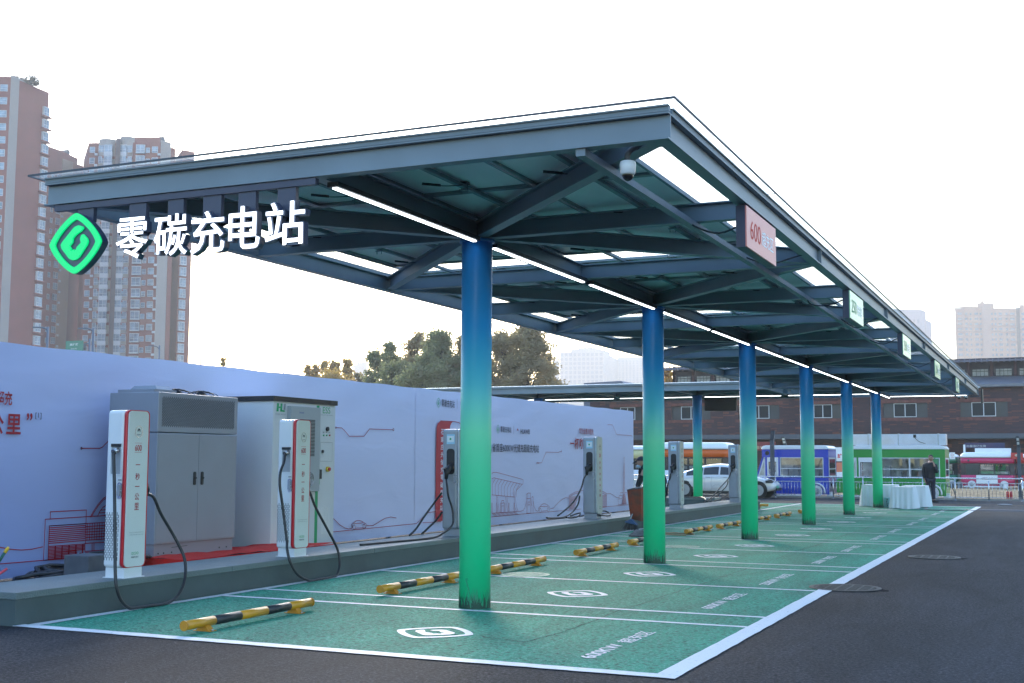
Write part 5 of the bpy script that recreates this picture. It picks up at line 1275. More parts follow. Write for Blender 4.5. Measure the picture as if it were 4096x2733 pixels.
# ---------------------------------------------------------------- car
def sedan():
    x0, x1, yf, yb = -9.05, -4.77, 36.3, 38.0 - .15; W = yb - yf; L_ = x1 - x0; zc = .0
    yb = 37.75; W = yb - yf; ym = (yf + yb) / 2
    r = empty("car", ((x0 + x1) / 2, ym, 0), "white electric sedan with blue lettering parked beyond the raised pavement", "car")
    MW = mat("car_white_paint", (.76, .77, .80), .22, coat=1.0)
    # sections along the length: (t, half width, z_low, z_belt, z_top, half width top)
    S = [(0.0, .58, .42, .70, .74, .50), (.03, .72, .28, .78, .84, .58), (.10, .84, .20, .82, .94, .62), (.20, .88, .19, .84, 1.12, .62), (.32, .89, .19, .86, 1.27, .60), (.45, .89, .19, .87, 1.34, .59), (.56, .89, .19, .87, 1.31, .59), (.66, .89, .19, .87, 1.15, .60), (.74, .89, .19, .86, .93, .64), (.84, .87, .20, .80, .83, .66), (.93, .80, .24, .70, .72, .60), (.98, .66, .30, .58, .60, .5), (1.0, .50, .36, .50, .52, .40)]
    k_ = W / 1.78
    rows = []
    for t, hw, zl, zbt, zt, hwt in S:
        x = x0 + L_ * t; hw *= k_; hwt *= k_
        half = [(hw * .80, zl), (hw * .97, zl + .06), (hw, (zl + zbt) * .5), (hw * .985, zbt - .05), (hw * .93, zbt), (hwt * 1.08 + (hw * .93 - hwt * 1.08) * .35, zbt + (zt - zbt) * .45), (hwt, zbt + (zt - zbt) * .86), (hwt * .75, zt), (0, zt + .015)]
        rows.append([(x, ym - u, v) for u, v in half] + [(x, ym + u, v) for u, v in reversed(half[:-1])])
    def loft(j0, j1, nm, m, shrink=0):
        g = MB()
        for a, b in zip(rows, rows[1:]):
            n = len(a)
            for j in range(n - 1):
                g.face([a[j], b[j], b[j + 1], a[j + 1]], True)
            g.face([a[n - 1], b[n - 1], b[0], a[0]], True)
        g.face(rows[0]); g.face(rows[-1]); return g.build(nm, m, r)
    o = loft(0, 0, "body", MW)
    ss = o.modifiers.new("sub", 'SUBSURF'); ss.levels = ss.render_levels = 2
    # side windows slightly proud of the body
    def side(t, f):
        for a, b in zip(S, S[1:]):
            if a[0] <= t <= b[0]:
                q = (t - a[0]) / (b[0] - a[0]); hw, zb_, zt_, hwt = [(a[i] + (b[i] - a[i]) * q) for i in (1, 3, 4, 5)]
                hw *= k_; hwt *= k_
                u = hw * .93 + (hwt - hw * .93) * f; return Vector((x0 + L_ * t, ym - u - .012, zb_ + (zt_ - zb_) * .86 * f))
    def win(ts, nm):
        g = MB()
        for a, b in zip(ts, ts[1:]):
            for f0, f1 in ((.10, .35), (.35, .6), (.6, .86)): g.face([side(a, f0), side(b, f0), side(b, f1), side(a, f1)], True)
        g.build(nm, M_GLASSDARK, r)
    win([.17, .22, .27, .325], "rear_window"); win([.335, .38, .43, .475], "side_window"); win([.49, .54, .6, .65, .70], "side_window")
    for xc in (-8.38, -5.44):
        for y_, s_ in ((yf + .03, -1), (yb - .03, 1)):
            g = MB(); g.tube([(xc, y_ + s_ * .012 , .325), (xc, y_ - s_ * .02, .325)], .345, 32); a_ = g.build("wheel_arch", M_BLACK, r)
            g = MB(); g.tube([(xc, y_ + s_ * .03, .315), (xc, y_ + s_ * .035 - s_ * .2, .315)], .315, 32); w = g.build("wheel", M_TYRE, r)
            g = MB(); g.tube([(xc, y_ + s_ * .036, .315), (xc, y_ + s_ * .0, .315)], .215, 24)
            for k in range(5): t = 2 * math.pi * k / 5; g.bar((xc, y_ + s_ * .04, .315), (xc + .2 * math.cos(t), y_ + s_ * .04, .315 + .2 * math.sin(t)), .05, .012, (0, 1, 0))
            g.build("rim", M_SILVER, w)
    g = MB(); g.box(-8.0, -5.85, yf + .03, yf + .06, .17, .27); g.build("sill", M_BLACK, r)
    g = MB(); g.sphere((-6.35, yf - .09, .93), .11, 14, 10, (1, .7, .65)); g.build("wing_mirror", M_BLACK, r)
    g = MB(); g.prism([(-5.14, yf + .06, .60), (-4.90, yf + .17, .60), (-4.86, yf + .2, .66), (-4.95, yf + .14, .73), (-5.16, yf + .035, .70)], (.0, -.06, 0)); g.build("headlight", M_GLASSDARK, r, bevel=.008)
    g = MB(); g.box(-4.93, -4.775, ym - .42, ym + .42, .30, .40); g.build("grille", M_BLACK, r)
    g = MB(); g.box(-4.772, -4.76, ym - .5, ym - .1, .40, .50); g.build("number_plate", mat("plate_green", (.12, .5, .32), .5), r)
    g = MB()
    for xc in (-7.42, -6.72): g.box(xc - .09, xc + .09, yf - .013, yf - .005, .795, .812)
    for xx in (-7.28, -6.42): ribbon(g, [(xx, yf - .006, .3), (xx - .02, yf - .004, .6), (xx + .02, yf - .0, .84)], .008, (0, -1, 0))
    g.build("door_handle", M_GREYPRINT, r)
    MB_ = mat("car_blue_print", (.02, .05, .35), .5)
    g = MB(); Y = yf - .009; add_text(g, "一杯咖啡", (-6.62, Y, .67), (1, 0, 0), (0, 0, 1), .42, .085, .03); add_text(g, "满电出发", (-6.60, Y, .55), (1, 0, 0), (0, 0, 1), .42, .085, .03); g.build("side_lettering", MB_, r)
    g = MB(); gy = (0, -1, 0)
    for l in ([(-7.9, .34), (-7.9, .74), (-7.55, .74), (-7.55, .34), (-7.9, .34)], [(-7.83, .34), (-7.83, .74)], [(-7.25, .38), (-7.24, .44), (-7.15, .5), (-7.0, .52), (-6.9, .45), (-6.8, .43), (-6.8, .38), (-7.25, .38)]): ribbon(g, [(a, Y, b) for a, b in l], .007, gy)
    g.build("side_drawing", M_GREYPRINT, r)
sedan()
# ---------------------------------------------------------------- railing and posts
rl = empty("railing", (-.5, 38, 0), "stainless steel railing with thin bars between parking bays and food trucks", "railing")
rx0, rx1 = -13.5, 3.95
px_ = rx1; n = 0
posts = [3.95, 2.80, 1.62, .46, -.64, -1.74, -2.87, -4.0, -5.12, -6.3, -7.4, -8.5, -9.6, -10.7, -11.8, -12.9]
for x in posts:
    g = MB(); g.cyl((x, 38, 0), (x, 38, .84), .024, 12); g.cyl((x, 38, 0), (x, 38, .012), .05, 12); g.build("post", M_CHROME, rl)
g = MB(); g.tube([(rx0, 38, .83), (rx1, 38, .83)], .026, 12); g.sphere((rx1, 38, .83), .045, 10, 8); g.build("top_rail", M_CHROME, rl)
for z in (.65, .12):
    g = MB(); g.tube([(rx0, 38, z), (rx1, 38, z)], .014, 8); g.build("rail", M_CHROME, rl)
k = 0
for a, b in zip(posts[1:], posts):
    m_ = int(round((b - a) / .125))
    for j in range(1, m_):
        k += 1
        if k > 98: continue
        x = a + (b - a) * j / m_; g = MB(); g.cyl((x, 38, .12), (x, 38, .65), .0075, 6); g.build("bar", M_CHROME, rl)
def bent_post(px0, px1, ptop, pbend, y, label, lit=False):
    a = at(px0, pbend, 'y', y); b = at(px1, pbend, 'y', y); t = at(px0 + (40 if not lit else -18) * .2423, ptop, 'y', y)
    w = b.x - a.x; r = empty("lamp_post", (a.x + w / 2, y, 0), label, "lamp post", "dark grey bent lamp posts"); g = MB(); g.box(a.x, b.x, y, y + w, 0, a.z); g.build("post", M_DGREY, r)
    g = MB(); dx = t.x - a.x; g.hexa([(a.x, y, a.z), (b.x, y, a.z), (b.x, y + w, a.z), (a.x, y + w, a.z), (a.x + dx, y - .25, t.z), (b.x + dx, y - .25, t.z), (b.x + dx, y - .12, t.z), (a.x + dx, y - .12, t.z)]); h = g.build("lamp_head", M_DGREY, r)
    if lit:
        for f in (.25, .6):
            z = a.z + (t.z - a.z) * f; c = a.x + dx * f; yy_ = y - .25 * f - .02; g = MB(); g.face([(c + .02, yy_ - .0, z), (c + w - .02, yy_, z), (c + w - .02, yy_ - .06, z + (t.z - a.z) * .24), (c + .02, yy_ - .06, z + (t.z - a.z) * .24)]); g.build("lamp_lens", M_OFFW, h)
bent_post(3079, 3094, 1723, 1760, 38.5, "dark bent lamp post in front of the blue food truck")
bent_post(3133, 3146, 1748, 1782, 50, "dark lamp post with twin lenses behind the blue food truck", True)
bent_post(4067, 4081, 1746, 1790, 38.6, "dark lamp post with twin lenses at the railing's right end", True)
for u in (1225, 1285):
    c = at(3750 + u * .2296, 1700 + 1290 * .2296, 'y', 38.7); rr = empty("fire_extinguisher", (c.x, 38.7, .07), "red fire extinguisher behind the railing, %s of the pair" % ("left" if u == 1225 else "right"), "fire extinguisher", "fire extinguishers by the railing")
    g = MB(); g.tube([(c.x, 38.7, .07), (c.x, 38.7, .33), (c.x, 38.7, .36)], [.05, .05, .02], 14); g.build("cylinder", M_RED, rr); g = MB(); g.cyl((c.x, 38.7, .36), (c.x, 38.7, .41), .015, 8); g.bar((c.x - .04, 38.7, .41), (c.x + .05, 38.7, .42), .015, .015); g.build("valve", M_BLACK, rr)

# ---------------------------------------------------------------- food trucks
M_INT = mat("truck_interior", (.60, .63, .62), .7, 0, .5, 3.0)
def window(root, x0, x1, z0, z1, y, fm, bars=(), hbars=(), glass=None, t=.03):
    g = MB(); g.ring([(x0, y, z0), (x1, y, z0), (x1, y, z1), (x0, y, z1)], [(x0 + t, y, z0 + t), (x1 - t, y, z0 + t), (x1 - t, y, z1 - t), (x0 + t, y, z1 - t)], (0, .03, 0))
    for b in bars: g.box(b - t / 2, b + t / 2, y + .002, y + .028, z0 + t, z1 - t)
    for b in hbars: g.box(x0 + t, x1 - t, y + .004, y + .026, b - t / 2, b + t / 2)
    w = g.build("window", fm, root)
    g = MB(); g.face([(x0 + t * .8, y + .016, z0 + t * .8), (x1 - t * .8, y + .016, z0 + t * .8), (x1 - t * .8, y + .016, z1 - t * .8), (x0 + t * .8, y + .016, z1 - t * .8)]); g.build("pane", glass or M_GLASSTR, w); return w
M_GLASSTR = glass_mat("window_glass", (.8, .85, .86), .93, .02, .22)
def wheel(root, x, y, r_, white=True):
    g = MB(); g.tube([(x, y, r_), (x, y + .16, r_)], r_, 28); w = g.build("wheel", mat("white_tyre", (.6, .62, .65), .5) if white else M_TYRE, root)
    g = MB(); g.tube([(x, y - .006, r_), (x, y + .02, r_)], r_ * .58, 24); g.tube([(x, y - .03, r_), (x, y, r_)], [r_ * .25, r_ * .45], 20); g.build("hub_cap", M_SILVER, w)
def street_truck(name, label, colr, x0, x1, xs_, yf, depth, wins, roof_slant=True, duct=None, spk=True):
    """step-in food truck: slanted windscreen on the left, flat end on the right"""
    r = empty("food_truck", ((x0 + x1) / 2, yf + depth / 2, 0), label, "food truck", "food trucks behind the railing")
    M_ = mat(name, colr, .35, coat=.3); yb = yf + depth
    zw0, zw1, zb1, zr = .82, 1.60, 1.925, 2.085
    g = MB(); g.box(xs_, x1, yf, yb, .12, zw0); g.build("lower_body", M_, r, bevel=.01)
    g = MB(); g.prism([(xs_, yf + .05, .2), (xs_ - .45, yf + .05, .2), (xs_ - .5, yf + .05, .6), (xs_ - .40, yf + .05, .76), (xs_ - .1, yf + .05, .80), (xs_, yf + .05, .80)], (0, depth - .1, 0)); g.build("bonnet", M_, r, bevel=.03)
    g = MB(); g.box(x0, x1, yf, yb, zw1, zb1); g.build("upper_band", M_, r, bevel=.01)
    g = MB(); P = [(x0 + .0, zb1), (x1, zb1), (x1 + .02, zb1 + .04), (x1 - .06, zr - .03), (x1 - .18, zr), (x0 + .16, zr), (x0 + .04, zr - .03), (x0 - .03, zb1 + .04)]; g.prism([(a, yf - .025, b) for a, b in P], (0, depth + .05, 0)); g.build("roof", M_WHITE, r, bevel=.02)
    # pillars
    for ya in (yf, yb - .05): g = MB(); g.box(x1 - .2, x1, ya, ya + .05, zw0, zw1); g.build("pillar", M_, r)
    g = MB(); g.hexa([(xs_ - .02, yf, zw0), (xs_ + .05, yf, zw0), (xs_ + .05, yf + .05, zw0), (xs_ - .02, yf + .05, zw0), (x0, yf, zw1), (x0 + .06, yf, zw1), (x0 + .06, yf + .05, zw1), (x0, yf + .05, zw1)])
    g.build("pillar", M_, r)
    g = MB(); g.box(xs_ + .35, x1 - .22, yb - .06, yb - .02, zw0, zw1); g.box(xs_ + .1, x1 - .1, yf + .3, yb - .1, zw0 - .02, zw0 + .02); g.build("interior", M_INT, r)
    g = MB()
    for k in range(6): xx = xs_ + .5 + k * .42; g.box(xx, xx + .2, yf + .8, yf + 1.1, zw0 + .02, zw0 + .25 + .1 * (k % 3))
    g.build("kitchen_counter", M_SILVER, r)
    # quarter light
    g = MB(); a, b = x0 + .08, xs_ + .36
    g.ring([(xs_ + .06, yf - .004, zw0), (b, yf - .004, zw0), (b, yf - .004, zw1), (a, yf - .004, zw1)], [(xs_ + .11, yf - .004, zw0 + .04), (b - .04, yf - .004, zw0 + .04), (b - .04, yf - .004, zw1 - .04), (a + .05, yf - .004, zw1 - .04)], (0, .03, 0)); w = g.build("windscreen_frame", M_WFRAME, r)
    g = MB(); g.face([(xs_ + .10, yf + .01, zw0 + .03), (b - .03, yf + .01, zw0 + .03), (b - .03, yf + .01, zw1 - .03), (a + .04, yf + .01, zw1 - .03)]); g.build("pane", mat("curtain_beige", (.42, .42, .36), .6, 0, .3, 5), w)
    g = MB(); g.box(b, b + .07, yf, yf + .03, zw0, zw1); g.build("stripe", M_, r)
    # door with window
    d0, d1 = b + .08, b + .08 + wins[0]
    g = MB(); g.box(d0, d1, yf - .002, yf + .03, zw1 - .18, zw1); g.box(d0, d0 + .06, yf - .002, yf + .03, zw0, zw1 - .18); g.box(d1 - .09, d1, yf - .002, yf + .03, zw0, zw1 - .18); dr = g.build("door", M_WHITE, r)
    window(dr, d0 + .06, d1 - .09, zw0 + .01, zw1 - .18, yf, M_BLACK, t=.018)
    g = MB(); g.box(d1, d1 + .05, yf - .003, yf + .03, zw0, zw1); g.build("stripe", M_, r)
    s0, s1 = d1 + .06, x1 - .20; mid = s0 + (s1 - s0) * .52
    window(r, s0, mid, zw0, zw1, yf - .004, M_WFRAME, hbars=(zw0 + .33,)); window(r, mid, s1, zw0, zw1, yf - .004, M_WFRAME, hbars=(zw0 + .33,))
    # end wall window on +X side
    g = MB(); X = x1 + .002; g.ring([(X, yf + .15, zw0), (X, yb - .15, zw0), (X, yb - .15, zw1), (X, yf + .15, zw1)], [(X, yf + .22, zw0 + .06), (X, yb - .22, zw0 + .06), (X, yb - .22, zw1 - .06), (X, yf + .22, zw1 - .06)], (-.03, 0, 0)); g.box(X - .02, X + .004, yf + .2, yb - .2, zw0 + .3, zw0 + .34); w = g.build("end_window", M_WFRAME, r)
    g = MB(); g.box(X - .02, X - .012, yf + .2, yb - .2, zw0 + .04, zw1 - .04); g.build("pane", M_GLASSDARK, w)
    # wheel at the back with arch
    wheel(r, x1 - .5, yf - .03, .24)
    g = MB(); c = [(x1 - .5 + .34 * math.cos(R(a_)), yf - .045, .22 + .34 * math.sin(R(a_))) for a_ in range(-10, 190, 12)]; g.tube(c, .035, 8); g.build("wheel_arch", M_WHITE, r)
    g = MB(); g.box(xs_ - .3, x1 - .85, yf - .01, yf + .05, .02, .11); g.box(x1 - .1, x1 + .12, yf + .1, yf + .5, .02, .22); g.build("skirt", M_WHITE, r)
    g = MB(); g.tube([(x1 + .004, yf + .45, .52), (x1 + .05, yf + .45, .52)], .05, 10); g.tube(smooth_path([(x1 + .03, yf + .45, .5), (x1 + .2, yf + .45, .42), (x1 + .28, yf + .42, .2), (x1 + .3, yf + .4, .01)], 6), .015, 6); g.build("power_cable", M_BLACK, r)
    if spk: g = MB(); g.cyl((x0 + .22, yf - .012, 1.77), (x0 + .22, yf, 1.77), .085, 20); g.build("speaker", M_BLACK, r)
    if duct:
        g = MB(); g.box(duct[0], duct[1], yf + .1, yf + .75, zr + .01, zr + .44); dd = g.build("exhaust_duct", mat("duct_metal", (.58, .66, .82), .3, 1.0, .1, 2, .35, 1.6), r)
        for x in (duct[0] + .6, duct[0] + 1.75, duct[1] - .3): g = MB(); g.box(x, x + .035, yf + .07, yf + .78, zr - .0, zr + .46); g.build("strap", M_GALV, dd)
        g = MB(); g.box(duct[1] - 1.2, duct[1] - 1.1, yf + .04, yf + .1, zr + .3, zr + .42); g.tube(smooth_path([(duct[1] - 1.15, yf + .06, zr + .3), (duct[1] - 1.0, yf + .05, zr + .15), (duct[1] - .75, yf + .05, zr + .06)], 5), .008, 5); g.build("junction_box", M_BLACK, dd)
    return r
street_truck("truck_blue", "blue food truck with white roof and white framed windows", (.012, .045, .42), -5.92, -3.24, -6.15, 39.2, 1.9, (.46,))
street_truck("truck_green", "bright green food truck with a shiny metal duct on its roof", (.01, .26, .035), -2.30, 1.2, -2.5, 39.2, 1.9, (.66,), duct=(-2.3, 1.24), spk=False)
M_MAG = mat("truck_pink", (.50, .02, .10), .35, coat=.3)
def van(label, m, x0, x1, yf, depth, zs, roofr=.3, frame=None, wheels=(), spk=None, n=3, rc=None):
    """low bodied retro van; zs = skirt, lower top, window top, band top, roof top"""
    r = empty("food_truck", ((x0 + x1) / 2, yf + depth / 2, 0), label, "food truck", "food trucks behind the railing")
    z0, z1, z2_, z3, z4 = zs; yb = yf + depth; fm = frame or M_BLACK
    g = MB(); g.prism([(a, b, z0) for a, b in rrect(x0, x1, yf, yb, .22, 5)], (0, 0, z1 - z0), True); g.build("lower_body", m, r)
    g = MB(); g.prism([(a, b, z2_) for a, b in rrect(x0, x1, yf, yb, .22, 5)], (0, 0, z3 - z2_), True); g.build("upper_band", rc or m, r)
    g = MB(); ring_ = []; N = 5
    for j in range(N + 1):
        t = j / N; ins = roofr * (1 - math.cos(t * math.pi / 2)); z = z3 + .02 + (z4 - z3 - .02) * math.sin(t * math.pi / 2)
        ring_.append([(a, b, z) for a, b in rrect(x0 - .02 + ins, x1 + .02 - ins, yf - .02 + ins, yb + .02 - ins, .24, 5)])
    for a, b in zip(ring_, ring_[1:]):
        for k in range(len(a)): g.face([a[k], a[(k + 1) % len(a)], b[(k + 1) % len(a)], b[k]], True)
    g.face(ring_[-1]); g.face(list(reversed(ring_[0]))); g.build("roof", M_WHITE, r)
    g = MB(); g.prism([(a, b, z3) for a, b in rrect(x0 - .01, x1 + .01, yf - .01, yb + .01, .22, 5)], (0, 0, .022)); g.build("rain_gutter", M_BLACK, r)
    g = MB(); g.prism([(a, b, z1) for a, b in rrect(x0 + .01, x1 - .01, yf + .01, yb - .01, .2, 5)], (0, 0, .03)); g.prism([(a, b, z2_ - .03) for a, b in rrect(x0 + .01, x1 - .01, yf + .01, yb - .01, .2, 5)], (0, 0, .03))
    g.box(x0 + .3, x1 - .3, yb - .3, yb - .25, z1, z2_); g.build("window_sill", fm, r)
    L_ = x1 - x0; a = x0 + .02
    g = MB(); g.face([(x0 + .02, yf + .22, z1 + .03), (x0 + .24, yf + .02, z1 + .03), (x0 + .24, yf + .02, z2_ - .03), (x0 + .02, yf + .22, z2_ - .03)]); g.build("corner_glass", M_GLASSDARK, r); g = MB(); g.face([(x1 - .24, yf + .02, z1 + .03), (x1 - .02, yf + .22, z1 + .03), (x1 - .02, yf + .22, z2_ - .03), (x1 - .24, yf + .02, z2_ - .03)]); g.build("corner_glass", M_GLASSDARK, r)
    a = x0 + .26; wdt = (L_ - .52) / n
    for k in range(n): window(r, a + wdt * k, a + wdt * (k + 1) - .01, z1 + .03, z2_ - .03, yf, fm, hbars=(z1 + (z2_ - z1) * .42,) if k else (), glass=M_GLASSTR if k else M_GLASSDARK, t=.04)
    g = MB(); g.box(x0 + .3, x1 - .3, yf + .5, yb - .4, z1 - .1, z1 + .2); g.build("counter", M_INT, r)
    g = MB(); s_ = int((L_ - .9) / .12)
    for k in range(s_): g.box(x0 + .45 + k * .12, x0 + .5 + k * .12, yf + .06, yf + .1, z2_ - .13, z2_ - .03)
    g.build("striped_awning", mat("awning_orange", (.6, .22, .06), .7), r)
    for x in wheels: wheel(r, x, yf - .03, .21)
    if spk: g = MB(); g.cyl((spk, yf - .012, (z2_ + z3) / 2 + .0), (spk, yf, (z2_ + z3) / 2), .06, 18); g.build("speaker", M_BLACK, r)
    return r
def bx62(u, v, y=62): return at(3750 + u * .2296, 1700 + v * .2296, 'y', y)
pk = van("pink retro food truck with rounded white roof and menu board", M_MAG, .14, 2.95, 62, 1.8, (.13, .72, 1.38, 1.68, 1.99), wheels=(.72, 2.40), spk=.58)
g = MB(); a, b = bx62(678, 1030, 61.97), bx62(1045, 878, 61.97); g.box(a.x, b.x, 61.95, 61.97, a.z, b.z); mb_ = g.build("menu_board", M_WHITE, pk)
g = MB(); add_text(g, "福鼎肉片", (a.x + .3, 61.948, a.z + .25), (1, 0, 0), (0, 0, 1), .6, .12, .03); g.build("menu_lettering", M_REDPRINT, mb_)
g = MB(); g.box(bx62(640, 400).x, bx62(1275, 400).x, 62.5, 62.56, 1.98, bx62(700, 405).z); g.box(bx62(440, 400).x, bx62(475, 400).x, 62.4, 62.5, 1.95, bx62(440, 342).z); g.build("blank_signboard", M_WHITE, pk)
g = MB(); g.box(.3, 2.6, 61.99, 62.03, .05, .13); g.build("white_skirt", M_WHITE, pk)
g = MB(); c = bx62(1185, 1060, 61.6); g.box(c.x - .12, c.x + .12, 61.6, 61.8, 0, .34); g.build("white_box", M_WHITE, None, "small white board leaning at the pink truck's rear wheel", "board", loc=(c.x, 61.7, 0))
M_TRED = mat("truck_red", (.42, .01, .012), .35, coat=.3)
van("red food truck with round dish picture cut off by the right edge", M_TRED, 2.98 + .02, 5.6, 62.3, 1.8, (.13, .72, 1.38, 1.68, 1.9), wheels=(3.3, 5.0), n=3)
g = MB(); a, b = bx62(1280, 595, 61.9), bx62(1490, 485, 61.9); g.box(a.x, b.x, 61.85, 61.9, a.z, b.z); sb = g.build("sign_board", M_TRED, None, "red sign board with round dish picture between pink and red trucks", "sign", loc=((a.x + b.x) / 2, 61.88, a.z))
g = MB(); c = bx62(1385, 532, 61.84); g.sphere(c, .12, 16, 8, (1, .08, .6)); g.build("dish_picture", mat("dish_beige", (.5, .38, .28), .6), sb)
# dark green truck
M_DG = mat("truck_dark_green", (.01, .13, .07), .35, coat=.3)
van("dark green food truck mostly hidden behind the bright green one", M_DG, -1.6, -.02 + .0, 62.4, 1.8, (.13, .72, 1.38, 1.68, 1.9), wheels=(-.35,), n=2)
g = MB(); a, b = bx62(212, 597, 61), bx62(303, 480, 61); g.box(a.x, b.x, 60.95, 61, a.z, b.z); sb = g.build("sign_board", M_WHITE, None, "white square sign board with a red ring beside the green truck", "sign", loc=((a.x + b.x) / 2, 61, a.z))
g = MB(); c = (a + b) / 2; rr = .07
g.ring([(c.x + rr * math.cos(R(k * 15)), 60.945, c.z + .05 + rr * math.sin(R(k * 15))) for k in range(24)], [(c.x + rr * .8 * math.cos(R(k * 15)), 60.945, c.z + .05 + rr * .8 * math.sin(R(k * 15))) for k in range(24)], (0, .004, 0))
for k in range(3): g.bar((c.x - .06 + .05 * k, 60.944, c.z - .14), (c.x - .03 + .05 * k, 60.944, c.z - .06), .012, .004, (0, 1, 0))
g.build("ring_print", M_REDPRINT, sb)
# planters by the wall
for u in (240, 385):
    c = bx62(u, 1095, 61); g = MB(); g.box(c.x - .13, c.x + .13, 61, 61.3, 0, .36); rr = g.build("planter", M_DGREY, None, "dark planter box beside the pink truck, %s one" % ("left" if u == 240 else "right"), "planter", "dark planter boxes", loc=(c.x, 61.1, 0))
    g = MB()
    for q in range(5): g.bar((c.x, 60.995, .03 + .06 * q), (c.x + .05 - .008 * q, 60.995, .07 + .06 * q), .008, .004, (0, 1, 0)); g.bar((c.x, 60.995, .03 + .06 * q), (c.x - .05 + .008 * q, 60.995, .07 + .06 * q), .008, .004, (0, 1, 0))
    g.build("leaf_print", M_OFFW, rr)
# orange van, cream van
M_OR = mat("truck_orange", (.62, .11, .008), .4)
van("orange and white food truck behind the white car", M_WHITE, -12.6, -8.8, 45, 1.9, (.3, 1.0, 1.62, 1.97, 2.31), wheels=(-11.9, -9.5), rc=M_OR, n=4)
M_CR = mat("truck_cream", (.62, .58, .30), .5)
a = at(2510, 1783, 'y', 46); b = at(2600, 1783, 'y', 46)
van("cream food truck seen just right of the banner wall", M_WHITE, a.x - 1.5, b.x, 46, 1.9, (.25, 1.0, 1.55, 1.95, at(2550, 1783, 'y', 46).z), wheels=(b.x - .6,), rc=M_CR, n=4)
# white truck with red lettering
def Tz(u, v, y): return at(3020 + u * .24237, 1700 + v * .24237, 'y', y)
yT = 56; r = empty("food_truck", (Tz(1600, 800, yT).x, yT + 1, 0), "white food stall truck with red characters on its sign panel", "food truck", "food trucks behind the railing")
def tb(u0, u1, v0, v1, y, nm, m, d=.05, par=None):
    a, b = Tz(u0, v1, y), Tz(u1, v0, y); g = MB(); g.box(a.x, b.x, y, y + d, a.z, b.z); return g.build(nm, m, par or r)
tb(1330, 2080, 370, 462, yT, "roof", M_WHITE, 1.8); sp_ = tb(1335, 2080, 462, 572, yT - .05, "sign_panel", M_WHITE, .06)
tb(1338, 2080, 860, 965, yT, "lower_body", mat("teal_panel", (.02, .28, .33), .5), 1.8); tb(1338, 2080, 985, 1015, yT, "chassis", M_BLACK, 1.6); tb(1338, 2080, 965, 985, yT - .03, "trim", M_WHITE, .06)
tb(1338, 1432, 620, 780, yT, "orange_panel", mat("salmon_panel", (.65, .19, .10), .5)); tb(1338, 2080, 572, 600, yT - .03, "trim", M_WHITE); tb(1338, 1640, 780, 860, yT - .02, "trim", M_WHITE)
tb(1630, 1755, 585, 830, yT, "brown_door", mat("brown_door", (.05, .03, .022), .6)); tb(1440, 1630, 585, 830, yT + .05, "interior", M_INT)
a, b = Tz(1760, 860, yT), Tz(1925, 580, yT); window(r, a.x, b.x, a.z, b.z, yT - .01, M_WFRAME, hbars=(a.z + .33,), glass=M_GLASSDARK)
tb(1925, 2080, 585, 860, yT + .1, "interior", M_INT)
for x in (1420, 1990): c = Tz(x, 1000, yT); wheel(r, c.x, yT - .05, .2, False)
g = MB()
for ch, u in (("胖", 1360), ("哥", 1450), ("特", 1575), ("色", 1672), ("炸", 1762), ("串", 1855)):
    a, b = Tz(u, 548, yT - .06), Tz(u + 74, 478, yT - .06); add_text(g, ch, (a.x, yT - .055, a.z), (1, 0, 0), (0, 0, 1), b.x - a.x, b.z - a.z, .03)
g.build("red_lettering", mat("bright_red_print", (.62, .01, .02), .5), sp_)

# ---------------------------------------------------------------- brick building
def brick_mat():
    m = bpy.data.materials.new("dark_brick"); m.use_nodes = True
    nt = m.node_tree; n = nt.nodes; L = nt.links.new; b = n["Principled BSDF"]
    tc = n.new("ShaderNodeTexCoord"); mp = n.new("ShaderNodeMapping"); mp.inputs["Rotation"].default_value = (R(90), 0, 0); L(tc.outputs["Object"], mp.inputs[0])
    t = n.new("ShaderNodeTexBrick"); t.inputs["Scale"].default_value = 1.0; t.inputs["Brick Width"].default_value = .42; t.inputs["Row Height"].default_value = .085; t.inputs["Mortar Size"].default_value = .008
    t.inputs["Color1"].default_value = (.066, .030, .038, 1); t.inputs["Color2"].default_value = (.105, .040, .042, 1); t.inputs["Mortar"].default_value = (.045, .035, .04, 1); t.inputs["Bias"].default_value = -.2
    L(mp.outputs[0], t.inputs["Vector"])
    mp2 = n.new("ShaderNodeMapping"); mp2.inputs["Scale"].default_value = (2.0, 1, 11.5); L(tc.outputs["Object"], mp2.inputs[0])
    w = n.new("ShaderNodeTexWhiteNoise"); w.noise_dimensions = '3D'
    fl = n.new("ShaderNodeVectorMath"); fl.operation = 'FLOOR'; L(mp2.outputs[0], fl.inputs[0]); L(fl.outputs[0], w.inputs["Vector"])
    cr = n.new("ShaderNodeValToRGB"); cr.color_ramp.elements[0].position = .86; cr.color_ramp.elements[1].position = .9; cr.color_ramp.elements[0].color = (0, 0, 0, 1); cr.color_ramp.elements[1].color = (.75, .75, .75, 1)
    L(w.outputs[0], cr.inputs[0]); mx = n.new("ShaderNodeMix"); mx.data_type = 'RGBA'; mx.inputs[7].default_value = (.24, .075, .045, 1); L(cr.outputs[0], mx.inputs[0]); L(t.outputs[0], mx.inputs[6])
    nz = n.new("ShaderNodeTexNoise"); nz.inputs["Scale"].default_value = .5; L(tc.outputs["Object"], nz.inputs["Vector"]); m2 = n.new("ShaderNodeMix"); m2.data_type = 'RGBA'; m2.blend_type = 'MULTIPLY'; m2.inputs[0].default_value = .5
    L(mx.outputs[2], m2.inputs[6]); L(nz.outputs[0], m2.inputs[7]); L(m2.outputs[2], b.inputs["Base Color"]); b.inputs["Roughness"].default_value = .85
    return m
M_BRICK = brick_mat(); M_BRICKS = mat("brick_soldier", (.15, .05, .04), .85, 0, .4, 3)
YB = 90.0
bb = empty("brick_building", (-12, YB, 0), "long dark red brick hall with grey tiled roof and clerestory windows", "building")
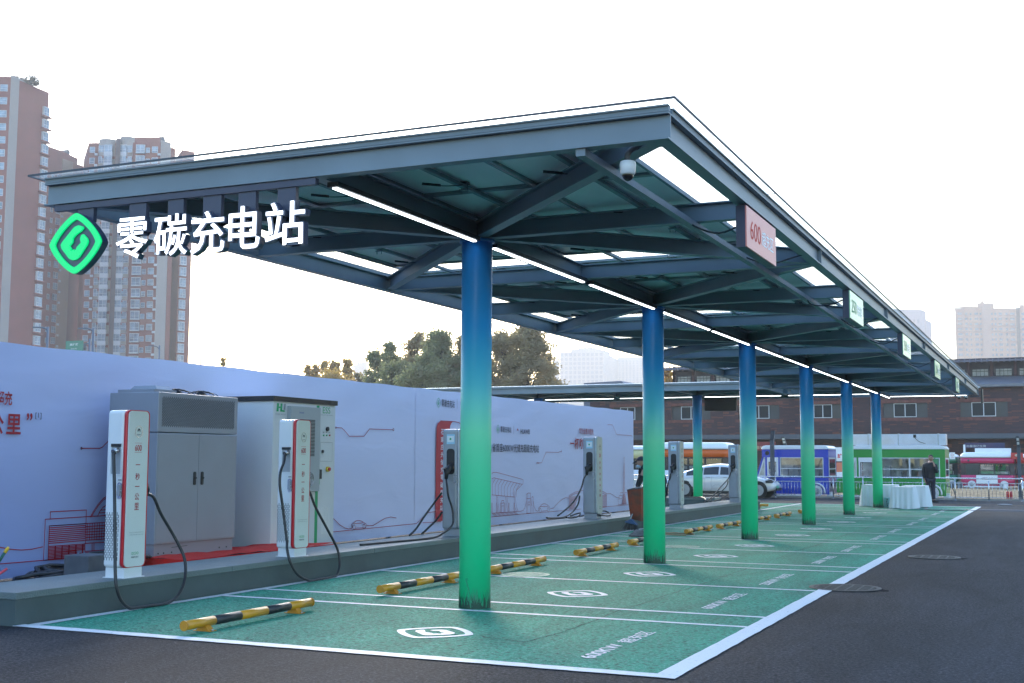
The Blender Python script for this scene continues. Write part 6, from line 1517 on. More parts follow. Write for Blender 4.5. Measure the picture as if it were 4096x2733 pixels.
def pb(px_, py_, y=YB): return at(px_, py_, 'y', y)
xl, xr = pb(2360, 1612).x, 12.0
ztop = pb(3800, 1551).z; zc1, zc0 = pb(3600, 1737).z, pb(3600, 1756).z
wins_ = [(2990, 3131), (3532, 3710), (3841, 4031), (3256, 3369), (2686, 2841), (2466, 2580)]
wz = [(pb(3532, 1613).z, pb(3532, 1672).z)]
holes = []
for a, b in ((3532, 3710), (3841, 4031)): holes.append((pb(a, 1640).x, pb(b, 1640).x))
for a, b in ((2400 + 1085 * s5, 2400 + 1405 * s5), (3000 + 430 * .5102, 3000 + 712 * .5102), (2400 + 560 * s5, 2400 + 865 * s5), (2400 + 100 * s5, 2400 + 328 * s5)): holes.append((pb(a, 1650).x, pb(b, 1650).x))
x = holes and 1; holes += [(5.6, 9.0)]
holes.sort(); wz1, wz0 = pb(3600, 1613).z, pb(3600, 1671).z
g = MB(); prev = xl
for a, b in holes:
    g.box(prev, a, YB, YB + .4, zc1, ztop); g.box(a, b, YB, YB + .4, zc1, wz0); g.box(a, b, YB, YB + .4, wz1, ztop); prev = b
g.box(prev, xr, YB, YB + .4, zc1, ztop); g.box(xl, xr, YB + 1.2, YB + 1.5, 0, zc1); g.box(xl, xl + .4, YB + .4, YB + 14, zc1, ztop)
g.build("brick_wall", M_BRICK, bb)
def brick_course(a, b, z0, z1):
    g = MB(); x = a
    while x < b: g.box(x, min(b, x + .1), YB - .006, YB, z0, z1); g.box(x, min(b, x + .115), YB - .002, YB, z0, z1); x += .115
    g.build("brick_lintel", M_BRICKS, bb)
for a, b in holes: brick_course(a - .3, b + .3, wz0 - .26, wz0 - .02); brick_course(a - .3, b + .3, wz1 + .02, wz1 + .26)
for a, b in holes:
    w_ = b - a; g = MB(); g.box(a, b, YB + .25, YB + .3, wz0, wz1); w = g.build("window", mat("dark_shutter", (.028, .035, .042), .35, 0, .3, 1.2), bb)
    c0_, c1_ = a + w_ * .24, a + w_ * .75
    g = MB(); t = .05; g.ring([(c0_, YB + .12, wz0 + .04), (c1_, YB + .12, wz0 + .04), (c1_, YB + .12, wz1 - .02), (c0_, YB + .12, wz1 - .02)], [(c0_ + t, YB + .12, wz0 + .09), (c1_ - t, YB + .12, wz0 + .09), (c1_ - t, YB + .12, wz1 - .07), (c0_ + t, YB + .12, wz1 - .07)], (0, .08, 0)); g.box((c0_ + c1_) / 2 - .03, (c0_ + c1_) / 2 + .03, YB + .121, YB + .19, wz0 + .09, wz1 - .07); g.build("frame", M_WFRAME, w)
    g = MB(); g.box(c0_ + .03, c1_ - .03, YB + .15, YB + .16, wz0 + .06, wz1 - .04); g.build("pane", mat("window_reflect", (.02, .025, .03), .35, spec=.08), w)
g = MB(); g.box(xl - .3, xr, YB - .9, YB + 1.2, zc0, zc1); g.build("cornice", mat("cornice_slate", (.065, .08, .10), .6), bb)
g = MB(); g.box(xl, xr, YB + .4, YB + 14, ztop - .3, ztop - .1); g.build("lower_roof_deck", M_DGREY, bb)
g = MB(); zg0, zg1 = ztop, pb(3800, 1518).z
g.box(xl - .2, xr, YB - .7, YB + .3, zg0 - .02, zg0 + .12); g.hexa([(xl - .2, YB - .6, zg0 + .12), (xr, YB - .6, zg0 + .12), (xr, YB + 3, zg0 + .9), (xl - .2, YB + 3, zg0 + .9), (xl - .2, YB - .6, zg0 + .2), (xr, YB - .6, zg0 + .2), (xr, YB + 3, zg0 + 1.0), (xl - .2, YB + 3, zg0 + 1.0)]); g.build("lower_roof", mat("roof_grey_metal", (.13, .14, .17), .4, .4, .1, 2), bb)
YC = YB + 3.2
def pc(u, v): return at(u, v, 'y', YC)
x0c = pc(2690, 1500).x; zt_ = pc(3900, 1448).z; zm = pc(3900, 1480).z; zb_ = pc(3900, 1504).z
g = MB(); g.box(x0c, xr, YC + .3, YC + .5, ztop, zt_ + .3); g.box(x0c, x0c + .2, YC, YC + 12, ztop, zt_ + .3); g.build("clerestory_wall", mat("clerestory_dark", (.04, .035, .045), .8, 0, .3, 1), bb)
x = x0c
while x < xr: g = MB(); g.box(x, x + .22, YC, YC + .3, ztop, zt_ + .2); g.build("pillar", mat("dark_red_paint", (.06, .02, .022), .7), bb); x += 1.75
x = x0c + .3
M_LITW = mat("pale_clerestory_glass", (.30, .30, .27), .3, 0, .35, 2.5)
while x < xr - 1.5:
    g = MB(); g.box(x + .1, x + 1.3, YC + .22, YC + .25, zb_, zm + .05); w = g.build("clerestory_window", M_LITW, bb)
    g = MB()
    for q in range(5): g.box(x + .1 + .3 * q - .015, x + .1 + .3 * q + .015, YC + .18, YC + .219, zb_ - .02, zm + .07)
    g.box(x + .1, x + 1.3, YC + .17, YC + .2, (zb_ + zm) / 2 + .1, (zb_ + zm) / 2 + .14); g.build("frame", M_BLACK, w); x += 1.75
zr0, zr1 = pc(3900, 1450).z, pc(3900, 1428).z
g = MB(); g.hexa([(x0c - .5, YC - .9, zr0), (xr, YC - .9, zr0), (xr, YC + 7, zr0 + .45), (x0c - .5, YC + 7, zr0 + .45), (x0c - .5, YC - .9, zr0 + .12), (xr, YC - .9, zr0 + .12), (xr, YC + 7, zr0 + .57), (x0c - .5, YC + 7, zr0 + .57)]); 
x = x0c - .4
while x < xr: g.bar((x, YC - .95, zr0 + .06), (x, YC + 1, zr0 + .18), .07, .26); x += .42
rf = g.build("upper_roof", mat("roof_tile_purple_grey", (.17, .16, .20), .6, .2, .15, 3), bb)
# shop signs under the cornice
g = MB(); a, b = pb(3020, 1803, 88.6), pb(3102, 1768, 88.6); g.box(a.x, b.x, 88.6, 88.7, a.z, b.z); q = g.build("shop_sign", mat("sign_dark_red", (.20, .01, .015), .5), None, "dark red shop sign with gold characters beside the blue truck", "sign", loc=((a.x + b.x) / 2, 88.6, a.z))
g = MB(); add_text(g, "嘉年华 美食", (a.x + .1, 88.59, a.z + .12), (1, 0, 0), (0, 0, 1), (b.x - a.x) * .85, (b.z - a.z) * .38, .01); g.build("gold_lettering", mat("gold_print", (.5, .33, .2), .5), q)
def p8(u, v): return at(3750 + u * .2296, 1700 + v * .2296, 'y', 88.6)
a, b = p8(470, 405), p8(1170, 310); g = MB(); g.box(a.x, b.x, 88.6, 88.68, a.z, b.z); q = g.build("wall_banner", mat("banner_purple", (.045, .025, .09), .6, col2=(.02, .03, .10), scale=1.2), None, "dark purple banner with white slogan under the brick building's cornice", "sign", loc=((a.x + b.x) / 2, 88.6, a.z))
g = MB(); a2, b2 = p8(500, 392), p8(845, 348); add_text(g, "你靠谁做生意", (a2.x, 88.59, a2.z), (1, 0, 0), (0, 0, 1), b2.x - a2.x, b2.z - a2.z, .02); g.build("white_lettering", mat("banner_lettering", (.35, .38, .4), .6), q)
# low roof far left behind the wing
a = at(2335, 1545, 'y', 100); b = at(2505, 1545, 'y', 100); c = at(2484, 1524, 'y', 100)
g = MB(); g.prism([(a.x, 100, 0), (b.x, 100, 0), (b.x, 100, a.z), (c.x, 100, c.z), (a.x, 100, a.z + .3)], (0, 10, 0)); g.build("gabled_shed", mat("shed_grey", (.14, .15, .19), .6), None, "low grey gabled roof peeping over the far canopy wing", "shed", loc=(a.x, 100, 0))
# ---------------------------------------------------------------- distant towers
PY = 1845
def gx(px_, D, py=None): p = atd(px_, PY if py is None else py, D); return Vector((p.x, p.y, 0))
M_TBR = mat("tower_brick_red", (.25, .075, .06), .9, 0, .12, .25); M_TCR = mat("tower_cream", (.36, .31, .28), .9, 0, .06, .2); M_TYL = mat("tower_ochre", (.38, .26, .18), .9, 0, .06, .2)
M_TDK = mat("tower_recess", (.07, .055, .065), .9)
M_TWIN = mat("tower_window_glass", (.20, .26, .33), .12, 0, .5, .6, spec=.9); M_TFR = mat("tower_window_frame", (.55, .56, .58), .5)
M_AC = mat("aircon_white", (.5, .5, .5), .6)
def tower(label, center, group="high-rise towers behind the wall"):
    r = empty("apartment_tower", center, label, "building", group); return r
def prism_z(root, nm, P, z0, z1, m):
    g = MB(); g.prism([(p.x, p.y, z0) for p in P], (0, 0, z1 - z0)); return g.build(nm, m, root)
def seg_windows(specs, A, B, cols, z_top, fh, nfl, z_min=0.0, proud=.06):
    """cols: (u centre as fraction, width m, height m, kind)"""
    d = (B - A); L_ = d.length; d = d.normalized(); nrm = Vector((d.y, -d.x, 0))
    if nrm.dot(CPOS - A) < 0: nrm = -nrm
    for k in range(nfl):
        z = z_top - fh * k
        if z < z_min: break
        for u, w, h, kd in cols:
            specs.append((A + d * (L_ * u) + Vector((0, 0, z)), d, nrm, w, h, kd))
def put_windows(root, specs, glass=None, frame=None, cap=100):
    glass = glass or M_TWIN; frame = frame or M_TFR
    specs.sort(key=lambda s: -(s[3] * s[4]) / (s[0] - CPOS).length)
    org = ORG[root.name]
    def add(gw, gf, s, o):
        c, d, n_, w, h, kd = s; c = c - o; up = Vector((0, 0, 1)); hw = d * (w / 2)
        def bx_(g, a0, a1, z0, z1, n0, n1):
            p = [c + d * a0 + n_ * n0, c + d * a1 + n_ * n0, c + d * a1 + n_ * n1, c + d * a0 + n_ * n1]
            g.hexa([q + up * z0 for q in p] + [q + up * z1 for q in p])
        pr = .55 if kd in ('bay', 'bal') else .05
        if kd in ('bay', 'bal'): bx_(gf, -w / 2 - .1, w / 2 + .1, -.95 if kd == 'bal' else -.25, 0, 0, pr + .08); bx_(gf, -w / 2 - .1, w / 2 + .1, h, h + .15, 0, pr + .08)
        bx_(gw, -w / 2, w / 2, 0, h, 0, pr)
        nb = max(1, int(w / .8)); t = .07
        for j in range(nb + 1): a = -w / 2 + w * j / nb; bx_(gf, a - t / 2, a + t / 2, 0, h, pr, pr + .05)
        for z in ((0, h) if h < 1.3 else (0, h * .35, h)): bx_(gf, -w / 2, w / 2, z - t / 2, z + t / 2, pr, pr + .05)
        if kd == 'bay':
            for s_ in (-1, 1): bx_(gf, s_ * w / 2 - .04, s_ * w / 2 + .04, 0, h, 0, pr)
        if kd == 'ac': bx_(gf, w / 2 + .1, w / 2 + .8, -.8, -.25, .05, .5)
    for s in specs[:cap]:
        gw, gf = MB(), MB(); add(gw, gf, s, Vector())
        w = gf.build("window", frame, root); gw.build("pane", glass, w)
    if len(specs) > cap:
        gw, gf = MB(), MB()
        for s in specs[cap:]: add(gw, gf, s, Vector())
        w = gf.build("window_rows", frame, root); w["kind"] = "stuff"; q = gw.build("pane_rows", glass, w); q["kind"] = "stuff"
# Tower A, far left
PY = 330
D = 269.0
a0, a1, a2, a3 = gx(-140, 268), gx(43, 269), gx(105, 274), gx(198, 281)
zt = atd(43, 307, D).z
rA = tower("tall red brick tower with a cream stripe, cut off by the left edge", a1)
back = Vector((-20, 17, 0))
prism_z(rA, "brick_walls", [a0, a1, a3, a3 + back, a0 + back], 0, zt, M_TBR)
dd = (a2 - a1).normalized(); nn = Vector((dd.y, -dd.x, 0)); nn = nn if nn.dot(CPOS - a1) > 0 else -nn
prism_z(rA, "cream_stripe", [a1 + nn * .12, a2 + nn * .12, a2, a1], 0, zt + .4, M_TCR)
sp = []; fh = 2.93; zw = atd(20, 250 + 245 * .4782, D).z
seg_windows(sp, a0, a1, [(.86, 1.5, 1.5, 'w'), (.60, 1.5, 1.5, 'w')], zw, fh, 27, 12)
seg_windows(sp, a2, a3, [(.10, 1.1, 1.5, 'w')], zw - .8, fh, 27, 12)
seg_windows(sp, a2, a3, [(.86, 1.7, 1.8, 'bay')], zw - 2.4, fh, 26, 12)
put_windows(rA, sp)
# balcony slabs on the right edge
g = MB(); k = 0; z = zw - 2.9
e3 = (a3 - a2).normalized()
while z > 12:
    g = MB(); p = a3 - e3 * 2.4; g.prism([(q.x, q.y, z) for q in (p + nn * .1, a3 + e3 * .3 + nn * .1, a3 + e3 * .3 + nn * .9, p + nn * .9)], (0, 0, .35)); z -= fh; g.build("balcony_slab", M_TBR, rA)
g = MB()
for k in range(14): p = a2.lerp(a3, k / 13); g.cyl((p.x, p.y, zt), (p.x, p.y, zt + 1.2), .06, 5)
g.build("roof_railing", M_DGREY, rA)
# Tower A2 (between)
PY = 640
D2 = 330.0
b0, b1, b2, b3 = gx(120, 318), gx(249, 330), gx(292, 334), gx(311, 338)
r2 = tower("red brick tower with an ochre stripe between the two nearer towers", b1)
z2t = atd(235, 605, D2).z
prism_z(r2, "brick_walls", [b0, b1, b3, b3 + Vector((-18, 16, 0)), b0 + Vector((-18, 16, 0))], 0, z2t, M_TBR)
dd = (b2 - b1).normalized(); nn = Vector((dd.y, -dd.x, 0)); nn = nn if nn.dot(CPOS - b1) > 0 else -nn
prism_z(r2, "ochre_stripe", [b1 + nn * .15, b2 + nn * .15, b2, b1], 0, z2t - 2.0, M_TYL)
g = MB(); p = gx(255, 334); g.tube([(p.x - 1.8, p.y, z2t + .6), (p.x + 1.5, p.y, z2t + .6)], .75, 12); g.build("water_tank", M_DGREY, r2)
sp = []; seg_windows(sp, b0, b1, [(.72, .9, 1.3, 'w'), (.93, 1.7, 1.7, 'ac')], z2t - 8.6, 2.93, 26, 10); put_windows(r2, sp, cap=60)
prism_z(r2, "recess_wing", [gx(311, 338), gx(356, 342), gx(356, 342) + Vector((-11, 12, 0)), gx(311, 338) + Vector((-11, 12, 0))], 0, atd(330, 665, 340).z, M_TBR)
# Tower B
PY = 600
D3 = 320.0
def g3(px_, d=0.0): return gx(px_, D3 + d)
r3 = tower("red brick tower with rounded cream balconies behind the lit sign", g3(500), )
zB = lambda py: atd(480, py, D3).z
P = [g3(354), g3(410), g3(410, 1), g3(560, 1), g3(644, 0)]
prism_z(r3, "brick_walls", [g3(354, 1), g3(644, 0), g3(644, 0) + Vector((-15, 14, 0)), g3(354) + Vector((-15, 14, 0))], 0, zB(568), M_TBR)
def baywing(u0, u1, zt_, nm):
    a, b = g3(u0, 1), g3(u1, 1); d = (b - a).normalized(); n_ = Vector((d.y, -d.x, 0)); n_ = n_ if n_.dot(CPOS - a) > 0 else -n_; L_ = (b - a).length
    pts = [a] + [a + d * (L_ * (k / 8)) + n_ * (1.6 * math.sin(math.pi * min(1, .12 + k / 8 * .8))) for k in range(9)] + [b]
    return prism_z(r3, nm, pts, 0, zt_, M_TCR), a, b, d, n_
o1_, a, b, d, n_ = baywing(398, 463, zB(556), "rounded_bay"); o2_, c, e, d2, n2 = baywing(483, 537, zB(546), "rounded_bay")
# brick bands across the bays are made by the balcony windows
prism_z(r3, "dark_recess", [g3(463, -1.8), g3(481, -1.8), g3(481, 1), g3(463, 1)], 0, zB(560), M_TDK)
prism_z(r3, "penthouse", [g3(500, 4), g3(640, 4), g3(640, 14), g3(500, 14)], zB(568) - 1, zB(532), M_TBR)
g = MB(); p = g3(640, 6); g.tube([(p.x - 1.5, p.y, zB(534)), (p.x + 1, p.y, zB(534))], .8, 12); g.build("water_tank", M_DGREY, r3)
k0, k1, k2, k3_ = g3(644, 0), g3(685, 3), g3(702, 5), g3(778, 9)
nn = Vector((d.y, -d.x, 0)); nn = n_
prism_z(r3, "cream_stripe", [k0 + n_ * .3, k1 + n_ * .3, k1 + Vector((-12, 13, 0)), k0 + Vector((-12, 13, 0))], 0, zB(560), M_TCR)
prism_z(r3, "side_wing", [k1, k2, k2 + Vector((-12, 13, 0)), k1 + Vector((-12, 13, 0))], 0, zB(576), M_TBR)
prism_z(r3, "side_wing", [k2 + Vector((.6, 2, 0)), k3_, k3_ + Vector((-12, 13, 0)), k2 + Vector((-12, 13, 0))], 0, atd(720, 597, D3 + 6).z, M_TBR)
sp = []; zwB = zB(500 + 165 * .6057 + 12); fhB = 2.93
seg_windows(sp, a + n_ * 1.5, b + n_ * 1.5, [(.28, 1.7, 1.8, 'w'), (.70, 2.0, 1.8, 'bal')], zwB, fhB, 27, 10)
seg_windows(sp, c + n2 * 1.5, e + n2 * 1.5, [(.32, 1.9, 1.8, 'bal'), (.78, 1.4, 1.8, 'w')], zwB, fhB, 27, 10)
A_, B_ = g3(354, 0), g3(644, -.2)
f_ = lambda u: (u - 354) / 290.0
seg_windows(sp, A_, B_, [(f_(370), 1.3, 1.5, 'ac'), (f_(564), 2.2, 1.9, 'bay'), (f_(592), 1.0, 1.3, 'w'), (f_(620), 1.5, 1.6, 'ac')], zwB, fhB, 27, 10)
seg_windows(sp, k2 + Vector((.6, 2, 0)), k3_, [(.30, 1.6, 2.0, 'bay'), (.50, .8, 1.8, 'w')], zwB - 5, fhB, 25, 10)
put_windows(r3, sp)
g = MB(); z = zwB - .75
while z > 10:
    for (q0, q1, nq) in ((a, b, n_), (c, e, n2)):
        dq = (q1 - q0).normalized(); L_ = (q1 - q0).length
        for kk in range(6):
            pa = q0 + dq * L_ * kk / 6 + nq * 1.62 * math.sin(math.pi * min(1, .12 + kk / 6 * .8)); pb_ = q0 + dq * L_ * (kk + 1) / 6 + nq * 1.62 * math.sin(math.pi * min(1, .12 + (kk + 1) / 6 * .8))
            g.prism([(v.x, v.y, z - .15) for v in (pa, pb_, pb_ + nq * .12, pa + nq * .12)], (0, 0, -.7))
    z -= fhB
    g.build("brick_band", M_TBR, r3); g = MB()
# Tower C, right, beige
PY = 1300
D4 = 900.0
M_TBG = mat("tower_beige", (.52, .28, .17), .9, 0, .05, .1); M_TBP = mat("tower_beige_pink", (.46, .26, .18), .9, 0, .05, .1); M_WC = mat("tower_window_dull", (.10, .12, .16), .3, 0, .4, .3); M_FC = mat("tower_window_frame_dull", (.30, .27, .27), .6)
r4 = tower("broad beige apartment tower in haze at the right edge", gx(3950, D4))
s4 = .2232
def q4(u, d=0): return gx(3700 + u * s4, D4 + d)
def z4(v): return atd(3950, 1150 + v * s4, D4).z
prism_z(r4, "wall", [q4(545), q4(1640), q4(1640, 30), q4(560, 30)], 0, z4(372), M_TBG)
prism_z(r4, "wall", [q4(1705), q4(2400), q4(2400, 30), q4(1705, 30)], 0, z4(325), M_TBG)
prism_z(r4, "central_bay", [q4(1030, -2.5), q4(1185, -2.5), q4(1185, 0), q4(1030, 0)], 0, z4(305), M_TBP)
prism_z(r4, "raised_block", [q4(950, -.5), q4(1240, -.5), q4(1240, 20), q4(950, 20)], z4(420), z4(278), M_TBG)
prism_z(r4, "penthouse", [q4(650, 6), q4(950, 6), q4(950, 20), q4(650, 20)], z4(380), z4(322), M_TBG)
prism_z(r4, "chimney", [q4(1010, 4), q4(1066, 4), q4(1066, 12), q4(1010, 12)], z4(290), z4(226), M_TBG)
prism_z(r4, "dark_recess", [q4(1640, 4), q4(1705, 4), q4(1705, 10), q4(1640, 10)], 0, z4(345), M_TDK)
g = MB()
for (u0, u1, v, h) in ((520, 700, 400, 25), (545, 1030, 365, 14), (1200, 1640, 338, 14), (1705, 2400, 322, 14), (545, 1030, 715, 10), (1030, 1190, 700, 14), (1200, 1640, 690, 10), (545, 1640, 795, 8)):
    a, b = q4(u0, -1.0), q4(u1, -1.0); g.prism([(a.x, a.y, z4(v)), (b.x, b.y, z4(v)), (b.x, b.y + 1.6, z4(v)), (a.x, a.y + 1.6, z4(v))], (0, 0, h * s4 / 4867 * D4))
g.build("cornice", M_TBP, r4)
g = MB()
for u in (565, 690, 1500, 1615, 1725):
    a = q4(u - 8, -.9); b = q4(u + 8, -.9); g.prism([(a.x, a.y, 0), (b.x, b.y, 0), (b.x, b.y + 1.2, 0), (a.x, a.y + 1.2, 0)], (0, 0, z4(390)))
g.build("pilaster", M_TBP, r4)
sp = []; pxm = s4 / 4867 * D4; A_, B_ = q4(545, -.1), q4(2400, -.1); f_ = lambda u: (u - 545) / (2400 - 545)
seg_windows(sp, A_, B_, [(f_(u), w * pxm, h * pxm, kd) for u, w, h, kd in ((627, 75, 40, 'w'), (742, 42, 38, 'ac'), (822, 30, 34, 'w'), (925, 62, 40, 'ac'), (1000, 32, 36, 'w'), (1205, 30, 36, 'w'), (1265, 32, 42, 'ac'), (1355, 56, 40, 'w'), (1465, 36, 40, 'ac'), (1570, 78, 40, 'w'), (1765, 60, 40, 'w'))], z4(492), 92.2 * pxm, 12, 30)
put_windows(r4, sp, M_WC, M_FC)
PY = 1400
# Tower D, grey, partly behind the canopy edge
D5 = 1050.0
r5 = tower("pale grey tower block half hidden behind the canopy's right edge", gx(3660, D5))
M_TG = mat("tower_grey", (.34, .30, .33), .9, 0, .05, .1)
def z5(py): return atd(3660, py, D5).z
prism_z(r5, "wall", [gx(3560, D5), gx(3689, D5), gx(3708, D5 + 18), gx(3560, D5 + 40)], 0, z5(1236), M_TG)
prism_z(r5, "lower_wall", [gx(3706, D5 + 14), gx(3728, D5 + 34), gx(3700, D5 + 60), gx(3690, D5 + 30)], 0, z5(1270), M_TG)
sp = []; seg_windows(sp, gx(3560, D5), gx(3689, D5), [(.12 + .13 * k, 1.6, 3, 'w') for k in range(7)], z5(1290), 6.5, 8, 20); put_windows(r5, sp, M_WC, M_FC, 40)
PY = 1450
# Building E + F, very hazy, above the wing
D6 = 1450.0
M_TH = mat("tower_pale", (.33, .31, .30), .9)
r6 = tower("pale unfinished office block fading in haze above the far canopy wing", gx(2330, D6))
def z6(py): return atd(2330, py, D6).z
c0_, c1_, c2_ = gx(2239, D6), gx(2413, D6 - 10), gx(2470, D6 + 100)
prism_z(r6, "wall", [c0_, c1_, c2_, c2_ + Vector((-50, 90, 0)), c0_ + Vector((-30, 80, 0))], 0, z6(1409), M_TH)
prism_z(r6, "roof_block", [gx(2285, D6 + 5), gx(2400, D6 + 3), gx(2440, D6 + 40), gx(2300, D6 + 50)], z6(1412), z6(1396), M_TH); prism_z(r6, "roof_block", [gx(2313, D6 + 5), gx(2380, D6 + 3), gx(2400, D6 + 40), gx(2320, D6 + 50)], z6(1412), z6(1389), M_TH)
sp = []; pm = .468 / 4867 * D6
seg_windows(sp, c0_, c1_, [(.05 + .1 * k, 24 * pm, 26 * pm, 'w') for k in range(10)], z6(1100 + 698 * .468), 38 * pm, 8, 20); seg_windows(sp, c1_, c2_, [(.12 + .19 * k, 24 * pm, 24 * pm, 'w') for k in range(5)], z6(1100 + 715 * .468), 38 * pm, 7, 20)
put_windows(r6, sp, M_WC, M_TH)
r7 = tower("pale residential tower in haze right of the unfinished office block", gx(2520, 1550))
c0_, c1_ = gx(2470, 1550), gx(2600, 1550); z7 = lambda py: atd(2520, py, 1550).z
prism_z(r7, "wall", [c0_, c1_, c1_ + Vector((0, 30, 0)), c0_ + Vector((0, 30, 0))], 0, z7(1428), M_TH); prism_z(r7, "wall", [gx(2478, 962), gx(2500, 962), gx(2500, 980), gx(2478, 980)], z7(1430), z7(1422), M_TH)
sp = []; seg_windows(sp, c0_, c1_, [(.06 + .11 * k, 2.4, 1.8, 'w') for k in range(8)], z7(1448), 3.0, 10, 20); put_windows(r7, sp, M_WC, M_TH, 60)
for i, (u0, u1, v, dd_) in enumerate(((2211, 2238, 1446, 1500), (1431, 1470, 1449, 1600), (1415, 1431, 1462, 1600))):
    r8 = tower(["thin pale tower in haze just left of the office block", "faint tower block in haze between the tree groups", "lowest faint block in haze left of its taller neighbour"][i], gx((u0 + u1) / 2, dd_)); zt_ = atd(u0, v, dd_).z
    prism_z(r8, "wall", [gx(u0, dd_), gx(u1, dd_), gx(u1, dd_ + 20), gx(u0, dd_ + 20)], 0, zt_, M_TH)
    g = MB()
    for k in range(5): p = gx(u0 + (u1 - u0) * (k + .5) / 5, dd_ - .5); g.box(p.x - .8, p.x + .8, p.y - .4, p.y, 30, zt_ + (3 if k in (1, 4) else 1))
    g.build("pilaster", M_TH, r8)
# tower crane
p = gx(2221, 1000); r = empty("tower_crane", p, "thin lattice tower crane in haze beside the far office block", "crane"); g = MB(); zt_ = atd(2221, 1335, 1000).z
for dx in (-.9, .9):
    for dy in (-.9, .9): g.bar((p.x + dx, p.y + dy, 0), (p.x + dx, p.y + dy, zt_), .22, .22)
z = 20; s_ = 1
while z < zt_: g.bar((p.x - .9 * s_, p.y - .9, z), (p.x + .9 * s_, p.y - .9, min(zt_, z + 2.2)), .16, .16); g.bar((p.x - .9, p.y - .9, z), (p.x + .9, p.y - .9, z), .14, .14); z += 2.2; s_ = -s_
g.build("mast", M_GALV, r)
g = MB(); g.bar((p.x - 14, p.y, zt_ + 1), (p.x + 45, p.y + 10, zt_ + 1), 1.2, 1.0); g.bar((p.x, p.y, zt_), (p.x, p.y, zt_ + 7), .8, .8); g.build("jib", M_GALV, r)

PY = 1845
# ---------------------------------------------------------------- trees
def leaf_mat(nm, a, b):
    m = mat(nm, a, .75, 0, 0, .55, col2=b)
    n = m.node_tree.nodes; L = m.node_tree.links.new; bs = n["Principled BSDF"]
    tr = n.new("ShaderNodeBsdfTranslucent"); tr.inputs[0].default_value = (a[0] * 1.6, a[1] * 1.6, a[2], 1); mx = n.new("ShaderNodeMixShader"); mx.inputs[0].default_value = .5
    L(bs.outputs[0], mx.inputs[1]); L(tr.outputs[0], mx.inputs[2]); L(mx.outputs[0], n["Material Output"].inputs[0]); return m
M_L1 = leaf_mat("foliage_olive", (.27, .26, .16), (.17, .18, .11)); M_L2 = leaf_mat("foliage_brown", (.33, .25, .16), (.21, .19, .12)); M_L3 = leaf_mat("foliage_gold", (.45, .29, .10), (.30, .22, .10)); M_L4 = leaf_mat("foliage_yellow", (.50, .26, .02), (.28, .16, .02))
M_BARK = mat("bark", (.08, .06, .045), .9, 0, .3, 6)
def tree(base, h, w, seed, m, label, n=5200, leaf=.26, group="autumn trees behind the banner wall", lobes=9, gap=.0, zlow=.22):
    random.seed(seed); base = Vector((base.x, base.y, 0)); r = empty("tree", base, label, "tree", group)
    g = MB(); g.tube([base, base + Vector((.1, 0, h * .3)), base + Vector((0, .1, h * .6)), base + Vector((.15, 0, h * .88))], [h * .022, h * .016, h * .010, h * .003], 8)
    cl = []
    def prof(t): return max(.05, math.sin(min(1.0, .12 + .88 * t) ** .8 * math.pi)) ** .55
    lob = [(random.uniform(0, 6.28), random.uniform(.15, .95), random.uniform(.75, 1.25)) for _ in range(lobes)]
    nb = 46 + lobes * 4
    for k in range(nb):
        t = random.random() ** .8; z = h * (zlow + (1 - zlow) * t); a = random.uniform(0, 6.28)
        bump = 1 + .22 * math.sin(3 * a + lob[k % lobes][0]) + .16 * math.sin(7 * t * 3 + lob[(k * 3) % lobes][0])
        rr = w * .5 * prof(t) * math.sqrt(random.random()) * bump
        c = base + Vector((math.cos(a) * rr, math.sin(a) * rr * .8, z - h * .06 * random.random())); cl.append(c)
        if k % 3 == 0:
            st = base + Vector((0, 0, max(h * .12, z - h * .28))); g.tube([st, st.lerp(c, .5) + Vector((0, 0, -.1)), c], [h * .007, h * .004, h * .0015], 5)
    g.build("trunk", M_BARK, r)
    g = MB(); per = int(n * 1.9) // len(cl); sg_ = w * .058
    for c in cl:
        kk = int(per * random.uniform(.5, 1.5))
        for j in range(kk):
            p = c + Vector((random.gauss(0, sg_), random.gauss(0, sg_), random.gauss(0, sg_ * .8))); s_ = leaf * random.uniform(.5, 1.2)
            u = Vector((random.gauss(0, 1), random.gauss(0, 1), random.gauss(0, 1))).normalized(); q = u.orthogonal().normalized()
            g.face([p - u * s_ * .5, p + q * s_ * .35, p + u * s_ * .5, p - q * s_ * .35])
    me = bpy.data.meshes.new("crown"); me.from_pydata([v - base for v in g.v], [], g.f); me.update(); me.materials.append(m)
    o = bpy.data.objects.new("crown", me); COL.objects.link(o); o.parent = r
    return r
def T(u, vtop, D, wpx, seed, m, label, **k):
    b = gx(u, D, vtop + 40); h = atd(u, vtop, D).z; return tree(b, h, wpx * 1.6 / 4867 * D, seed, m, label, **k)
T(1232, 1462, 150, 50, 1, M_L3, "small golden brown tree at the left end of the far row", n=2600, leaf=.34)
T(1262, 1458, 150, 52, 2, M_L3, "small golden tree, second in the far row from its left end", n=2600, leaf=.34)
T(1296, 1436, 150, 50, 3, M_L3, "pointed golden tree, third in the far row from its left end", n=2800, leaf=.34)
T(1338, 1438, 150, 66, 4, M_L3, "rounded golden tree in the middle of the far row", n=3200, leaf=.34)
T(1391, 1428, 150, 56, 5, M_L3, "tallest golden tree of the far row, at its right end", n=3400, leaf=.34)
T(1440, 1486, 135, 70, 14, M_L2, "low brown tree between the far row and the big trees", n=2600, leaf=.32)
T(1497, 1392, 112, 95, 6, M_L1, "loose olive tree with thin upper twigs, leftmost of the big trees", n=4200, leaf=.26)
T(1560, 1376, 110, 100, 7, M_L1, "airy olive brown tree, second of the big trees from the left", n=4600, leaf=.26)
T(1665, 1338, 105, 120, 8, M_L2, "tall brown tree with open twigs just left of the nearest column", n=6000, leaf=.25)
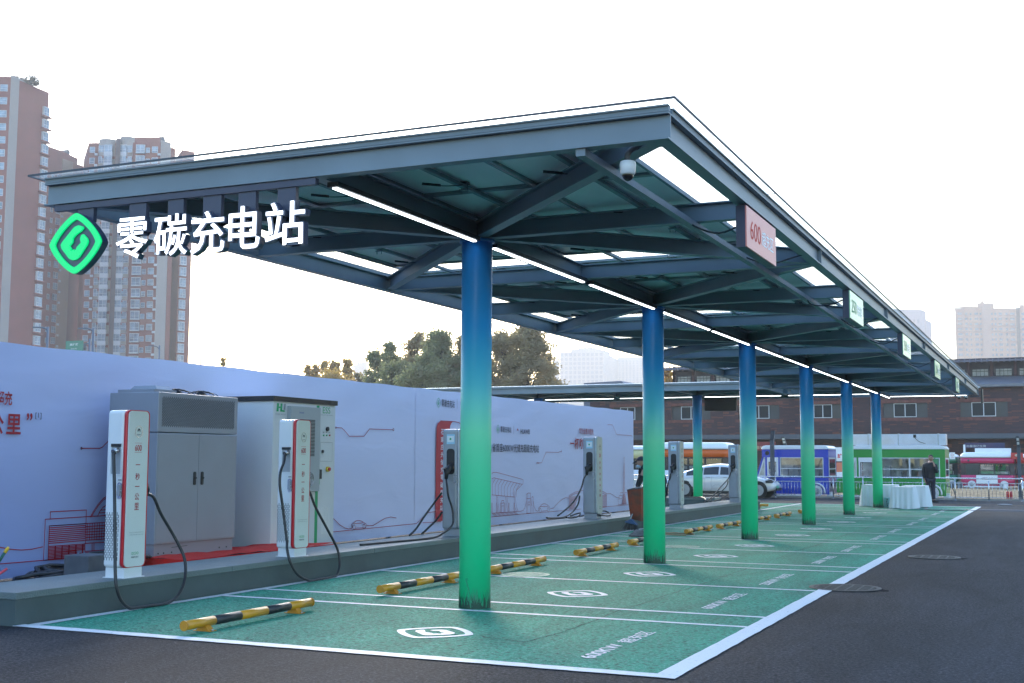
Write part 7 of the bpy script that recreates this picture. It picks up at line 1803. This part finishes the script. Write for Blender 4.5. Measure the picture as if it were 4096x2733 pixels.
T(1755, 1322, 100, 160, 9, M_L1, "broad dense olive tree left of the nearest column", n=12000, leaf=.26, lobes=13, zlow=.1)
T(1700, 1420, 98, 190, 21, M_L1, "low spreading olive tree in front of the taller ones, left of the nearest column", n=9000, leaf=.26, lobes=11, zlow=.05)
T(1590, 1450, 104, 190, 31, M_L1, "low dense olive bush filling the gap beneath the airy trees", n=8000, leaf=.26, lobes=11, zlow=.02)
T(1330, 1492, 140, 190, 32, M_L3, "low golden hedge beneath the far tree row", n=7000, leaf=.3, lobes=11, zlow=.02)
T(1865, 1330, 100, 130, 10, M_L2, "brown tree mostly hidden by the nearest column", n=7000, leaf=.26, lobes=10, zlow=.1)
T(2010, 1336, 98, 150, 11, M_L2, "brown green tree just right of the nearest column", n=10000, leaf=.25, lobes=12, zlow=.08)
T(2105, 1300, 96, 190, 12, M_L2, "tallest brown tree with open crown, right of the nearest column", n=12000, leaf=.25, lobes=13, zlow=.08)
T(2185, 1420, 100, 90, 13, M_L2, "thin brown tree at the right end of the big trees", n=3600, leaf=.25)
T(893, 1430, 120, 32, 15, M_L3, "wispy little tree top showing over the banner wall left of the lamp", n=420, leaf=.3)
T(2672, 1468, 125, 62, 16, M_L4, "bright yellow tree beside the brick building's left end", n=4000, leaf=.3, group="autumn trees by the brick building")
for i, (u, v, w) in enumerate(((8, 300, 50), (42, 305, 26), (78, 292, 52))):
    z0 = zt; b = gx(u, 271, 310); random.seed(30 + i); top = atd(u, v - 6, 271).z
    r = empty("roof_shrub", (b.x, b.y + 4, z0), "dark green shrub growing on the leftmost tower's roof, %s one" % ("left", "middle", "right")[i], "shrub", "shrubs on the tower roof"); g = MB()
    for k in range(700):
        p = Vector((b.x, b.y + 4, z0)) + Vector((random.gauss(0, w / 4867 * 271 * .24), random.gauss(0, 1), abs(random.gauss(0, (top - z0) * .6)))); s_ = .35; q = Vector((random.gauss(0, 1), random.gauss(0, 1), random.gauss(0, 1))).normalized(); q2 = q.orthogonal().normalized(); g.face([p - q * s_ * .5, p + q2 * s_ * .4, p + q * s_ * .5, p - q2 * s_ * .4])
    g.build("foliage", mat("roof_foliage", (.03, .045, .02), .9), r)

# ---------------------------------------------------------------- street lamps and road sign over the wall
def street_lamp(u, vtop, ubase, D, label, k=1.0):
    p = gx(u, D, vtop); zt_ = atd(u, vtop, D).z; r = empty("street_lamp", p, label, "street lamp", "street lamps showing over the banner wall")
    s_ = D / 4867; g = MB(); g.tube([p, p + Vector((0, 0, zt_))], [.11 * k, .07 * k], 8); g.build("pole", M_GALV2, r)
    dx = _r * ((ubase - u) * s_); e = p + Vector((dx.x, dx.y, zt_ - 12 * s_ * .2))
    t0 = p + Vector((0, 0, zt_ - 22 * s_)); g = MB(); g.tube(smooth_path([t0, p + Vector((dx.x * .12, dx.y * .12, zt_ - 12 * s_)), p + Vector((dx.x * .55, dx.y * .55, zt_ - 4 * s_)), e], 5), .05 * k, 6); g.build("arm", M_GALV2, r)
    g = MB(); d = Vector((dx.x, dx.y, 0)).normalized(); g.bar(e - d * .1, e + d * .45 * k, .16 * k, .08 * k); g.build("lamp_head", M_GALV2, r)
M_GALV2 = mat("lamp_grey", (.12, .14, .18), .6, .1)
street_lamp(192, 1308, 162, 95, "street lamp with arm to the left, leftmost over the banner wall", 1.3)
street_lamp(374, 1312, 343, 95, "street lamp in front of the round balcony tower, beside the green road sign", 1.3)
street_lamp(638, 1382, 612, 130, "street lamp in front of the tower's cream stripe", 1.1)
street_lamp(805, 1383, 779, 140, "street lamp against the white sky right of the towers", 1.0)
street_lamp(1136, 1441, 1112, 175, "small distant street lamp left of the golden trees", 1.0)
a = at(261, 1420, 'y', 95); b = at(332, 1362, 'y', 95)
r = empty("road_sign", ((a.x + b.x) / 2, 95, 0), "green road sign with white characters over the banner wall", "road sign")
g = MB(); g.box(a.x, b.x, 95, 95.1, a.z - .4, b.z); s_ = g.build("sign_panel", mat("road_sign_green", (.0, .20, .13), .4), r)
g = MB(); w_ = b.x - a.x; h_ = b.z - a.z; add_text(g, "高柱路", (a.x + w_ * .25, 94.98, b.z - h_ * .36), (1, 0, 0), (0, 0, 1), w_ * .5, h_ * .18, .02); add_text(g, "Gaozhu Rd.", (a.x + w_ * .32, 94.98, b.z - h_ * .62), (1, 0, 0), (0, 0, 1), w_ * .35, h_ * .1)
add_text(g, "建设大街", (a.x + w_ * .1, 94.98, a.z - .15), (1, 0, 0), (0, 0, 1), w_ * .8, h_ * .2, .02); g.build("sign_lettering", mat("sign_white", (.7, .75, .75), .4), s_)
q = at(358, 1390, 'y', 95.3); g = MB(); g.cyl((q.x, 95.3, 0), (q.x, 95.3, b.z + .2), .12, 8); g.bar((b.x - .2, 95.3, b.z - .4), (q.x, 95.3, b.z - .3), .1, .1); g.bar((b.x - .2, 95.3, a.z + .1), (q.x, 95.3, a.z + .1), .1, .1); g.box(b.x - .3, b.x - .2, 95.1, 95.35, a.z, b.z - .3)
g.build("support", M_GALV2, r)
g = MB(); c = at(345, 1390, 'y', 95.2); g.tube([(c.x, 95, c.z - .35), (c.x, 95, c.z + .3)], .14, 8); g.build("signal_camera", M_DGREY, r)

# ---------------------------------------------------------------- haze
HAZE = True
if HAZE:
    m = bpy.data.materials.new("haze_air"); m.use_nodes = True; n = m.node_tree.nodes
    n.remove(n["Principled BSDF"]); v = n.new("ShaderNodeVolumePrincipled"); v.inputs["Color"].default_value = (1, .97, .93, 1); v.inputs["Density"].default_value = .0005; v.inputs["Anisotropy"].default_value = .35
    m.node_tree.links.new(v.outputs[0], n["Material Output"].inputs["Volume"])
    g = MB(); g.box(-1000, 700, -60, 1800, -1, 220); g.build("haze", m, kind='stuff')
